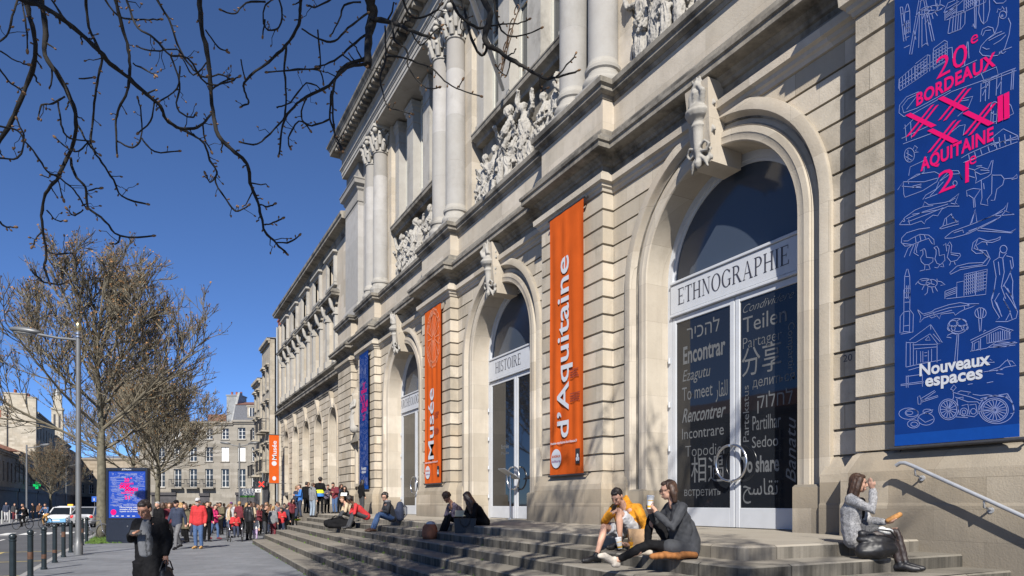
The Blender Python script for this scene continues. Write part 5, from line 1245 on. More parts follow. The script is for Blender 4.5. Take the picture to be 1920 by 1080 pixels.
# buildings facing the museum across the street, seen only in its glass
r, part, rf = house('opposite_house', 'pale stone house opposite the museum, mirrored in the door glass', (-17, 20, 0), PI / 2, 40, 8.2, 8, [2 + 3.6 * i for i in range(11)], [(1.2, 3.4, 1.1), (4.6, 6.8, 1.1)], M_old, 'tile', None, seed=9)
p = at(140, HY, 150); q_ = at(272, HY, 150)
r, part, rf = house('far_house', 'distant grey house closing the street beyond the trees', (p.x, p.y, 0), RZ, 132 * 150 / F, 11.5, 9, [1.5 + 2.1 * i for i in range(7)], [(3.8, 5.9, 1.0), (7.0, 8.9, 1.0)], M_old2, 'flat', 'houses closing the end of the street', [(.6, 14, 2.8, M_shop)], seed=14)
# bell tower far off behind the trees
bt = at(108, 900, 230); T = thing('bell_tower', 'slim pale stone bell tower showing faintly between the branches', 'tower', (bt.x, bt.y, 0))
q = MB(); q.box(-1.6, 1.6, -1.6, 1.6, 0, 33); q.box(-1.8, 1.8, -1.8, 1.8, 33, 33.7); q.box(-1.2, 1.2, -1.2, 1.2, 33.7, 38); q.build('shaft', M_gable, T)
q = MB(); q.lathe([(1.3, 38), (.9, 39.5), (0.05, 40.5)], (0, 0), 8); q.build('cap', M_zinc, T)
q = MB()
for s in (-1, 1): q.box(s * .7 - .3, s * .7 + .3, -1.63, -1.59, 27, 31.5); 
q.build('louvre', M_shop, T)

# ---------------------------------------------------------------- street furniture
M_post = plain('grey painted lamp post', (.15, .155, .16), .45, .3, var=.08, scale=4)
M_lampglass = plain('lamp lens', (.35, .35, .33), .2, var=0)
def lamp(px, pyb, top, label, group=None, arms=(-1,), al=1.35, t=None, r0=.085, kind='street_lamp', cap=False):
    p = onz(px, pyb, 0) if t is None else at(px, HY + 1.65 * F / t, t)
    L = thing(kind, label, 'street lamp', (p.x, p.y, 0), RZ, group)
    q = MB(); q.lathe([(r0 * 1.5, 0), (r0 * 1.5, .35), (r0 * 1.15, .4), (r0, .6), (r0 * .82, top), (0, top + .02)], (0, 0), 14); q.build('post', M_post, L, 40)
    for s in arms:
        q = MB(); q.tube([(s * .02, 0, top - .28), (s * al * .5, 0, top - .22), (s * al, 0, top - .1)], [.045, .04, .05], 8); q.build('arm', M_post, L, 60)
        q = MB(); c = s * (al + .42)
        q.ell((c, 0, top + .02), (.52, .20, .115), Matrix.Rotation(s * -.12, 3, 'Y'), 16, 9); h = q.build('lamp_head', M_post, L, 180)
        q = MB(); q.ell((c + s * .02, 0, top - .05), (.38, .15, .06), Matrix.Rotation(s * -.12, 3, 'Y'), 14, 7); q.build('lens', M_lampglass, h, 180)
    if cap:
        q = MB(); q.lathe([(.05, top), (.06, top + .02), (.09, top + .08), (.09, top + .22), (.04, top + .3), (0, top + .31)], (0, 0), 12); q.build('sensor_cap', plain('brass cap', (.55, .45, .25), .25, .9), L, 40)
        for z in (top - .12, top - .22):
            q = MB(); q.lathe([(.075, z), (.1, z + .01), (.1, z + .06), (.075, z + .07)], (0, 0), 14); q.build('clamp', M_steel, L, 40)
    return L
lamp(147, 1040, 7.2, 'tall grey street lamp with one long arm rising from the pavement behind the bollards', cap=True, al=1.3)
lamp(50, 0, 7.3, 'slim street lamp on the left pavement nearest the pale gable', 'street lamps down the left pavement', (1,), t=66)
lamp(93, 0, 7.3, 'middle one of the three slim street lamps on the left pavement', 'street lamps down the left pavement', (1,), t=81)
lamp(124, 0, 7.3, 'farthest slim street lamp on the left pavement, above the cars', 'street lamps down the left pavement', (1,), t=98)
lamp(449, 0, 7.3, 'two-armed street lamp standing in the crowd, nearer of the pair', 'two-armed street lamps by the far houses', (-1, 1), t=64, al=.9)
lamp(421, 0, 7.3, 'two-armed street lamp before the far terrace, farther of the pair', 'two-armed street lamps by the far houses', (-1, 1), t=88, al=.9)
M_boll = plain('dark green bollard paint', (.018, .026, .03), .35, .2, var=.2, scale=6)
M_rust = plain('rusty bollard band', (.085, .04, .022), .7, var=.4, scale=12)
q = MB(); q.lathe([(.075, 0), (.075, .04), (.058, .06), (.056, .92), (.064, .93), (.064, .955), (.045, .965)], (0, 0), 14); B1 = q.mesh('bollard'); B1.materials.append(M_boll)
q = MB(); q.ell((0, 0, 1.01), .068, None, 14, 9); B2 = q.mesh('ball'); B2.materials.append(M_boll); B2.polygons.foreach_set('use_smooth', [True] * len(B2.polygons))
q = MB(); q.lathe([(.0575, 0), (.0575, .16)], (0, 0), 14); B3 = q.mesh('rust'); B3.materials.append(M_rust)
names = ['first', 'second', 'third', 'fourth', 'fifth', 'sixth', 'seventh', 'eighth', 'ninth']
for k in range(9):
    if k: lab = f'dark green ball-topped bollard, {names[k]} from the left along the kerb'
    else: lab = 'dark green ball-topped bollard nearest the left edge of the photo'
    o = bpy.data.objects.new('bollard', B1); col.objects.link(o); o.location = (-2.30, 16.1 + 2.23 * k, 0); o.rotation_euler.z = k * 1.3
    tag(o, lab, 'bollard', 'bollards along the kerb')
    b = bpy.data.objects.new('ball', B2); col.objects.link(b); b.parent = o
    if k in (1, 2, 3, 4, 7):
        b = bpy.data.objects.new('rust_band', B3); col.objects.link(b); b.parent = o; b.location.z = (0, .42, .22, .2, .62, 0, 0, .5, 0)[k]
# pale posts along the opposite kerb
q = MB(); q.lathe([(.06, 0), (.055, 1.0), (.03, 1.06), (0, 1.07)], (0, 0), 10); PM = q.mesh('kerb_post'); PM.materials.append(plain('pale grey post', (.36, .36, .35), .6))
for k in range(9):
    o = bpy.data.objects.new('kerb_post', PM); col.objects.link(o); o.location = (-10.45, 58 + 3.4 * k, 0)
    tag(o, 'pale grey kerb post in the row along the opposite pavement', 'post', 'kerb posts along the opposite pavement')
# illuminated poster stand
def kiosk():
    p = onz(240, 1018, 0)
    K = thing('poster_stand', 'dark blue advertising stand with a blue XXXII museum poster on the pavement', 'poster stand', (p.x, p.y, 0), RZ)
    M_k = plain('dark blue grey enamel', (.02, .026, .042), .3, .2, var=.08)
    w, h = 1.72, 3.14
    q = MB(); q.box(-w / 2, w / 2, -.1, .16, 0, .98, .012); base = q.build('base_panel', M_k, K)
    q = MB(); q.box(-w / 2 + .1, w / 2 - .1, -.115, -.1, .1, .9, .004); q.build('hatch', M_k, base)
    q = MB(); q.tube([(.05, -.13, .7), (.05, -.1, .7)], .03, 8); q.tube([(.25, -.13, .13), (.25, -.1, .13)], .03, 8); q.build('lock', M_steel, base)
    q = MB()
    q.box(-w / 2, -w / 2 + .09, -.1, .16, .985, h, .01); q.box(w / 2 - .09, w / 2, -.1, .16, .985, h, .01); q.box(-w / 2 + .09, w / 2 - .09, -.1, .16, .985, 1.05, .005); q.box(-w / 2 + .09, w / 2 - .09, -.1, .16, h - .13, h, .008)
    q.build('frame', M_k, K)
    q = MB(); letters(q, 'JCDecaux', (-.2, -.104, h - .095), (1, 0, 0), (0, 0, 1), .06, .4, bold=.02); q.build('maker_plate', M_wprint, K)
    a, b, c, d = -w / 2 + .09, w / 2 - .09, 1.05, h - .13
    q = MB(); q.box(a, b, -.06, .1, c, d); po = q.build('poster', plain('blue poster paper', (.014, .05, .30), .3, var=.06, scale=3), K)
    pw, ph = b - a, d - c
    ln, pk, wh = MB(), MB(), MB()
    org = Vector((a, -.062, c)); ux = Vector((1, 0, 0)); uz = Vector((0, 0, 1)); nr = Vector((0, -1, 0))
    rr = random.Random(2)
    def pp(u, v): return org + ux * (u * pw) + uz * (v * ph)
    for L in LINES:
        m = [min(.97, max(.03, u)) for u, v in L]
        vs = [v for u, v in L]
        if max(vs) > .9: continue
        ribbon(ln, [pp(u, .22 + v * .82) for u, v in zip(m, vs) if .22 + v * .82 < .98] or [pp(.5, .5), pp(.5, .51)], .011, nr)
    for s, x0, x1, v, hh in (('20', .42, .56, .77, .15), ('e', .58, .63, .83, .08), ('BORDEAUX', .33, .68, .715, .07), ('AQUITAINE', .33, .68, .515, .07), ('21', .43, .57, .40, .15), ('e', .59, .64, .47, .08)):
        letters(pk, s, pp(x0, v) + nr * .003, ux, uz, hh, (x1 - x0) * pw, bold=.03)
    for cx, cy in ((.36, .665), (.5, .675), (.5, .60), (.63, .605)):
        for (x0, y0), (x1, y1) in (((-.06, -.035), (.06, .035)), ((-.06, .035), (.06, -.035))): ribbon(pk, [pp(cx + x0, cy + y0) + nr * .003, pp(cx + x1, cy + y1) + nr * .003], .065, nr)
    for x in (.72, .77): ribbon(pk, [pp(x, .57) + nr * .003, pp(x, .64) + nr * .003], .05, nr)
    pk.add([pp(.13 + .075 * math.cos(2 * PI * k / 20), .12 + .075 * pw / ph * math.sin(2 * PI * k / 20)) + nr * .003 for k in range(20)], [tuple(range(20))])
    for s, v in (('Nouveaux espaces', .215), ("mus\u00e9e d\u2019Aquitaine", .17), ('\u00e0 partir du 23 mars 2019', .125)): letters(wh, s, pp(.3, v) + nr * .004, ux, uz, .06, .62 * pw, bold=.02)
    for x in (.08, .2, .34, .5, .64): wh.add([pp(x, .03) + nr * .004, pp(x + .07, .03) + nr * .004, pp(x + .07, .045) + nr * .004, pp(x, .045) + nr * .004], [(0, 1, 2, 3)])
    ln.build('line_drawings', plain('poster line print', (.16, .2, .42), .4, var=.1), po); pk.build('magenta_title', M_pink, po); wh.build('white_title', M_wprint, po)
kiosk()
# pharmacy cross, lane signal, small signs
p = at(69, 910, 88); X = thing('pharmacy_cross', 'lit green pharmacy cross jutting from the shaded houses', 'sign', p, RZ)
q = MB(); q.box(-.15, .15, -.06, .06, -.45, .45); q.box(-.45, -.15, -.058, .058, -.15, .15); q.box(.15, .45, -.058, .058, -.15, .15); q.build('cross', plain('green neon', (.01, .5, .12), .5, var=0, emit=.9), X)
q = MB(); q.tube([(-.45, .1, 0), (-1.2, .1, 0)], .04, 6); q.build('bracket', M_iron, X)
p = at(491, 908, 60); X = thing('lane_signal', 'black lane signal box showing a red X on a post by the balcony house', 'traffic signal', (p.x, p.y, 0), RZ)
q = MB(); q.tube([(.0, .2, 0), (0, .2, p.z + 1)], .06, 8); q.build('post', M_post, X)
q = MB(); q.box(-.3, .3, -.1, .12, p.z - .3, p.z + .3, .02); q.build('signal_box', M_black, X)
q = MB()
for s in (-1, 1): ribbon(q, [(-.22 * s, -.104, p.z - .22), (.22 * s, -.104, p.z + .22)], .1, (0, -1, 0))
q.build('red_cross', plain('red signal light', (.7, .02, .01), .5, var=0, emit=.7), X)
p = at(484, 920, 58); X = thing('street_sign', 'small white rectangular sign on a thin pole beside the lane signal', 'sign', (p.x, p.y, 0), RZ)
q = MB(); q.tube([(0, .06, 0), (0, .06, p.z + .3)], .03, 6); q.build('pole', M_post, X)
q = MB(); q.box(-.25, .25, -.02, .02, p.z - .15, p.z + .15, .01); q.build('plate', M_wfr, X)
q = MB(); letters(q, '30', (-.14, -.024, p.z - .09), (1, 0, 0), (0, 0, 1), .18, .28, bold=.03); q.build('plate_number', M_black, X)
p = at(464, 924, 56); X = thing('placard', 'white and green placard on a pole above the crowd', 'sign', (p.x, p.y, 0), RZ)
q = MB(); q.tube([(0, .06, 0), (0, .06, p.z + .3)], .03, 6); q.build('pole', M_post, X)
q = MB(); q.box(-.6, .6, -.02, .02, p.z - .22, p.z + .35, .01); pl = q.build('plate', M_wfr, X)
q = MB(); q.box(-.6, .6, -.025, .02, p.z - .38, p.z - .225, .005); q.build('green_band', plain('leaf green paint', (.1, .35, .05), .6, var=0), X)
p = at(177, 936, 75); X = thing('parking_sign', 'small blue square traffic sign beyond the parked cars', 'sign', (p.x, p.y, 0), RZ)
q = MB(); q.tube([(0, .06, 0), (0, .06, p.z + .3)], .03, 6); q.build('pole', M_post, X)
q = MB(); q.box(-.3, .3, -.02, .02, p.z - .3, p.z + .3, .02); q.build('plate', plain('sign blue', (.02, .09, .4), .5, var=0), X)
q = MB(); q.tube([(0, -.03, p.z - .18), (0, -.03, p.z + .1)], .05, 6); q.build('plate_arrow', M_wfr, X)

# ---------------------------------------------------------------- cars
M_tyre = plain('tyre rubber', (.02, .02, .02), .85, var=.1); M_rim = plain('alloy rim', (.45, .45, .46), .3, .8, var=0)
M_cglass = glass('car glass', (.01, .012, .014), .03)
M_hl = plain('headlight lens', (.6, .62, .64), .1, var=0); M_tail = plain('tail light red', (.5, .012, .015), .25, var=0, emit=.12)
M_plate = plain('number plate', (.6, .6, .58), .5, var=0)
def car(label, loc, rz, paint, low, L=3.6, Wd=1.64, Hh=1.48, taxi=False, kind='parked_car', hatch=True):
    """car with its nose towards local -y"""
    c = thing(kind, label, 'car', loc, rz, None)
    h = Wd / 2
    def ring(y, z0, z1, w, wt, crown=.03):
        return [(-w * .86, y, z0), (-w, y, z0 + .18), (-w, y, z1 - .16), (-wt, y, z1 - .02), (-wt * .5, y, z1 + crown), (wt * .5, y, z1 + crown), (wt, y, z1 - .02), (w, y, z1 - .16), (w, y, z0 + .18), (w * .86, y, z0)]
    st = [(-L / 2, .32, .56, h * .72, h * .66), (-L / 2 + .07, .24, .66, h * .88, h * .78), (-L / 2 + .3, .2, .76, h * .97, h * .86), (-L / 2 + .9, .18, .9, h, h * .9), (-.3, .18, .93, h, h * .92), (.7, .18, .95, h, h * .92), (L / 2 - .5, .2, .97, h * .99, h * .9), (L / 2 - .12, .26, .95, h * .94, h * .84), (L / 2, .34, .78, h * .82, h * .72)]
    q = MB(); R = [ring(*s) for s in st]; n = 10
    q.add([p for r in R for p in r], [(i * n + j, i * n + (j + 1) % n, (i + 1) * n + (j + 1) % n, (i + 1) * n + j) for i in range(len(st) - 1) for j in range(n)] + [tuple(range(n)), tuple((len(st) - 1) * n + j for j in range(n))[::-1]])
    q.build('body', paint, c, 40)
    if low:
        q = MB(); q.box(-h * .8, h * .8, -L / 2 - .025, -L / 2 + .05, .3, .62, .03)
        for s in (-1, 1): q.box(s * h - .012 if s < 0 else s * h - .006, s * h + .006 if s < 0 else s * h + .012, -L / 2 + .5, L / 2 - .45, .28, .66)
        q.build('lower_panel', low, c)
    g_ = MB()
    y0, y1, y2, y3 = -L / 2 + .85, -L / 2 + 1.5, L / 2 - .75, L / 2 - .12
    za, zb = .92, Hh - .04
    wa, wb = h * .9, h * .72
    g_.add([(-wa, y0, za), (wa, y0, za), (wa, y3, za), (-wa, y3, za), (-wb, y1, zb), (wb, y1, zb), (wb, y2, zb), (-wb, y2, zb)], [(0, 1, 5, 4), (1, 2, 6, 5), (2, 3, 7, 6), (3, 0, 4, 7), (4, 5, 6, 7)])
    g_.build('windows', M_cglass, c)
    q = MB(); q.add([(-wb - .02, y1 - .05, zb), (wb + .02, y1 - .05, zb), (wb + .02, y2 + .06, zb), (-wb - .02, y2 + .06, zb), (-wb * .85, y1 + .1, zb + .07), (wb * .85, y1 + .1, zb + .07), (wb * .85, y2 - .05, zb + .07), (-wb * .85, y2 - .05, zb + .07)], [(0, 1, 5, 4), (1, 2, 6, 5), (2, 3, 7, 6), (3, 0, 4, 7), (4, 5, 6, 7), (3, 2, 1, 0)])
    for s in (-1, 1):
        for a, b in (((s * wa, y0, za), (s * wb, y1, zb)), ((s * wa, y3, za), (s * wb, y2, zb)), ((s * wa * 1.0, .25, za), (s * wb, .3, zb))): q.tube([a, b], .045, 6)
    q.build('roof', paint, c, 40)
    for s in (-1, 1):
        q = MB(); q.ell((s * h * .68, -L / 2 + .1, .66), (.17, .1, .11), None, 10, 6); q.build('headlight', M_hl, c, 180)
        q = MB(); q.ell((s * h * .74, L / 2 - .06, .78), (.13, .08, .14), None, 10, 6); q.build('tail_light', M_tail, c, 180)
        q = MB(); q.ell((s * (h + .1), y0 + .25, .98), (.1, .06, .075), None, 8, 6); q.build('mirror', paint, c, 180)
        for y in (-L / 2 + .68, L / 2 - .68):
            q = MB(); q.tube([(s * h - s * .19, y, .29), (s * h - s * .0, y, .29)], .29, 18); wl_ = q.build('wheel', M_tyre, c, 40)
            q = MB(); q.tube([(s * h - s * .02, y, .29), (s * h + s * .012, y, .29)], .19, 14); q.build('rim', M_rim, wl_, 40)
    q = MB(); q.box(-.26, .26, -L / 2 - .035, -L / 2 - .02, .42, .53); q.build('number_plate', M_plate, c)
    q = MB(); q.box(-.26, .26, L / 2 + .0, L / 2 + .02, .5, .61); q.build('number_plate', M_plate, c)
    q = MB(); q.box(-h * .6, h * .6, -L / 2 - .03, -L / 2 + .02, .24, .34, .02); q.build('grille', M_black, c)
    if taxi:
        q = MB(); q.box(-.22, .22, -.1, .08, Hh + .05, Hh + .2, .02); q.build('taxi_sign', plain('amber taxi sign', (.8, .35, .03), .5, var=0, emit=.5), c)
M_carw = plain('white car paint', (.62, .63, .64), .25, var=0, spec=.6); M_carb = plain('sky blue car paint', (.16, .36, .62), .3, var=0); M_cars = plain('silver car paint', (.42, .43, .45), .28, .5, var=0)
p = at(119, 0, 54); car('small white hatchback with sky blue lower half coming up the street', (p.x, p.y, -.12), -.18, M_carw, M_carb, kind='moving_car')
p = at(175, 0, 52); car('silver car seen from behind, half hidden by the tree trunk', (p.x, p.y, -.12), PI - .32, M_cars, None, L=4.1, Wd=1.72, Hh=1.5, kind='moving_car')
p = at(132, 0, 66); car('white taxi with an amber roof sign behind the other cars', (p.x, p.y, -.12), PI - .2, M_carw, None, L=4.3, Wd=1.75, Hh=1.5, taxi=True, kind='taxi_car')
# ---------------------------------------------------------------- bare spring trees
M_bark = plain('grey green bark', (.115, .105, .075), .9, var=.35, scale=5, bump=.5)
M_twig = plain('olive twig bark', (.15, .13, .092), .9, var=.3, scale=3)
M_fbark = plain('near black bark', (.013, .011, .009), .9, var=.35, scale=18, bump=.4)  # overhanging branches: bark colour set close to black all over
M_bud = plain('rusty opening buds', (.24, .125, .045), .8, var=.35, scale=2)
M_bud2 = plain('tan buds', (.17, .095, .045), .8, var=.25, scale=20)
def grow(seed, H, spread, fork=3.4, limbs=8, n2=8, n3=6, n4=4, trunk_r=.2, keep=None, up=.55):
    rnd = random.Random(seed)
    trunk, crown, buds = MB(), MB(), MB()
    def rv(a): return Vector((rnd.uniform(-a, a), rnd.uniform(-a, a), rnd.uniform(-a, a)))
    def seg(p, d, L, r0, r1, n, wob, lift):
        pts = [p.copy()]; rr = [r0]; q = p.copy(); dd = d.normalized()
        for i in range(n):
            dd = (dd + rv(wob) + Vector((0, 0, lift))).normalized(); q = q + dd * (L / n); pts.append(q.copy()); rr.append(r0 + (r1 - r0) * (i + 1) / n)
        return pts, rr
    tp, tr = seg(Vector((0, 0, -.1)), Vector((.02, 0, 1)), fork + .1, trunk_r * 1.25, trunk_r * .9, 6, .03, .1)
    lead, lr = seg(tp[-1], Vector((.05, .05, 1)), H * .5, trunk_r * .75, trunk_r * .2, 7, .10, .12)
    trunk.tube(tp + lead[1:], tr + lr[1:], 10)
    def ok(pts): return keep is None or all(keep(p) for p in pts)
    def at_(pts, f): i = min(len(pts) - 2, int(f * (len(pts) - 1))); g = f * (len(pts) - 1) - i; return pts[i].lerp(pts[i + 1], g), (pts[i + 1] - pts[i]).normalized()
    def side(d, ang):
        a = d.orthogonal().normalized(); a.rotate(Matrix.Rotation(rnd.uniform(0, 2 * PI), 3, d)); return (d * math.cos(ang) + a * math.sin(ang))
    L1 = []
    for i in range(limbs):
        f = i / limbs; a = i * 2.4 + rnd.uniform(-.4, .4)
        base = tp[-1].lerp(lead[-1], f * .75) if f > .1 else tp[-1]
        i0 = min(len(lead) - 1, int(f * .75 * (len(lead) - 1) + .5)); base = lead[i0]
        el = .45 + .75 * f + rnd.uniform(-.12, .12)
        d = Vector((math.cos(a) * math.cos(el), math.sin(a) * math.cos(el), math.sin(el)))
        L = spread * (1.12 - .42 * f) * rnd.uniform(.9, 1.1)
        pts, rr = seg(base, d, L, trunk_r * .40 * (1 - .4 * f), .022, 7, .12, .10 * up)
        if ok(pts): crown.tube(pts, rr, 6)
        L1.append((pts, L))
    L1.append((lead, H * .5))
    for pts, L in L1:
        for j in range(n2):
            f = .2 + .8 * (j + rnd.random()) / n2
            p, d = at_(pts, min(f, .99)); d2 = side(d, rnd.uniform(.5, 1.0)); d2.z += .25
            l2 = L * .46 * (1.15 - .6 * f) * rnd.uniform(.7, 1.2)
            p2, r2 = seg(p, d2, l2, .028 * (1.2 - .5 * f), .013, 5, .16, .08 * up)
            if ok(p2): crown.tube(p2, r2, 4)
            for k in range(n3):
                f3 = .15 + .85 * (k + rnd.random()) / n3
                q, dq = at_(p2, min(f3, .99)); d3 = side(dq, rnd.uniform(.4, .9)); d3.z += .25
                l3 = l2 * .55 * (1.2 - .6 * f3) * rnd.uniform(.6, 1.2)
                p3, r3 = seg(q, d3, l3, .018, .012, 3, .2, .1 * up)
                if ok(p3): crown.tube(p3, r3, 3, cap=False)
                for m in range(n4):
                    q4, d4 = at_(p3, rnd.uniform(.3, .99)); d4 = side(d4, rnd.uniform(.3, .9)); d4.z += .35
                    p4, r4 = seg(q4, d4, rnd.uniform(.2, .5), .012, .009, 2, .15, .1)
                    if not ok(p4): continue
                    crown.tube(p4, r4, 3, cap=False)
                    if rnd.random() < .55:
                        for _ in range(rnd.choice((1, 1, 2))):
                            c = p4[-1] + rv(.04); s = rnd.uniform(.03, .06); u = rv(1).normalized() * s; w = rv(1).normalized() * s
                            buds.add([c - u, c + w, c + u, c - w * .7 + u * .3], [(0, 1, 2, 3)])
    return trunk, crown, buds
T1 = [m.mesh(n) for m, n in zip(grow(11, 13.6, 6.0, 4.0, 19, 12, 8, 5, .19), ('trunk', 'crown', 'buds'))]
T2 = [m.mesh(n) for m, n in zip(grow(23, 12.6, 5.9, 3.0, 18, 11, 8, 5, .18), ('trunk', 'crown', 'buds'))]
for T in (T1, T2):
    for me, mt in zip(T, (M_bark, M_twig, M_bud)): me.materials.append(mt)
    T[0].polygons.foreach_set('use_smooth', [True] * len(T[0].polygons))
def tree(T, loc, rz, sc, label, group='bare street trees beyond the poster stand'):
    t = thing('bare_tree', label, 'tree', loc, rz, group); t.scale = (sc, sc, sc)
    for me, nm in zip(T, ('trunk', 'crown', 'buds')):
        o = bpy.data.objects.new(nm, me); col.objects.link(o); o.parent = t
    return t
p = onz(190, 1008, 0); tree(T1, (p.x, p.y, 0), .6, 1.05, 'big bare tree with rust coloured buds right behind the poster stand')
p = at(296, 0, 46); tree(T2, (p.x, p.y, 0), 2.0, .92, 'bare spreading tree behind the crowd, right of the poster stand')
p = at(250, 0, 56); tree(T1, (p.x, p.y, 0), 3.6, .95, 'bare tree standing between the two nearer trees and farther back')
p = at(95, 0, 80); tree(T2, (p.x, p.y, 0), 5.2, .72, 'dark low bare tree at the left in front of the shaded houses')
# the tree overhead: branches hanging into the picture from a crown above and behind us
def FT():
    base = Vector((-2.6, .6, 0))
    t = thing('overhanging_tree', 'dark bare branches with swollen buds hanging in from above and from the left', 'tree', base)
    def keep(p):
        w = p + base
        q = w - CAM; dep = q.x * SA + q.y * CA
        if dep < .3: return w.z > 3.2
        u = (q.x * CA - q.y * SA) / dep; v = q.z / dep
        return v > .80 or u < -.9 or u > .95
    tr, cr, bd = grow(5, 13.5, 7.8, 5.2, 15, 11, 8, 6, .24, keep, .8)
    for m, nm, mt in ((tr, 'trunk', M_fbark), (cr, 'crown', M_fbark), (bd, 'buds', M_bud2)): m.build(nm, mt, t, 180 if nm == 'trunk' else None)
    Z = 1.93; br = MB(); bu = MB(); rnd = random.Random(7)
    def b(pts, r0, r1, d0, d1, sc=Z, off=(0, 0), spurs=True, up=False):
        P = smooth_line([Vector((off[0] + x / sc, off[1] + y / sc, 0)) for x, y in pts], 4)
        if len(P) == 2: P = [P[0], P[0].lerp(P[1], .35), P[0].lerp(P[1], .7), P[1]]
        n = len(P); W3 = []; rr = []
        for i, p in enumerate(P):
            f = i / (n - 1); d = d0 + (d1 - d0) * f + .25 * noise.noise(Vector((p.x * .01, p.y * .01, d0 * 7)))
            W3.append(at(p.x + rnd.uniform(-1, 1), p.y + rnd.uniform(-1, 1), d) - base); rr.append((r0 + (r1 - r0) * f) / sc * d / F * rnd.uniform(.72, 1.02))
        br.tube(W3, rr, 7)
        if up:      # carry the limb on, out of sight, to the crown
            e = W3[0]; br.tube([Vector((.3, .8, 7.5)), e.lerp(Vector((.3, .8, 7.5)), .5) + Vector((0, 0, .7)), e], [rr[0] * 2.2, rr[0] * 1.4, rr[0]], 7)
        tip = W3[-1]; dd = (W3[-1] - W3[-3]).normalized(); bu.ell(tip + dd * .012, (.012, .012, .022), dd.to_track_quat('Z', 'Y').to_matrix(), 7, 5)
        if spurs:
            for i in range(3, n - 1):
                if rnd.random() < .42:
                    d = (W3[i + 1] - W3[i]).normalized(); s = d.cross(rnd.choice((-1, 1)) * ray(900, 300)).normalized(); s = (s + d * .6 + Vector((0, 0, .1))).normalized()
                    L = rnd.choice((.015, .02, .03, .03, .05, .08, .16)) * rnd.uniform(.7, 1.2); e = W3[i] + s * L; m = W3[i] + s * L * .5 + Vector((rnd.uniform(-.1, .1), rnd.uniform(-.1, .1), rnd.uniform(-.1, .1))) * L
                    rs = max(.0024, rr[i] * .38); m2 = W3[i].lerp(e, .75) + Vector((rnd.uniform(-.2, .2), rnd.uniform(-.2, .2), rnd.uniform(-.2, .2))) * L; br.tube([W3[i], m, m2, e], [rs * 1.2, rs, rs * .9, rs * .8], 5); bu.ell(e, (.008, .008, .014), s.to_track_quat('Z', 'Y').to_matrix(), 6, 4)
    b([(90, -40), (95, 0), (110, 70), (128, 160), (115, 260), (70, 370), (30, 460), (-20, 540)], 10, 8, 5.2, 5.6, up=True)
    b([(145, -40), (150, 0), (165, 100), (165, 200), (215, 280), (255, 360), (275, 430), (268, 500), (240, 580), (205, 650), (165, 700), (150, 780), (160, 860), (168, 920), (160, 970), (180, 1020)], 11, 4, 5.6, 6.2, up=True)
    b([(180, 1025), (150, 1015), (115, 980)], 4, 3, 6.2, 6.2); b([(175, 1022), (210, 1030), (240, 1020)], 4, 3, 6.2, 6.25); b([(168, 905), (200, 920), (268, 915)], 3.5, 3, 6.15, 6.1); b([(150, 840), (130, 865), (118, 892)], 3.5, 3, 6.1, 6.1)
    b([(40, -30), (80, 0), (150, 20), (240, 80), (340, 165), (400, 230), (470, 285), (530, 340), (580, 385), (600, 430), (650, 465), (715, 460), (750, 430), (772, 405)], 12, 4, 5.0, 6.4, up=True)
    b([(600, 430), (650, 465), (700, 490), (740, 520), (760, 580), (785, 620), (780, 660), (830, 740), (860, 765), (898, 745)], 5, 3.2, 6.1, 6.5)
    b([(720, -40), (722, 0), (730, 100), (755, 220), (760, 310), (770, 400), (790, 490), (850, 550), (895, 595), (905, 660), (930, 720), (945, 780), (960, 840), (1000, 880), (1035, 915)], 11, 4, 6.0, 6.6, up=True)
    b([(1000, 880), (1050, 875), (1082, 852)], 3.6, 3, 6.6, 6.6); b([(958, 815), (990, 805), (1020, 790)], 3.4, 3, 6.6, 6.6); b([(940, 740), (965, 748), (992, 740)], 3.4, 3, 6.5, 6.5)
    b([(415, -40), (420, 0), (440, 90), (465, 180), (470, 260), (460, 330), (430, 390), (420, 450), (425, 560)], 8, 4, 6.4, 6.8, up=True); b([(425, 510), (480, 535), (512, 495), (508, 400), (500, 360)], 3.6, 3, 6.7, 6.7); b([(512, 500), (560, 550), (645, 548)], 3.6, 3, 6.7, 6.8)
    b([(455, -30), (465, 20), (500, 100), (560, 140), (620, 200), (680, 210), (745, 300), (820, 300), (862, 280)], 5, 3, 5.8, 6.0, up=True)
    b([(565, -30), (570, 0), (620, 90), (650, 180), (690, 240), (740, 280), (790, 270), (835, 285)], 5, 3, 6.9, 7.2, up=True); b([(690, 240), (640, 180), (560, 185), (500, 170)], 3.5, 3, 7, 7); b([(650, 240), (640, 320), (580, 365)], 3.5, 3, 6.9, 6.8); b([(620, 205), (650, 300), (640, 390), (690, 425), (710, 412)], 4, 3, 6.9, 6.9)
    b([(310, -30), (318, 80), (340, 140), (370, 210), (350, 300), (340, 400), (330, 520), (370, 590), (410, 650), (440, 710), (530, 738)], 6, 3.4, 5.9, 6.3, up=True)
    b([(210, 370), (222, 450), (250, 500), (330, 510)], 4, 3, 5.8, 5.9); b([(235, 350), (190, 375), (150, 380), (140, 425)], 4, 3, 5.7, 5.7); b([(255, 570), (270, 630), (310, 680), (320, 750), (380, 800), (435, 855), (550, 855)], 5.5, 3.4, 6, 6.3); b([(435, 855), (425, 880), (405, 882)], 3.5, 3, 6.3, 6.3)
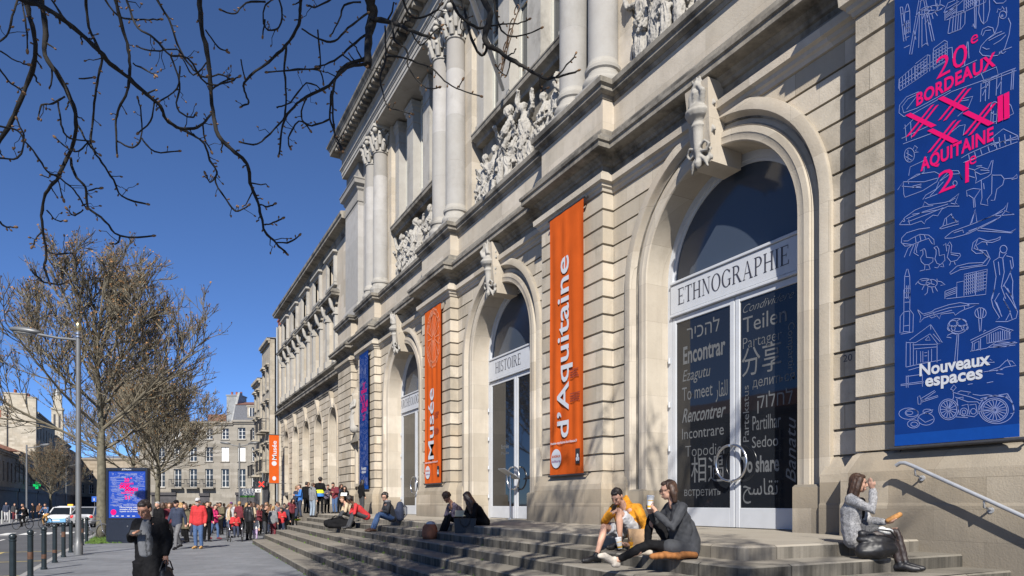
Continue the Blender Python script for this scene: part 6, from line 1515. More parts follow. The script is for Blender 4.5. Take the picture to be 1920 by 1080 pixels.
    b([(275, 440), (320, 520), (360, 560)], 4, 3, 5.9, 5.9); b([(320, 515), (270, 550), (200, 500)], 3.4, 3, 5.9, 5.9); b([(285, 285), (340, 280)], 3, 2.5, 5.8, 5.8); b([(205, 640), (230, 720)], 3, 2.5, 6, 6); b([(170, 760), (200, 795), (235, 800)], 3, 2.5, 6.1, 6.1); b([(300, 760), (270, 780), (245, 760)], 3, 2.5, 6.2, 6.2); b([(320, 690), (360, 680)], 3, 2.5, 6.2, 6.2)
    b([(-20, 455), (60, 470), (90, 510), (130, 560), (170, 620), (210, 640), (260, 680), (290, 720), (310, 750)], 4, 3, 5.4, 6.1); b([(-20, 568), (50, 575), (80, 545), (85, 490), (60, 430)], 4, 3, 5.4, 5.5); b([(-10, 180), (60, 220), (100, 235)], 3, 2.5, 5.2, 5.3); b([(-10, 235), (30, 290), (80, 330)], 3.5, 3, 5.2, 5.4)
    b([(0, 800), (20, 820), (52, 822)], 4, 3, 5.6, 5.6); b([(-10, 155), (30, 120), (50, 40), (70, -20)], 4, 4, 5.2, 5.2); b([(78, -20), (95, 100), (100, 180)], 3.5, 3, 5.3, 5.3); b([(255, 100), (215, 40), (180, -10)], 5, 4, 5.4, 5.3); b([(370, -20), (430, 60), (520, 70), (580, 70)], 4, 3, 6.6, 6.7); b([(480, 230), (540, 260), (560, 270)], 3.4, 3, 6, 6); b([(560, 370), (545, 440), (500, 480)], 3.4, 3, 5.9, 5.9)
    b([(745, 110), (790, 170), (820, 185)], 3.6, 3, 6.1, 6.1); b([(755, 220), (700, 270), (660, 210)], 3.4, 3, 6.1, 6.1); b([(735, 450), (740, 500), (765, 548)], 3.6, 3, 6.3, 6.3); b([(760, 330), (800, 300), (835, 285)], 3.4, 2.8, 6.2, 6.2); b([(780, 640), (760, 660), (745, 630)], 3.4, 3, 6.4, 6.4)
    # thick drooping limb over the facade and its twigs
    b([(1335, -60), (1340, 0), (1350, 60), (1335, 130), (1330, 235)], 24, 15, 7.0, 6.8, spurs=False, up=True)
    b([(1330, 215), (1300, 218), (1240, 245), (1190, 310), (1110, 350), (1075, 375), (1030, 430), (1015, 520), (1010, 560)], 8, 3.4, 6.8, 6.4)
    b([(1090, -30), (1088, 20), (1080, 90), (1035, 165), (970, 225), (890, 290), (885, 330), (900, 370), (875, 385)], 7, 3.4, 7.2, 7.4, up=True); b([(1035, 165), (1030, 260), (1035, 340), (1030, 420), (990, 470), (930, 520), (875, 515)], 4.5, 3.2, 7.3, 7.3); b([(1035, 255), (1100, 250), (1160, 260), (1170, 300)], 3.4, 3, 7.2, 7.2)
    b([(1005, -20), (1020, 50), (1005, 105), (960, 100), (955, 30), (985, 0)], 3.6, 3, 6.9, 6.9); b([(960, 70), (950, 130)], 3.4, 3, 6.9, 6.9); b([(960, 8), (890, 10), (850, 50), (802, 38)], 4, 3.2, 6.9, 6.8)
    b([(1150, 110), (1160, 230), (1130, 250), (970, 260)], 3.6, 3, 6.7, 6.6); b([(1092, 105), (1150, 140), (1210, 150), (1260, 100), (1330, 50)], 3.8, 4.5, 6.6, 6.8); b([(1200, 330), (1195, 430), (1220, 500), (1240, 545)], 4, 3, 6.7, 6.7); b([(1195, 430), (1130, 455), (1080, 440), (1045, 500), (1050, 535)], 3.8, 3, 6.6, 6.6); b([(1110, 350), (1090, 420), (1120, 470)], 3.4, 3, 6.6, 6.6); b([(1000, 390), (1050, 370), (1110, 300), (1170, 330)], 3.4, 3, 6.5, 6.6); b([(870, 215), (885, 280)], 3.2, 2.8, 7.3, 7.3); b([(1220, -20), (1150, 25), (1115, 20)], 4, 3.4, 7, 7); b([(1330, 120), (1270, 170), (1210, 220), (1150, 240)], 5, 3.2, 6.8, 6.7)
    S = dict(sc=2.25, off=(620, 0))
    b([(175, 80), (260, 95), (340, 130), (430, 160)], 13, 5, 6.8, 6.6, **S); b([(160, 270), (80, 280), (30, 320), (10, 380), (10, 480), (20, 580), (50, 640)], 9, 3, 6.8, 6.4, **S)
    b([(630, -60), (645, 0), (675, 60), (650, 150), (665, 190), (700, 210), (760, 250), (830, 290), (900, 330), (960, 325), (1045, 298)], 19, 3.6, 7.4, 7.0, up=True, **S); b([(950, 325), (1010, 260), (1035, 228)], 4, 3, 7.0, 7.0, **S); b([(665, 190), (640, 235), (600, 180), (580, 100), (550, -20)], 6, 7, 7.3, 7.4, **S)
    b([(690, -20), (700, 70), (730, 140), (800, 150), (885, 120)], 5, 3.2, 7.3, 7.2, **S); b([(675, 110), (740, 100), (790, 100), (835, 82)], 4, 3.2, 7.3, 7.2, **S); b([(230, 110), (232, 250), (210, 330), (235, 440), (270, 460), (340, 478)], 4.5, 3, 6.7, 6.5, **S)
    b([(230, 240), (300, 240), (380, 270), (430, 290), (480, 340), (550, 380), (632, 405)], 4.5, 3.2, 6.7, 6.4, **S); b([(130, 10), (60, 20), (40, 80), (0, 150)], 5, 3, 6.9, 6.7, **S); b([(300, -20), (340, 70), (420, 60), (470, 20)], 6, 4, 7, 7, **S); b([(260, 95), (270, 170), (320, 210), (330, 290), (400, 370), (455, 370)], 5, 3, 6.7, 6.4, **S); b([(340, 130), (380, 190), (420, 150), (470, 110)], 4, 3, 6.6, 6.6, **S); b([(540, 370), (555, 340)], 3, 2.6, 6.4, 6.4, **S); b([(760, 250), (740, 320), (700, 280)], 3.4, 3, 7.2, 7.2, **S); b([(880, 320), (890, 380), (910, 370)], 3.4, 3, 7.0, 7.0, **S); b([(500, -20), (540, 60), (600, 110), (650, 120)], 8, 5, 7.2, 7.3, **S)
    br.build('hanging_branches', M_fbark, t, 60); tag(bu.build('swollen_buds', M_bud2, t, 180), kind='stuff')
FT()
# ---------------------------------------------------------------- people
def cm(name, c, **k): return plain('cloth ' + name, c, k.pop('rough', .85), var=k.pop('var', .18), scale=k.pop('scale', 18), **k)
SK = plain('fair skin', (.50, .29, .205), .5, var=.05, scale=9, spec=.3); SK2 = plain('tanned skin', (.36, .19, .125), .5, var=.05, scale=9, spec=.3); SK3 = plain('dark skin', (.12, .06, .038), .5, var=.05, scale=9, spec=.3)
HB = plain('dark hair', (.016, .011, .009), .55, var=.4, scale=40); HBR = plain('brown hair', (.055, .028, .016), .55, var=.4, scale=40); HBD = plain('deep brown hair', (.05, .027, .017), .45, var=.5, scale=40); HL = plain('light brown hair', (.16, .09, .045), .55, var=.4, scale=40); HG = plain('grey hair', (.32, .31, .3), .6, var=.3, scale=40); HBL = plain('blond hair', (.36, .22, .09), .55, var=.35, scale=40)
BLK = cm('black', (.0065, .0065, .0075), spec=.15); CHAR = cm('charcoal', (.035, .037, .042)); NAVY = cm('navy', (.02, .028, .055)); GREY = cm('grey', (.16, .165, .175)); LGREY = cm('light grey', (.40, .40, .41)); DENIM = cm('denim', (.05, .095, .20)); LDEN = cm('pale denim', (.22, .27, .33)); RED = cm('red', (.42, .022, .025)); PINK = cm('pink', (.50, .02, .12)); WHITE = cm('white', (.62, .62, .60)); YEL = cm('mustard', (.55, .225, .008)); BEIGE = cm('beige', (.42, .33, .22)); BLUE = cm('bright blue', (.03, .14, .42)); MAR = cm('maroon', (.12, .014, .022)); OLIVE = cm('olive', (.10, .085, .05)); BROWN = cm('brown', (.13, .06, .03)); NEON = cm('neon yellow', (.65, .80, .03)); PURP = cm('purple grey', (.085, .07, .10), var=.6, scale=26); LIL = cm('lilac', (.40, .30, .45)); TAN = cm('tan leather', (.24, .09, .045)); SHBLK = cm('black leather', (.011, .011, .013), rough=.5); SHBR = cm('brown leather', (.10, .05, .028), rough=.5); SHTAN = cm('tan suede', (.42, .24, .08)); EYE = plain('eye dark', (.012, .009, .008), .2, var=0); LIP = plain('lip', (.33, .11, .09), .5, var=0); TIGHT = plain('sheer black tights', (.028, .018, .017), .55, var=.1)
V = Vector
def stand(h=1.75, yaw=0.0, step=0.0, armL='down', armR='down', bow=0.0, turn=0.0):
    """joints of a standing or walking figure, facing local -y before the yaw"""
    k = h / 1.75
    J = dict(hip=V((0, 0, .94)), chest=V((0, .0, 1.25)), neck=V((0, .015 - bow * .1, 1.46)), head=V((0, -.02 - bow * .25, 1.615 - bow * .06)), look=V((turn, -1, -bow)))
    for s, n, sw in ((1, 'L', step), (-1, 'R', -step)):
        J['sh' + n] = V((s * .17, .01, 1.405)); J['hj' + n] = V((s * .085, 0, .90))
        J['kn' + n] = V((s * .095, -.03 - sw * .22, .49 + abs(sw) * .01)); J['an' + n] = V((s * .095, .03 - sw * .34 + (abs(sw) * .1 if sw < 0 else 0), .085 + (.07 * abs(sw) if sw < 0 else 0))); J['to' + n] = J['an' + n] + V((s * .02, -.15, -.045 + (-.03 * abs(sw) if sw < 0 else 0)))
        a = armL if s > 0 else armR
        if a == 'down': e, w = V((s * .245, .03 + sw * .1, 1.12)), V((s * .25, -.05 + sw * .22, .88))
        elif a == 'fwd': e, w = V((s * .24, -.02, 1.13)), V((s * .12, -.27, 1.16))
        elif a == 'up': e, w = V((s * .26, -.08, 1.17)), V((s * .13, -.2, 1.42))
        elif a == 'pocket': e, w = V((s * .29, .05, 1.13)), V((s * .2, -.06, .93))
        elif a == 'cross': e, w = V((s * .25, -.05, 1.12)), V((-s * .05, -.2, 1.14))
        elif a == 'point': e, w = V((s * .38, -.12, 1.3)), V((s * .6, -.2, 1.36))
        elif a == 'bars': e, w = V((s * .26, -.16, 1.17)), V((s * .2, -.4, 1.04))
        else: e, w = a
        J['el' + n] = e; J['wr' + n] = w
    R = Matrix.Rotation(yaw, 3, 'Z')
    return {q: R @ (v * (k if q != 'look' else 1)) for q, v in J.items()}
def hand(mb, el, wr, r=.04, curl=.5, fine=False, toward=None):
    d = (wr - el).normalized()
    if toward is not None: d = toward.normalized()
    c = wr + d * .05
    a = d.cross(V((0, 0, 1))); a = a.normalized() if a.length > .1 else V((1, 0, 0)); b = d.cross(a).normalized()
    mb.tube([wr, wr + d * .04, wr + d * .085], [.026, .034, .03], 8, round_=True)
    for q in (-1, 1): mb.tube([wr + d * .02 + a * q * .012, wr + d * .085 + a * q * .022], [.022, .019], 6, round_=True)
    if fine:
        for i, (o, L) in enumerate(((-.030, .058), (-.010, .072), (.011, .068), (.030, .052))):
            p = wr + d * .085 + a * o
            m = p + d * L * .55 + b * (-.25 * curl * L); e = m + d * (L * .5 * (1 - curl)) + b * (-L * .6 * curl)
            mb.tube([p - d * .02, p, m, e], [.0105, .0105, .0095, .0082], 6, round_=True)
        p = wr + d * .035 - a * .03; mb.tube([p + a * .012, p - a * .02 + d * .03 - b * .012, p - a * .018 + d * .062 - b * .028], [.014, .0115, .0095], 6, round_=True)
    else:
        mb.tube([wr + d * .07, wr + d * .13 + b * -.03 * curl], [.03, .018], 6, round_=True); mb.tube([wr + d * .03 - a * .03, wr + d * .075 - a * .045], [.014, .011], 5, round_=True)
def head_frame(J):
    f = J['look'].normalized(); r = V((0, 0, 1)).cross(f) * -1; r = r.normalized(); u = r.cross(f) ; u = u if u.z > 0 else -u
    b = -f; r = b.cross(u)
    return Matrix((r, b, u)).transposed()
def person(label, loc, J, top, legs, shoes, hair, skin=None, rz=None, vox=.02, fine=False, group=None, bulk=1.0, style='jacket', legstyle='trousers', hairstyle='short', k=1.0, hat=None, scarf=None, inner=None, handto=None, kind='person', glasses=False, beard=None, curl=.55):
    skin = skin or SK
    root = thing(kind, label, 'person', loc, RZ if rz is None else rz, group)
    B = MB(); HM = head_frame(J); hd = J['head']
    def H(x, y, z): return hd + HM @ (V((x, y, z)) * k)
    def HE(mb, c, r): mb.ell(H(*c), [q * k for q in r], HM, 12, 9)
    HE(B, (0, .012, .022), (.074, .092, .098)); HE(B, (0, -.028, -.045), (.056, .056, .062)); HE(B, (0, -.05, -.085), (.028, .026, .022)); HE(B, (0, -.045, .03), (.058, .04, .045))
    for s in (-1, 1):
        HE(B, (s * .076, .018, -.005), (.012, .022, .034)); HE(B, (s * .036, -.058, -.02), (.022, .02, .026))
    B.tube([H(0, -.08, .025), H(0, -.097, -.005), H(0, -.104, -.018), H(0, -.085, -.028)], [.010 * k, .012 * k, .015 * k, .010 * k], 7, round_=True)
    HE(B, (0, -.084, -.058), (.024, .010, .008)); HE(B, (0, -.082, -.068), (.02, .010, .008))
    B.tube([J['neck'] + V((0, 0, -.04)), J['neck'].lerp(hd, .35), H(0, .015, -.05)], [.062 * k, .052 * k, .05 * k], 9, round_=True)
    up = (J['neck'] - J['hip'])
    def side(n): return J['sh' + n] - J['neck']
    for n in 'LR':
        B.tube([J['hj' + n], J['hip'].lerp(J['neck'], .5) + side(n) * .4, J['neck'] + side(n) * .5 + V((0, 0, -.05))], [.10 * k, .085 * k, .07 * k], 8, round_=True)
        B.tube([J['neck'] + V((0, 0, -.03)), J['sh' + n]], [.05 * k, .045 * k], 7, round_=True)
        e, w = J['el' + n], J['wr' + n]
        B.tube([J['sh' + n], J['sh' + n].lerp(e, .4), e, e.lerp(w, .35), w], [.045 * k, .042 * k, .036 * k, .037 * k, .025 * k], 8, round_=True)
        hand(B, e, w, curl=curl, fine=fine, toward=(handto or {}).get(n))
        kn, an = J['kn' + n], J['an' + n]
        bare = legstyle in ('shorts', 'tights', 'ankle', 'skirt')
        f = 1 if bare else .8
        cv = (J['to' + n] - an).normalized() * -.018
        B.tube([J['hj' + n], J['hj' + n].lerp(kn, .45), kn, kn.lerp(an, .3) + cv, kn.lerp(an, .7) + cv * .4, an], [.085 * k * f, .07 * k * f, .054 * k * f, .054 * k * f, .038 * k * f, .034 * k * f], 9, round_=True)
        B.tube([an, J['to' + n]], [.035 * k, .028 * k], 7, round_=True)
    put('body', fuse(B, vox if not fine else .008, 2), skin, root, 180)
    # clothes
    b = bulk
    T = MB(); lo = {'jacket': -.02, 'coat': -.02, 'shirt': 0.0}.get(style, -.02)
    hipc = J['hip'] - V((0, 0, .0)); 
    for n in 'LR':
        sd = side(n)
        T.tube([J['hj' + n].lerp(hipc, .25) + up.normalized() * lo, hipc.lerp(J['neck'], .35) + sd * .42, hipc.lerp(J['neck'], .7) + sd * .46, J['neck'] + sd * .55 - up.normalized() * .06], [.128 * k * b, .118 * k * b, .122 * k * b, .085 * k * b], 10, round_=True)
        T.tube([J['neck'] - up.normalized() * .035, J['neck'] + sd * .6 - up.normalized() * .015, J['sh' + n]], [.066 * k, .066 * k * b, .066 * k * b], 8, round_=True)
        e, w = J['el' + n], J['wr' + n]
        if style != 'tshirt':
            T.tube([J['sh' + n], J['sh' + n].lerp(e, .5), e, e.lerp(w, .5), w - (w - e) * .04], [.07 * k * b, .06 * k * b, .055 * k * b, .05 * k * b, .041 * k * b], 9, round_=True)
    T.tube([J['neck'] - up.normalized() * .03, J['neck'] + V((0, .012, .025)) * k], [.07 * k, .066 * k], 10)
    if style == 'coat':
        for n in 'LR':
            kn = J['kn' + n]; a = J['hj' + n]
            T.tube([a, a.lerp(kn, .35), a.lerp(kn, .78)], [.14 * k, .145 * k, .14 * k], 10, round_=False)
    if style == 'hood':
        T.tube([J['neck'] + V((-.07, .03, .0)) * k, J['neck'] + HM @ V((0, .11, .03)) * k, J['neck'] + V((.09, .03, .0)) * k], [.05 * k, .075 * k, .05 * k], 9, round_=True)
    def wr_(co, nn): return nn * (.010 * noise.noise(co * 11) + .006 * noise.noise(co * 26))
    put('coat' if style == 'coat' else 'jacket' if style != 'tshirt' else 'shirt', fuse(T, vox if not fine else .011, 2, wr_ if fine else None), top, root, 180)
    if inner:     # open front: shirt showing between the lapels
        q = MB(); f = (J['look'] * V((1, 1, 0))).normalized()
        rg = V((f.y, -f.x, 0))
        for sx in (-.04, 0, .04): q.tube([hipc + f * .075 + rg * sx + V((0, 0, .06)), hipc.lerp(J['neck'], .5) + f * .085 + rg * sx, J['neck'] + f * .055 + rg * sx * .3 - V((0, 0, .04))], [.060 * k, .068 * k, .045 * k], 10, round_=True); put('shirt', fuse(q, .014, 2), inner, root, 180)
    L = MB()
    if legstyle in ('trousers', 'ankle', 'shorts', 'tights'):
        for n in 'LR':
            kn, an = J['kn' + n], J['an' + n]; q = .0 if legstyle != 'tights' else -.006
            pts = [hipc.lerp(J['hj' + n], .6), J['hj' + n], J['hj' + n].lerp(kn, .5), kn, kn.lerp(an, .4), kn.lerp(an, .93)]; rr = [.118, .112, .088, .072, .065, .058]
            if legstyle == 'tights': rr = [.11, .10, .078, .058, .056, .040]; pts[-1] = an
            if legstyle == 'ankle': rr = [.118, .11, .08, .062, .056, .044]; pts[-1] = kn.lerp(an, .82)
            if legstyle == 'shorts': pts = pts[:4]; pts[3] = J['hj' + n].lerp(kn, .8); rr = [.12, .118, .105, .09]
            L.tube(pts, [r * k for r in rr], 10, round_=legstyle != 'shorts')
    if legstyle == 'skirt' or legstyle == 'tights':
        pass
    put('tights' if legstyle == 'tights' else 'shorts' if legstyle == 'shorts' else 'trousers', fuse(L, vox if not fine else .011, 2, wr_ if fine else None), legs, root, 180)
    for n in 'LR':
        S = MB(); an, to = J['an' + n], J['to' + n]; d = (to - an); dn = d.normalized()
        sole = V((0, 0, -.012 * k))
        S.tube([an - V((d.x, d.y, 0)) * .28 + V((0, 0, -.035)) * k, an.lerp(to, .4) + sole * .5, to + sole * .3, to + V((d.x, d.y, 0)).normalized() * .055 * k + sole * .3], [.043 * k, .046 * k, .045 * k, .032 * k], 9, round_=True)
        S.tube([an + V((0, 0, .02)) * k, an - V((0, 0, .03)) * k], [.044 * k, .046 * k], 9, round_=True)
        put('shoe', fuse(S, vox if not fine else .010, 1), shoes, root, 180)
    Hh = MB()
    HE(Hh, (0, .032, .040), (.083, .088, .092)); HE(Hh, (0, .062, -.01), (.07, .055, .07)); HE(Hh, (0, -.022, .088), (.058, .05, .034))
    if hairstyle == 'long':
        for s, x, z in ((-1, -.06, 0), (1, .06, 0), (0, 0, -.03), (-1, -.075, .02), (1, .075, .02)):
            yb = .05 if s == 0 else (.035 if z == 0 else -.005)
            e = H(x * 1.1, yb + .03, -.16); Hh.tube([H(x, yb, .05), H(x * 1.25, yb + .02, -.07), e, e + V((x * .2, .03 if s == 0 else 0, -.13)) * k], [.045 * k, .045 * k, .042 * k, .022 * k], 8, round_=True)
    elif hairstyle == 'bob':
        for x in (-.065, -.04, 0, .04, .065): Hh.tube([H(x, .04, .04), H(x * 1.3, .05, -.06), H(x * 1.3, .045, -.14)], [.045 * k, .045 * k, .03 * k], 8, round_=True)
    elif hairstyle == 'curly':
        rr = random.Random(int(abs(hd.x * 1000)) + 3)
        for _ in range(46):
            a = rr.uniform(0, 2 * PI); el = rr.uniform(-.5, 1.5); p = V((math.cos(a) * math.cos(el) * .09, .03 + math.sin(a) * math.cos(el) * .09, .045 + math.sin(el) * .095))
            if p.y < -.03 and p.z < .07: continue
            HE(Hh, p, (.032, .032, .032))
    elif hairstyle == 'tail': Hh.tube([H(0, .11, .04), H(0, .15, -.02), H(0, .13, -.16)], [.035 * k, .035 * k, .015 * k], 8, round_=True)
    elif hairstyle == 'bun': HE(Hh, (0, .07, .14), (.05, .05, .045))
    def hr_(co, nn): return nn * (.008 * noise.noise(V((co.x * 40, co.y * 40, co.z * 12))))
    put('hair', fuse(Hh, min(vox, .014) if not fine else .008, 1, hr_ if fine else None), hair, root, 180)
    if hat:
        q = MB(); HE(q, (0, .015, .075), (.088, .104, .07)); HE(q, (0, -.09, .06), (.06, .07, .01)); put('cap', fuse(q, .014, 1), hat, root, 180)
    if scarf:
        q = MB(); c = J['neck'] + V((0, 0, .02)); q.tube([c + V((.075 * math.cos(t), .075 * math.sin(t), 0)) * k for t in [2 * PI * i / 10 for i in range(11)]], .04 * k, 8); put('scarf', q.mesh('scarf'), scarf, root, 180)
    if fine or vox < .016:
        q = MB()
        for s in (-1, 1): HE(q, (s * .031, -.0795, .004), (.010, .0055, .0045))
        put('eyes', q.mesh('eyes'), EYE, root, 180)
        q = MB()
        for s in (-1, 1): q.tube([H(s * .012, -.089, .027), H(s * .032, -.086, .032), H(s * .052, -.07, .026)], [.0035 * k, .004 * k, .003 * k], 6)
        put('eyebrows', q.mesh('eyebrows'), hair, root, 180)
        q = MB(); HE(q, (0, -.092, -.063), (.022, .005, .0075)); put('lips', q.mesh('lips'), LIP, root, 180)
    if beard:
        q = MB(); HE(q, (0, -.036, -.066), (.058, .056, .05)); HE(q, (0, -.06, -.09), (.035, .03, .025)); put('beard', q.mesh('beard'), beard, root, 180)
    if glasses:
        q = MB()
        for s in (-1, 1): q.tube([H(s * .034 + .024 * math.cos(t), -.098, .004 + .019 * math.sin(t)) for t in [2 * PI * i / 12 for i in range(13)]], .003 * k, 5); q.tube([H(s * .058, -.096, .01), H(s * .078, .01, .012)], .003 * k, 5)
        q.tube([H(-.01, -.1, .008), H(.01, -.1, .008)], .003 * k, 5); put('glasses', q.mesh('glasses'), EYE, root, 60)
    return root
def ground_at(px, t, z=0.0):
    p = at(px, HY, t); return (p.x, p.y, z)
def item(name, label, cat, loc, rz=None, group=None): return thing(name, label, cat, loc, RZ if rz is None else rz, group)
def backpack(label, loc, rz, m, s=1.0):
    r = item('backpack', label, 'backpack', loc, rz)
    q = MB(); q.tube([(0, 0, -.2 * s), (0, .02, 0), (0, 0, .2 * s)], [.13 * s, .15 * s, .11 * s], 12, round_=True); q.tube([(0, .1 * s, -.17 * s), (0, .12 * s, .0)], [.08 * s, .09 * s], 10, round_=True); put('bag_body', fuse(q, .016, 2), m, r, 180)
    for x in (-.08, .08):
        q = MB(); q.tube([(x * s, -.1 * s, .2 * s), (x * s, -.19 * s, .12 * s), (x * s, -.19 * s, -.1 * s), (x * s, -.1 * s, -.2 * s)], .018 * s, 6); q.build('strap', m, r, 60)
    return r

# --- the walker with the phone and the bag
pl = ground_at(281, 9.1)
J = stand(1.73, 0, .55, bow=.5, armR=(V((-.27, .02, 1.18)), V((-.135, -.22, 1.27))), armL=(V((.25, .02, 1.16)), V((.235, -.04, .98))))
person('man in a long black overcoat looking down at his phone in the left foreground', pl, J, BLK, BLK, SHBLK, HB, SK2, style='coat', fine=True, inner=cm('mid grey knit', (.11, .115, .125)), beard=None, handto={'R': V((.9, -.3, .05)), 'L': V((0, -.05, -1))}, curl=.7)
def loc_(base, v, rz=RZ): return V(base) + Matrix.Rotation(rz, 3, 'Z') @ V(v)
o = item('phone', 'black phone in the raised hand of the man in the overcoat', 'phone', loc_(pl, (-.05, -.255, 1.275)))
q = MB(); q.box(-.075, .075, -.006, .006, -.036, .036, .004); M_ = Matrix.Rotation(-.6, 4, 'X'); q.v = [tuple(M_ @ V(v)) for v in q.v]; q.build('phone_body', M_black, o)
o = item('handbag', 'soft black leather holdall carried low by the man in the overcoat', 'bag', loc_(pl, (.245, -.05, .66)))
q = MB(); q.tube([(0, -.15, -.08), (0, -.02, .02), (0, .13, -.08)], [.08, .11, .08], 12, round_=True); q.tube([(0, -.15, -.12), (0, .14, -.12)], [.1, .1], 12, round_=True); q.ell((0, 0, .06), (.06, .15, .1)); put('bag_body', fuse(q, .014, 2), SHBLK, o, 180)
for s in (-1, 1): q = MB(); q.tube([(s * .04, -.1, .1), (s * .025, -.05, .22), (0, 0, .25), (s * .025, .05, .22), (s * .04, .1, .1)], .009, 6); q.build('handle', SHBLK, o, 60)

# --- man in the mustard hooded jacket
b = ground_at(1182, 10.08)
J = dict(hip=V((.02, .02, 1.26)), chest=V((-.05, -.1, 1.45)), neck=V((-.11, -.12, 1.62)), head=V((-.235, -.22, 1.745)), look=V((-.55, -.75, -.75)),
  shL=V((.07, -.2, 1.58)), shR=V((-.24, -.02, 1.57)), elL=V((.17, -.36, 1.30)), wrL=V((-.10, -.52, 1.07)), elR=V((-.42, -.24, 1.38)), wrR=V((-.36, -.42, 1.50)),
  hjL=V((.06, -.08, 1.24)), hjR=V((-.06, .06, 1.24)), knL=V((-.24, -.36, 1.545)), anL=V((-.20, -.30, 1.075)), toL=V((-.34, -.37, 1.03)), knR=V((-.44, -.34, 1.31)), anR=V((-.575, -.56, .91)), toR=V((-.71, -.62, .862)))
person('young man in a mustard hooded jacket and shorts hunched over his phone', b, J, YEL, LGREY, SHBLK, HB, SK, style='hood', legstyle='shorts', fine=True, bulk=1.08, handto={'R': V((.5, .3, .3)), 'L': V((-.9, -.1, .1))}, curl=.75)
o = item('phone', 'dark phone held before the face of the man in mustard', 'phone', loc_(b, (-.31, -.41, 1.565)))
q = MB(); q.box(-.038, .038, -.006, .006, -.075, .075, .004); M_ = Matrix.Rotation(.7, 4, 'Z') @ Matrix.Rotation(.5, 4, 'X'); q.v = [tuple(M_ @ V(v)) for v in q.v]; q.build('phone_body', M_black, o)
M_cup = plain('white paper cup', (.62, .62, .6), .6, var=.03); M_straw = plain('white straw', (.7, .7, .7), .5, var=0); M_gold = plain('golden print', (.65, .36, .02), .6, var=0)
def cup(label, loc, tilt, straw=True, mark=M_gold):
    o = item('paper_cup', label, 'cup', loc); o.rotation_euler.y = tilt
    q = MB(); q.lathe([(0, -.075), (.032, -.075), (.045, .075), (0, .075)], (0, 0), 16); q.build('cup', M_cup, o, 40)
    q = MB(); q.lathe([(.047, .074), (.047, .084), (.038, .09), (0, .091)], (0, 0), 16); q.build('lid', M_straw, o, 40)
    q = MB(); q.lathe([(.0345, -.06), (.0365, -.035)], (0, 0), 16); q.lathe([(.0405, .02), (.0415, .03)], (0, 0), 8, PI * 1.2, PI * 1.8); q.build('printed_band', mark, o, 40)
    if straw: q = MB(); q.tube([(0, 0, .08), (-.012, 0, .17)], .004, 6); q.build('straw', M_straw, o, 60)
cup('white paper cup with a straw held low between the knees of the man in mustard', loc_(b, (-.25, -.545, 1.09)), -.18)
o = item('paper_bag', 'brown paper takeaway bag standing between the two lunching friends', 'paper bag', loc_(b, (.0, -.46, .985)))
M_kraft = plain('kraft paper', (.40, .255, .14), .85, var=.15, scale=7)
q = MB(); q.add([(-.10, -.07, 0), (.10, -.07, 0), (.10, .07, 0), (-.10, .07, 0), (-.115, -.05, .30), (.105, -.055, .31), (.105, .04, .30), (-.115, .05, .31), (-.1, -.085, .12), (.1, -.085, .13)], [(3, 2, 1, 0), (0, 1, 9, 8), (8, 9, 5, 4), (1, 2, 6, 5, 9), (2, 3, 7, 6), (3, 0, 8, 4, 7)]); q.build('bag_body', M_kraft, o)
q = MB(); q.add([(-.101, -.08, .01), (-.05, -.078, .01), (-.085, -.083, .2)], [(0, 1, 2)]); q.build('yellow_print', M_gold, o)

# --- woman in the grey blazer with the cup
b = ground_at(1280, 8.35)
J = dict(hip=V((0, 0, 1.12)), chest=V((-.03, -.02, 1.4)), neck=V((-.11, -.02, 1.655)), head=V((-.185, -.03, 1.81)), look=V((-1, .12, -.22)),
  shL=V((-.05, -.16, 1.60)), shR=V((-.13, .14, 1.60)), elL=V((-.19, -.27, 1.36)), wrL=V((-.345, -.14, 1.53)), elR=V((-.28, .16, 1.38)), wrR=V((-.38, .02, 1.52)),
  hjL=V((-.03, -.09, 1.09)), hjR=V((-.05, .09, 1.09)), knL=V((-.47, -.22, 1.16)), anL=V((-.86, -.17, .955)), toL=V((-.99, -.21, 1.03)), knR=V((-.37, .16, 1.52)), anR=V((-.40, .2, 1.07)), toR=V((-.54, .16, 1.03)))
person('woman in a charcoal grey blazer lifting a paper cup on the steps', b, J, CHAR, BLK, cm('cream trainer', (.45, .40, .34)), HBR, SK, legstyle='ankle', hairstyle='bob', fine=True, bulk=1.05, handto={'L': V((-.5, .3, .75)), 'R': V((-.4, -.3, .75))}, glasses=True, curl=.7)
q = MB(); root = [o for o in col.objects if o.get('label', '').startswith('woman in a charcoal grey blazer')][0]
q.tube([(.03, .01, 1.36), (.05, -.01, 1.2), (.04, -.03, 1.10)], [.13, .165, .165], 16, round_=True); q.tube([(.06, -.1, 1.06), (-.2, -.2, 1.13)], [.115, .10], 12, round_=True); q.tube([(.06, .08, 1.06), (-.18, .1, 1.14)], [.115, .09], 12, round_=True)
put('blazer_tail', fuse(q, .014, 3), CHAR, root, 180)
cup('white and gold paper cup raised by the woman in the grey blazer', loc_(b, (-.415, -.09, 1.66)), .05, False)
o = item('folded_jacket', 'rust brown jacket folded under the woman in the grey blazer', 'jacket', loc_(b, (-.2, -.2, .985)))
q = MB(); r_ = random.Random(4)
for i in range(9): q.tube([(-.24 + .05 * i, -.12 + r_.uniform(-.04, .04), .04 + r_.uniform(0, .03)), (-.1 + .05 * i, .0, .05), (0 + .04 * i, .1, .035)], .04, 8, round_=True)
put('folded_cloth', fuse(q, .012, 1), cm('rust', (.26, .10, .025)), o, 180)

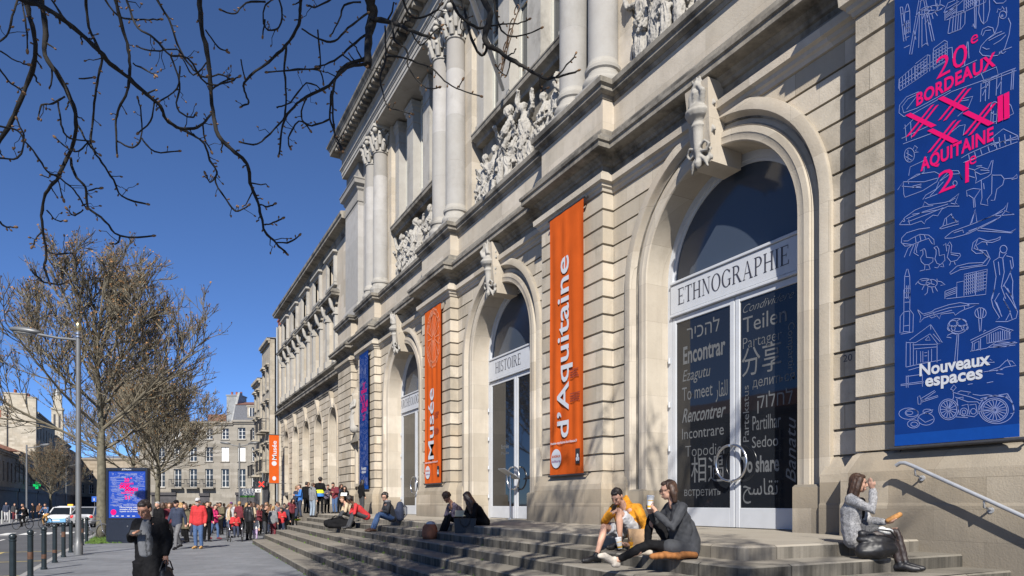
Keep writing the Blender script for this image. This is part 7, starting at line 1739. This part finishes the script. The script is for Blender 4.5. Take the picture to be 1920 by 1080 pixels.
# --- woman shading her eyes at the right-hand end
b = ground_at(1597, 8.62)
J = dict(hip=V((0, 0, 1.25)), chest=V((-.02, -.02, 1.5)), neck=V((.01, -.03, 1.74)), head=V((.055, -.06, 1.90)), look=V((.95, -.42, -.12)),
  shL=V((.1, .1, 1.69)), shR=V((-.09, -.15, 1.70)), elL=V((.2, -.02, 1.44)), wrL=V((.30, -.2, 1.42)), elR=V((.085, -.33, 1.57)), wrR=V((.13, -.26, 1.82)),
  hjL=V((.08, .05, 1.22)), hjR=V((.0, -.1, 1.22)), knL=V((.50, -.12, 1.30)), anL=V((.535, -.24, .91)), toL=V((.65, -.31, .865)), knR=V((.38, -.24, 1.27)), anR=V((.42, -.32, .91)), toR=V((.54, -.40, .865)))
person('long haired woman in a pale grey cardigan shading her eyes near the handrail', b, J, cm('heather grey', (.29, .285, .285), var=.45, scale=60), TIGHT, SHBLK, HBR, SK, legstyle='tights', hairstyle='long', fine=True, bulk=1.06, handto={'R': V((-.35, -.1, .75)), 'L': V((.8, -.5, .2))}, curl=.35)
root = [o for o in col.objects if o.get('label', '').startswith('long haired woman in a pale')][0]
q = MB(); q.tube([(.0, -.02, 1.36), (.12, -.06, 1.28), (.27, -.12, 1.27)], [.15, .145, .12], 14, round_=False); put('skirt', fuse(q, .012, 2), plain('dogtooth cloth', (.07, .07, .072), .85, var=.8, scale=70), root, 180)
q = MB(); q.tube([(.05, -.1, 1.5), (.07, -.1, 1.68)], [.06, .05], 10, round_=True); put('black_top', fuse(q, .012, 1), BLK, root, 180)
o = item('sandwich', 'half eaten baguette sandwich in the hand of the woman by the handrail', 'sandwich', loc_(b, (.385, -.25, 1.47)))
q = MB(); q.tube([(-.07, 0, -.03), (0, 0, .0), (.08, 0, .045)], [.026, .034, .03], 10, round_=True); q.build('bread', plain('crusty bread', (.36, .17, .05), .8, var=.3, scale=30), o, 180)
o = item('handbag', 'big slouchy black leather bag at the feet of the woman by the handrail', 'bag', loc_(b, (.07, -.46, .985)))
q = MB(); q.tube([(-.16, 0, .10), (0, -.03, .11), (.15, 0, .12)], [.10, .115, .09], 12, round_=True); q.tube([(-.18, .02, .24), (.02, 0, .2), (.19, .02, .22)], [.05, .09, .045], 10, round_=True); q.tube([(-.18, .0, .3), (-.05, 0, .27)], [.05, .05], 8, round_=True)
put('bag_body', fuse(q, .013, 1, lambda c, n: n * (.016 * noise.noise(V((c.x * 5, c.y * 5, c.z * 11))) + .004 * noise.noise(c * 24))), SHBLK, o, 180)
q = MB(); q.tube([(-.15, -.05, .3), (-.05, -.12, .36), (.1, -.12, .34), (.2, -.05, .26)], .012, 6); q.build('handle', SHBLK, o, 60)
q = MB(); q.ell((.14, .02, .33), (.07, .05, .04)); q.ell((.08, .03, .35), (.05, .04, .04)); q.build('paper_napkin', WHITE, o, 180)

# --- seated group in the middle of the steps
def seated(label, px, t, zs, top, legs, shoes, hair, skin=None, lean=.15, look=(-.6, -.7, -.3), drop=.33, arms='knees', spread=0, **kw):
    """sitting on a step and facing down the stairs (picture left)"""
    b = ground_at(px, t); z = zs + .10
    d = V((-.88, -.47, 0)); s = V((-.47, .88, 0)) * -1      # forward, left
    h = V((0, 0, z)); nk = h + d * (lean * .9) + V((0, 0, .48 - lean * .25)); hd = nk + d * (.03 + lean * .35) + V((0, 0, .15 - lean * .05))
    J = dict(hip=h, chest=h.lerp(nk, .55), neck=nk, head=hd, look=V(look))
    for n, q in (('L', 1), ('R', -1)):
        sd = s * q
        J['sh' + n] = nk + sd * .165 - V((0, 0, .05)); J['hj' + n] = h + sd * .085 - V((0, 0, .02))
        kn = h + d * .42 + sd * (.10 + spread) + V((0, 0, .07 + .02 * q)); J['kn' + n] = kn
        J['an' + n] = kn + d * .16 + sd * .01 + V((0, 0, -(.17 + drop - .08 + .0))) ; J['an' + n].z = zs - drop + .085
        J['to' + n] = J['an' + n] + d * .14 + V((0, 0, -.045))
        if arms == 'knees': e, w = J['sh' + n] + d * .14 + sd * .06 - V((0, 0, .24)), kn + d * -.05 + V((0, 0, .10)) - sd * .03
        elif arms == 'lap': e, w = J['sh' + n] + d * .08 + sd * .08 - V((0, 0, .25)), h + d * .30 + sd * .03 + V((0, 0, .17))
        elif arms == 'face': e, w = kn + V((0, 0, .1)), hd + d * .05 + sd * .06 - V((0, 0, .1))
        J['el' + n] = e; J['wr' + n] = w
    return person(label, b, J, top, legs, shoes, hair, skin, vox=kw.pop('vox', .013), **kw)
seated('curly haired man in glasses and dark jacket sitting on the landing in jeans', 735, 20.35, ZP, CHAR, DENIM, SHBR, HB, SK, .16, (-.35, -.95, -.1), .33, 'lap', hairstyle='curly', glasses=True, scarf=GREY)
b_ = loc_(ground_at(742, 20.3, 1.42), (.12, .06, 0)); backpack('dark backpack on the back of the curly haired man on the landing', b_, RZ + PI * .66, NAVY, .95)
seated('person in a bright red tracksuit top sitting bent forward on the steps', 686, 22.7, ZP, RED, CHAR, SHBLK, HB, SK3, .42, (-.9, -.4, -.6), .33, 'lap', hairstyle='curly')
o = item('duffel_bag', 'black sports bag lying on the steps before the red tracksuit', 'bag', ground_at(636, 23.0, ZP - RIS * 2 + .0))
q = MB(); q.tube([(-.4, 0, .16), (0, 0, .2), (.42, 0, .14)], [.13, .19, .13], 12, round_=True); q.tube([(-.3, -.1, .08), (.3, -.1, .08)], [.09, .09], 10, round_=True); put('bag_body', fuse(q, .02, 2, lambda c, n: n * .02 * noise.noise(c * 9)), BLK, o, 180)
q = MB(); q.tube([(-.25, -.1, .3), (-.1, -.16, .42), (.1, -.16, .4), (.25, -.1, .28)], .018, 6); q.build('strap', BLK, o, 60)
seated('frizzy haired girl in a purple patterned top bent over a sheet of paper', 870, 16.6, ZP, PURP, BLK, WHITE, HBR, SK2, .34, (-.3, -.7, -.9), .33, 'lap', hairstyle='curly', bulk=.95)
seated('girl with very long dark hair in a black cardigan beside the girl in purple', 906, 15.75, ZP, BLK, BLK, WHITE, HBD, SK, .3, (-.9, .25, -.6), .33, 'lap', hairstyle='long')
rt = [o for o in col.objects if o.get('label', '').startswith('girl with very long dark')][0]
q = MB(); q.tube([(-.35, -.14, 1.80), (-.24, -.10, 1.64), (-.15, -.10, 1.36)], [.075, .095, .05], 10, round_=True); q.tube([(-.37, -.24, 1.80), (-.32, -.27, 1.62), (-.27, -.27, 1.42)], [.05, .06, .03], 8, round_=True); put('loose_hair', fuse(q, .014, 1, lambda c, n: n * .01 * noise.noise(V((c.x * 40, c.y * 40, c.z * 6)))), HBD, rt, 180)
o = item('drawing_sheet', 'pale sheet of paper on the lap between the two girls', 'paper', loc_(ground_at(880, 16.0), (-.15, -.2, 1.42))); q = MB(); q.box(-.17, .17, -.12, .12, -.004, .004); M_ = Matrix.Rotation(.6, 4, 'X'); q.v = [tuple(M_ @ V(v)) for v in q.v]; q.build('sheet', plain('yellowed paper', (.6, .52, .32), .8, var=.05), o)
o = item('tote_bag', 'stiff black tote bag standing on the step below the long haired girl', 'bag', loc_(ground_at(872, 15.3), (0, 0, ZP - RIS + .0)))
q = MB(); q.add([(-.22, -.06, 0), (.22, -.06, 0), (.22, .06, 0), (-.22, .06, 0), (-.25, -.05, .33), (.25, -.05, .33), (.25, .05, .33), (-.25, .05, .33)], [(3, 2, 1, 0), (4, 5, 6, 7), (0, 1, 5, 4), (1, 2, 6, 5), (2, 3, 7, 6), (3, 0, 4, 7)]); q.build('bag_body', SHBLK, o)
for y in (-.055, .055): q = MB(); q.tube([(-.12, y, .32), (-.09, y - .02, .2), (0, y - .03, .13), (.09, y - .02, .2), (.12, y, .32)], .009, 6); q.build('handle', SHBLK, o, 60)
o = item('handbag', 'reddish brown leather bucket bag on the steps left of the two girls', 'bag', loc_(ground_at(806, 15.9), (0, 0, ZP - RIS * 2 + .0)))
q = MB(); q.lathe([(0, .0), (.16, .0), (.19, .1), (.17, .28), (.13, .34), (.10, .35)], (0, 0), 16); put('bag_body', q.mesh('bag_body'), TAN, o, 180)
q = MB(); q.ell((0.02, 0, .36), (.11, .1, .06)); q.build('scarf_inside', LGREY, o, 180)

# --- school group at the far end of the landing and the crowd on the pavement
rn = random.Random(12)
def crowd(label, px, t, z, h, top, legs, hair, yaw=0, skin=None, **kw):
    kw.setdefault('vox', .02)
    J = stand(h, yaw, kw.pop('step', 0), kw.pop('armL', 'down'), kw.pop('armR', 'down'), kw.pop('bow', .15), kw.pop('turn', 0))
    return person(label, ground_at(px, t, z), J, top, legs, kw.pop('shoes', SHBLK), hair, skin, k=h / 1.75, **kw)
G1 = 'pupils gathered at the far end of the steps'
crowd('boy in navy with neon yellow shoes standing on the top steps', 555, 33.5, ZP - RIS * 2, 1.72, NAVY, NAVY, HL, 2.2, shoes=NEON, group=G1)
crowd('boy in a bright blue jacket facing the group atop the steps', 563, 33.0, ZP - RIS, 1.6, BLUE, NAVY, HBR, -1.2, group=G1, armL='fwd', armR='fwd')
crowd('dark haired boy in black between the blue jacket and the grey hoodie', 574, 34.0, ZP, 1.6, BLK, BLK, HB, 2.8, group=G1)
crowd('boy in a grey hoodie and pale washed jeans seen from behind on the top step', 586, 33.0, ZP - RIS, 1.68, GREY, LDEN, HBR, 2.6, group=G1, style='hood', armL='fwd')
crowd('woman in black with a neon and blue jacket tied at her waist', 600, 33.2, ZP, 1.78, BLK, BLK, HB, PI, group=G1, hairstyle='curly', armL='fwd', armR='fwd')
r = [o for o in col.objects if o.get('label', '').startswith('woman in black with a neon')][0]
q = MB(); q.lathe([(.19, 1.0), (.21, .9), (.22, .84)], (0, 0), 14, squash=1.0); q.build('blue_jacket_hem', BLUE, r, 60); q = MB(); q.lathe([(.18, 1.16), (.2, 1.08), (.205, 1.0)], (0, 0), 14); q.build('neon_jacket', NEON, r, 60)
crowd('pupil in a maroon jacket reading a booklet near the wing', 628, 34.0, ZP, 1.58, MAR, DENIM, HB, -.4, group=G1, armL='fwd', armR='fwd', bow=.6)
crowd('girl in a black printed sweatshirt holding white papers near the niche', 646, 34.0, ZP - .1, 1.5, BLK, BLK, HB, .3, group=G1, armL='fwd', armR='fwd', hairstyle='long', bow=.5)
crowd('girl with long dark hair in black standing under the far blue banner', 678, 31.5, ZP, 1.62, BLK, CHAR, HB, 2.3, group=G1, hairstyle='long')
seated('light haired pupil sitting on the landing behind the red tracksuit', 662, 25.0, ZP, BEIGE, CHAR, SHBLK, HL, SK, .3, (.6, -.7, -.5), .33, 'lap', vox=.018)
crowd('pupil in dark purple stooping between the woman in black and the maroon jacket', 613, 34.6, ZP, 1.5, PURP, BLK, HBR, .6, group=G1, armL='fwd', armR='fwd', bow=.7, hairstyle='tail')
crowd('boy in charcoal half hidden behind the grey hoodie', 579, 35.2, ZP, 1.62, CHAR, NAVY, HL, -.5, group=G1)
crowd('girl in navy leaning in behind the black sweatshirt', 637, 35.4, ZP, 1.55, NAVY, BLK, HBR, .9, group=G1, hairstyle='long', bow=.5)
crowd('girl in red and black squatting low beside the neon shoes', 547, 32.6, ZP - RIS * 4, 1.45, MAR, BLK, HB, .8, group=G1, hairstyle='long', bow=.6, armL='fwd')
crowd('tall teenager in black at the foot of the wing wall', 556, 36.5, .0, 1.78, BLK, BLK, HBR, 1.9, group=G1)
o = item('booklet', 'white worksheet held by the girl in the black sweatshirt', 'paper', loc_(ground_at(646, 33.7), (-.02, -.05, ZP + .95))); q = MB(); q.box(-.15, .15, -.01, .01, -.1, .1); M_ = Matrix.Rotation(-.7, 4, 'X'); q.v = [tuple(M_ @ V(v)) for v in q.v]; q.build('sheet', WHITE, o)
G2 = 'crowd on the pavement before the steps'
crowd('man in a navy jacket, grey trousers and dark cap walking towards us', 332, 24.6, 0, 1.78, NAVY, cm('mid grey', (.12, .12, .125)), HB, -.1, hat=BLK, step=.8, vox=.015, group=G2)
crowd('man in a red anorak, grey cap and white beard in front of the crowd', 372, 24.9, 0, 1.86, RED, DENIM, HG, .05, hat=LGREY, beard=HG, shoes=SHTAN, vox=.015, bulk=1.1, group=G2)
rs = [(-.11, 0), (.11, 0)]
crowd('girl in a fuchsia padded jacket and blue jeans turned to the right', 402, 31.5, 0, 1.62, PINK, DENIM, HB, 1.2, step=.5, armL='fwd', armR='fwd', bulk=1.15, shoes=MAR, group=G2)
crowd('man in a black leather jacket seen from behind at the foot of the steps', 467, 30.5, 0, 1.78, SHBLK, BLK, HB, 2.7, group=G2, bulk=1.1)
crowd('small child in lilac and white beside the leather jacket', 479, 30.8, 0, 1.05, WHITE, LIL, HBL, .4, group=G2)
crowd('bald man in a black coat just right of the poster stand', 297, 27.0, 0, 1.74, BLK, BLK, HG, -.3, group=G2)
crowd('woman in dark maroon behind the man in navy', 318, 29.5, 0, 1.70, MAR, BLK, HL, .4, group=G2, hairstyle='bob')
crowd('short woman with brown hair and an olive coat left of the red anorak', 349, 29.0, 0, 1.68, OLIVE, BLK, HBR, -.6, group=G2, hairstyle='bob', style='coat')
crowd('teenager in a black hooded coat right of the red anorak', 388, 29.5, 0, 1.76, BLK, BLK, HB, .8, group=G2, style='hood')
crowd('woman in a cream jacket with brown hair above the wheelchair', 430, 33.0, 0, 1.66, BEIGE, DENIM, HL, 2.0, group=G2, hairstyle='tail')
crowd('person in a purple hat and pale coat at the back of the crowd', 434, 38.0, 0, 1.74, LGREY, BLK, HB, .2, group=G2, hat=cm('purple', (.12, .03, .16)))
crowd('boy in a black jacket pointing towards the steps', 497, 31.0, 0, 1.62, BLK, CHAR, HBR, 1.7, armR='point', group=G2)
crowd('child with a grey backpack and red trousers near the bottom steps', 512, 31.5, 0, 1.55, GREY, MAR, HBL, 2.9, group=G2, hairstyle='tail')
crowd('boy in a bright red T-shirt crouched near the bottom steps', 528, 32.0, .05, 1.45, RED, NAVY, HBR, .2, group=G2, armL='fwd', bow=.6)
crowd('boy holding a yellow bag on the lower steps beside the red shirt', 538, 32.4, .1, 1.5, NAVY, OLIVE, HB, 2.4, group=G2)
cols_ = [BLK, CHAR, NAVY, GREY, BLK, OLIVE, BROWN, CHAR, MAR, PURP, NAVY, BEIGE, LGREY]
hs_ = [(HB, 'dark'), (HBR, 'brown'), (HL, 'light brown'), (HBL, 'blond')]
nm = {id(BLK): 'black', id(CHAR): 'charcoal', id(NAVY): 'navy', id(GREY): 'grey', id(MAR): 'maroon', id(OLIVE): 'olive', id(BROWN): 'brown', id(LGREY): 'pale grey', id(DENIM): 'denim blue', id(PURP): 'purple grey', id(RED): 'red', id(PINK): 'pink', id(BEIGE): 'beige'}
spots = [(306, 34), (311, 41), (326, 38), (338, 34), (343, 44), (356, 40), (362, 34), (379, 36), (383, 45), (394, 38), (409, 42), (414, 36), (421, 46), (442, 40), (448, 36), (455, 44), (461, 38), (474, 36), (482, 43), (487, 35), (492, 40), (501, 37), (507, 44), (517, 38), (523, 35), (533, 40), (543, 37)]
for i, (px, t) in enumerate(spots):
    tp = cols_[(i * 5 + i // 4) % len(cols_)]; hm, hn = hs_[rn.choice((0, 0, 1, 1, 2, 3))]; sty = rn.choice(('short', 'short', 'long', 'bob', 'tail'))
    place = ('just right of the poster stand' if px < 330 else 'behind the man in navy' if px < 352 else 'behind the red anorak' if px < 392 else 'behind the fuchsia jacket' if px < 425 else 'behind the wheelchair' if px < 462 else 'below the narrow orange flag')
    row = 'far' if t > 39 else 'midway'
    crowd(f'{hn} haired person in {nm[id(tp)]}, hair {sty}, {row} {place}', px, t, 0, rn.uniform(1.56, 1.8), tp, rn.choice((BLK, CHAR, DENIM, NAVY)), hm, rn.uniform(-PI, PI), rn.choice((SK, SK, SK2, SK2)), group=G2, hairstyle=sty, vox=.026, armL=rn.choice(('down', 'fwd', 'pocket')), armR=rn.choice(('down', 'fwd', 'pocket')))
# wheelchair with a child
w = item('wheelchair', 'wheelchair with big spoked wheels at the edge of the crowd', 'wheelchair', ground_at(441, 29.8), RZ + .5, None)
M_chr = plain('chrome tube', (.5, .5, .52), .25, .9, var=0)
for s in (-1, 1):
    q = MB(); q.tube([(s * .3, .1 + .3 * math.cos(2 * PI * i / 24), .31 + .3 * math.sin(2 * PI * i / 24)) for i in range(25)], .018, 6); wh = q.build('wheel', M_tyre, w, 60)
    q = MB()
    for i in range(12): q.tube([(s * .3, .1, .31), (s * .3, .1 + .29 * math.cos(PI * i / 6), .31 + .29 * math.sin(PI * i / 6))], .004, 4)
    q.build('spokes', M_chr, wh)
    q = MB(); q.tube([(s * .24, -.42 + .09 * math.cos(2 * PI * i / 14), .1 + .09 * math.sin(2 * PI * i / 14)) for i in range(15)], .018, 6); q.build('castor', M_tyre, w, 60)
    q = MB(); q.tube([(s * .25, .32, .95), (s * .25, .25, .5), (s * .25, -.25, .5), (s * .24, -.42, .15)], .014, 6); q.tube([(s * .25, .3, .72), (s * .25, -.15, .72), (s * .25, -.2, .5)], .014, 6); q.build('frame', M_chr, w, 60)
q = MB(); q.box(-.23, .23, -.22, .25, .46, .52, .01); q.build('seat', BLK, w); q = MB(); q.box(-.23, .23, .25, .3, .5, .92, .01); q.build('backrest', BLK, w)
bb = ground_at(441, 29.75)
J = stand(1.45, 0, 0, 'fwd', 'fwd', .3)
dz = V((0, 0, .53 - J['hj' + 'L'].z + .06))
for q_ in J:
    if q_ != 'look': J[q_] = J[q_] + dz
for n, s in (('L', 1), ('R', -1)):
    J['kn' + n] = J['hj' + n] + V((0, -.36, .02)); J['an' + n] = J['kn' + n] + V((0, -.06, -.36)); J['to' + n] = J['an' + n] + V((0, -.13, -.03))
person('child in a black and red jacket sitting in the wheelchair', bb, J, RED, NAVY, SHBLK, HB, SK2, rz=RZ + .5, k=.83, vox=.018)

# --- left pavement pedestrians, cyclists
G3 = 'people on the opposite pavement'
crowd('man in navy and pale trousers on the opposite pavement at far left', 12, 62, 0, 1.8, NAVY, LGREY, HB, .5, group=G3)
crowd('woman in red trousers on the opposite pavement behind the first cyclist', 27, 66, 0, 1.68, CHAR, MAR, HL, 1.0, group=G3)
crowd('person in black near the slim lamp on the opposite pavement', 62, 70, 0, 1.72, BLK, BLK, HB, -.5, group=G3)
crowd('person in a brown coat under the pharmacy cross', 74, 74, 0, 1.7, BROWN, BLK, HBR, .8, group=G3)
def bicycle(label, loc, rz, frame, parked=False):
    o = item('bicycle', label, 'bicycle', loc, rz)
    for y, nm_ in ((-.52, 'wheel'), (.52, 'wheel')):
        q = MB(); q.tube([(0, y + .33 * math.cos(2 * PI * i / 28), .34 + .33 * math.sin(2 * PI * i / 28)) for i in range(29)], .02, 6); wh = q.build('wheel', M_tyre, o, 60)
        q = MB()
        for i in range(14): q.tube([(0, y, .34), (0, y + .32 * math.cos(PI * i / 7), .34 + .32 * math.sin(PI * i / 7))], .003, 4)
        q.build('spokes', M_chr, wh)
        q = MB(); q.tube([(0, y + .375 * math.cos(a), .34 + .375 * math.sin(a)) for a in [.3 + i * .2 for i in range(12)]], .02, 5); q.build('mudguard', M_chr, wh, 60)
    q = MB()
    for a, b_ in (((0, -.52, .34), (0, -.38, .92)), ((0, -.40, .84), (0, .05, .3)), ((0, -.40, .86), (0, .22, .82)), ((0, .05, .3), (0, .24, .88)), ((0, .05, .3), (0, .52, .34)), ((0, .22, .8), (0, .52, .34))): q.tube([a, b_], .018, 7)
    q.build('frame', frame, o, 60)
    q = MB(); q.tube([(-.28, -.28, 1.05), (-.15, -.38, 1.04), (0, -.4, .98), (.15, -.38, 1.04), (.28, -.28, 1.05)], .014, 6); q.build('handlebar', M_chr, o, 60)
    q = MB(); q.ell((0, .26, .93), (.09, .14, .04)); q.build('saddle', SHBLK, o, 180)
    q = MB(); q.tube([(-.06, .05, .3), (.06, .05, .3)], .07, 10); q.tube([(.08, .05, .3), (.1, .1, .16)], .012, 5); q.tube([(-.08, .05, .3), (-.1, 0, .44)], .012, 5); q.build('crank', M_chr, o, 60)
    return o
def cyclist(px, t, yaw, label, blabel, top, legs, hair):
    p = ground_at(px, t, -.126); bicycle(blabel, p, RZ + yaw, M_black)
    J = stand(1.76, 0, 0, 'bars', 'bars', .25)
    h = V((0, .24, 1.02))
    J['hip'] = h; J['neck'] = h + V((0, -.2, .48)); J['head'] = h + V((0, -.28, .64)); J['chest'] = h.lerp(J['neck'], .5)
    for n, s in (('L', 1), ('R', -1)):
        J['sh' + n] = J['neck'] + V((s * .17, 0, -.05)); J['el' + n] = J['neck'] + V((s * .24, -.18, -.28)); J['wr' + n] = V((s * .25, -.28, 1.08)); J['hj' + n] = h + V((s * .08, 0, -.02)); up_ = s > 0
        J['kn' + n] = V((s * .12, -.12, .86 if up_ else .66)); J['an' + n] = V((s * .1, .02, .5 if up_ else .24)); J['to' + n] = J['an' + n] + V((0, -.14, -.05))
    person(label, p, J, top, legs, SHBLK, hair, SK, rz=RZ + yaw, vox=.02)
cyclist(43, 47, -.15, 'cyclist all in black riding along the far kerb', 'black bicycle under the cyclist in black', BLK, BLK, HB)
cyclist(85, 50, .1, 'cyclist in a blue jacket and tan trousers riding towards us', 'black bicycle under the cyclist in blue', cm('mid blue', (.035, .075, .16)), SHTAN, HBR)
bicycle('silver bicycle locked behind the bollards beside the tree trunk', ground_at(174, 31.5), RZ + 1.45, M_chr)
# weeds and grass
M_grass = plain('fresh grass', (.09, .16, .025), .8, var=.4, scale=9)
def tuft(mb, c, n, h, r, rd):
    for _ in range(n):
        a = rd.uniform(0, 2 * PI); q = rd.uniform(0, r); p = V(c) + V((q * math.cos(a), q * math.sin(a), 0)); d = V((rd.uniform(-.6, .6), rd.uniform(-.6, .6), 1)) * h * rd.uniform(.5, 1); w = V((math.sin(a), -math.cos(a), 0)) * h * .1
        mb.add([p - w, p + w, p + d], [(0, 1, 2)])
q = MB(); rd = random.Random(3)
for k in range(7):
    for _ in range(16 if k > 2 else 5):
        i = k; c = C0 + V((-.575 * i, -.56 * i)).to_2d(); yy = rd.uniform(8, 29) if k < 6 else rd.uniform(12, 30); x = c.x + dv.x / dv.y * (yy - c.y)
        tuft(q, (x - .015, yy, ZP - RIS * (i + 1)), rd.randint(6, 26), rd.uniform(.03, .075), .05, rd)
tag(q.build('moss_and_weeds', M_grass), 'green moss and weeds in the joints along the feet of the steps', 'weeds', kind='stuff')
q = MB()
for _ in range(2600): x, y = rd.uniform(-2.3, -1.0), rd.uniform(32.6, 41); tuft(q, (x, y, 0), 3, .09, .08, rd)
tag(q.build('tree_pit_grass', M_grass), 'strip of grass around the foot of the big bare tree', 'grass', kind='stuff')
p = onz(1745, 1066, ZP - RIS * 3); q = MB(); tuft(q, p, 60, .16, .16, rd); tag(q.build('weed', M_grass), 'tuft of green weed at the foot of the plinth below the handrail', 'weed')
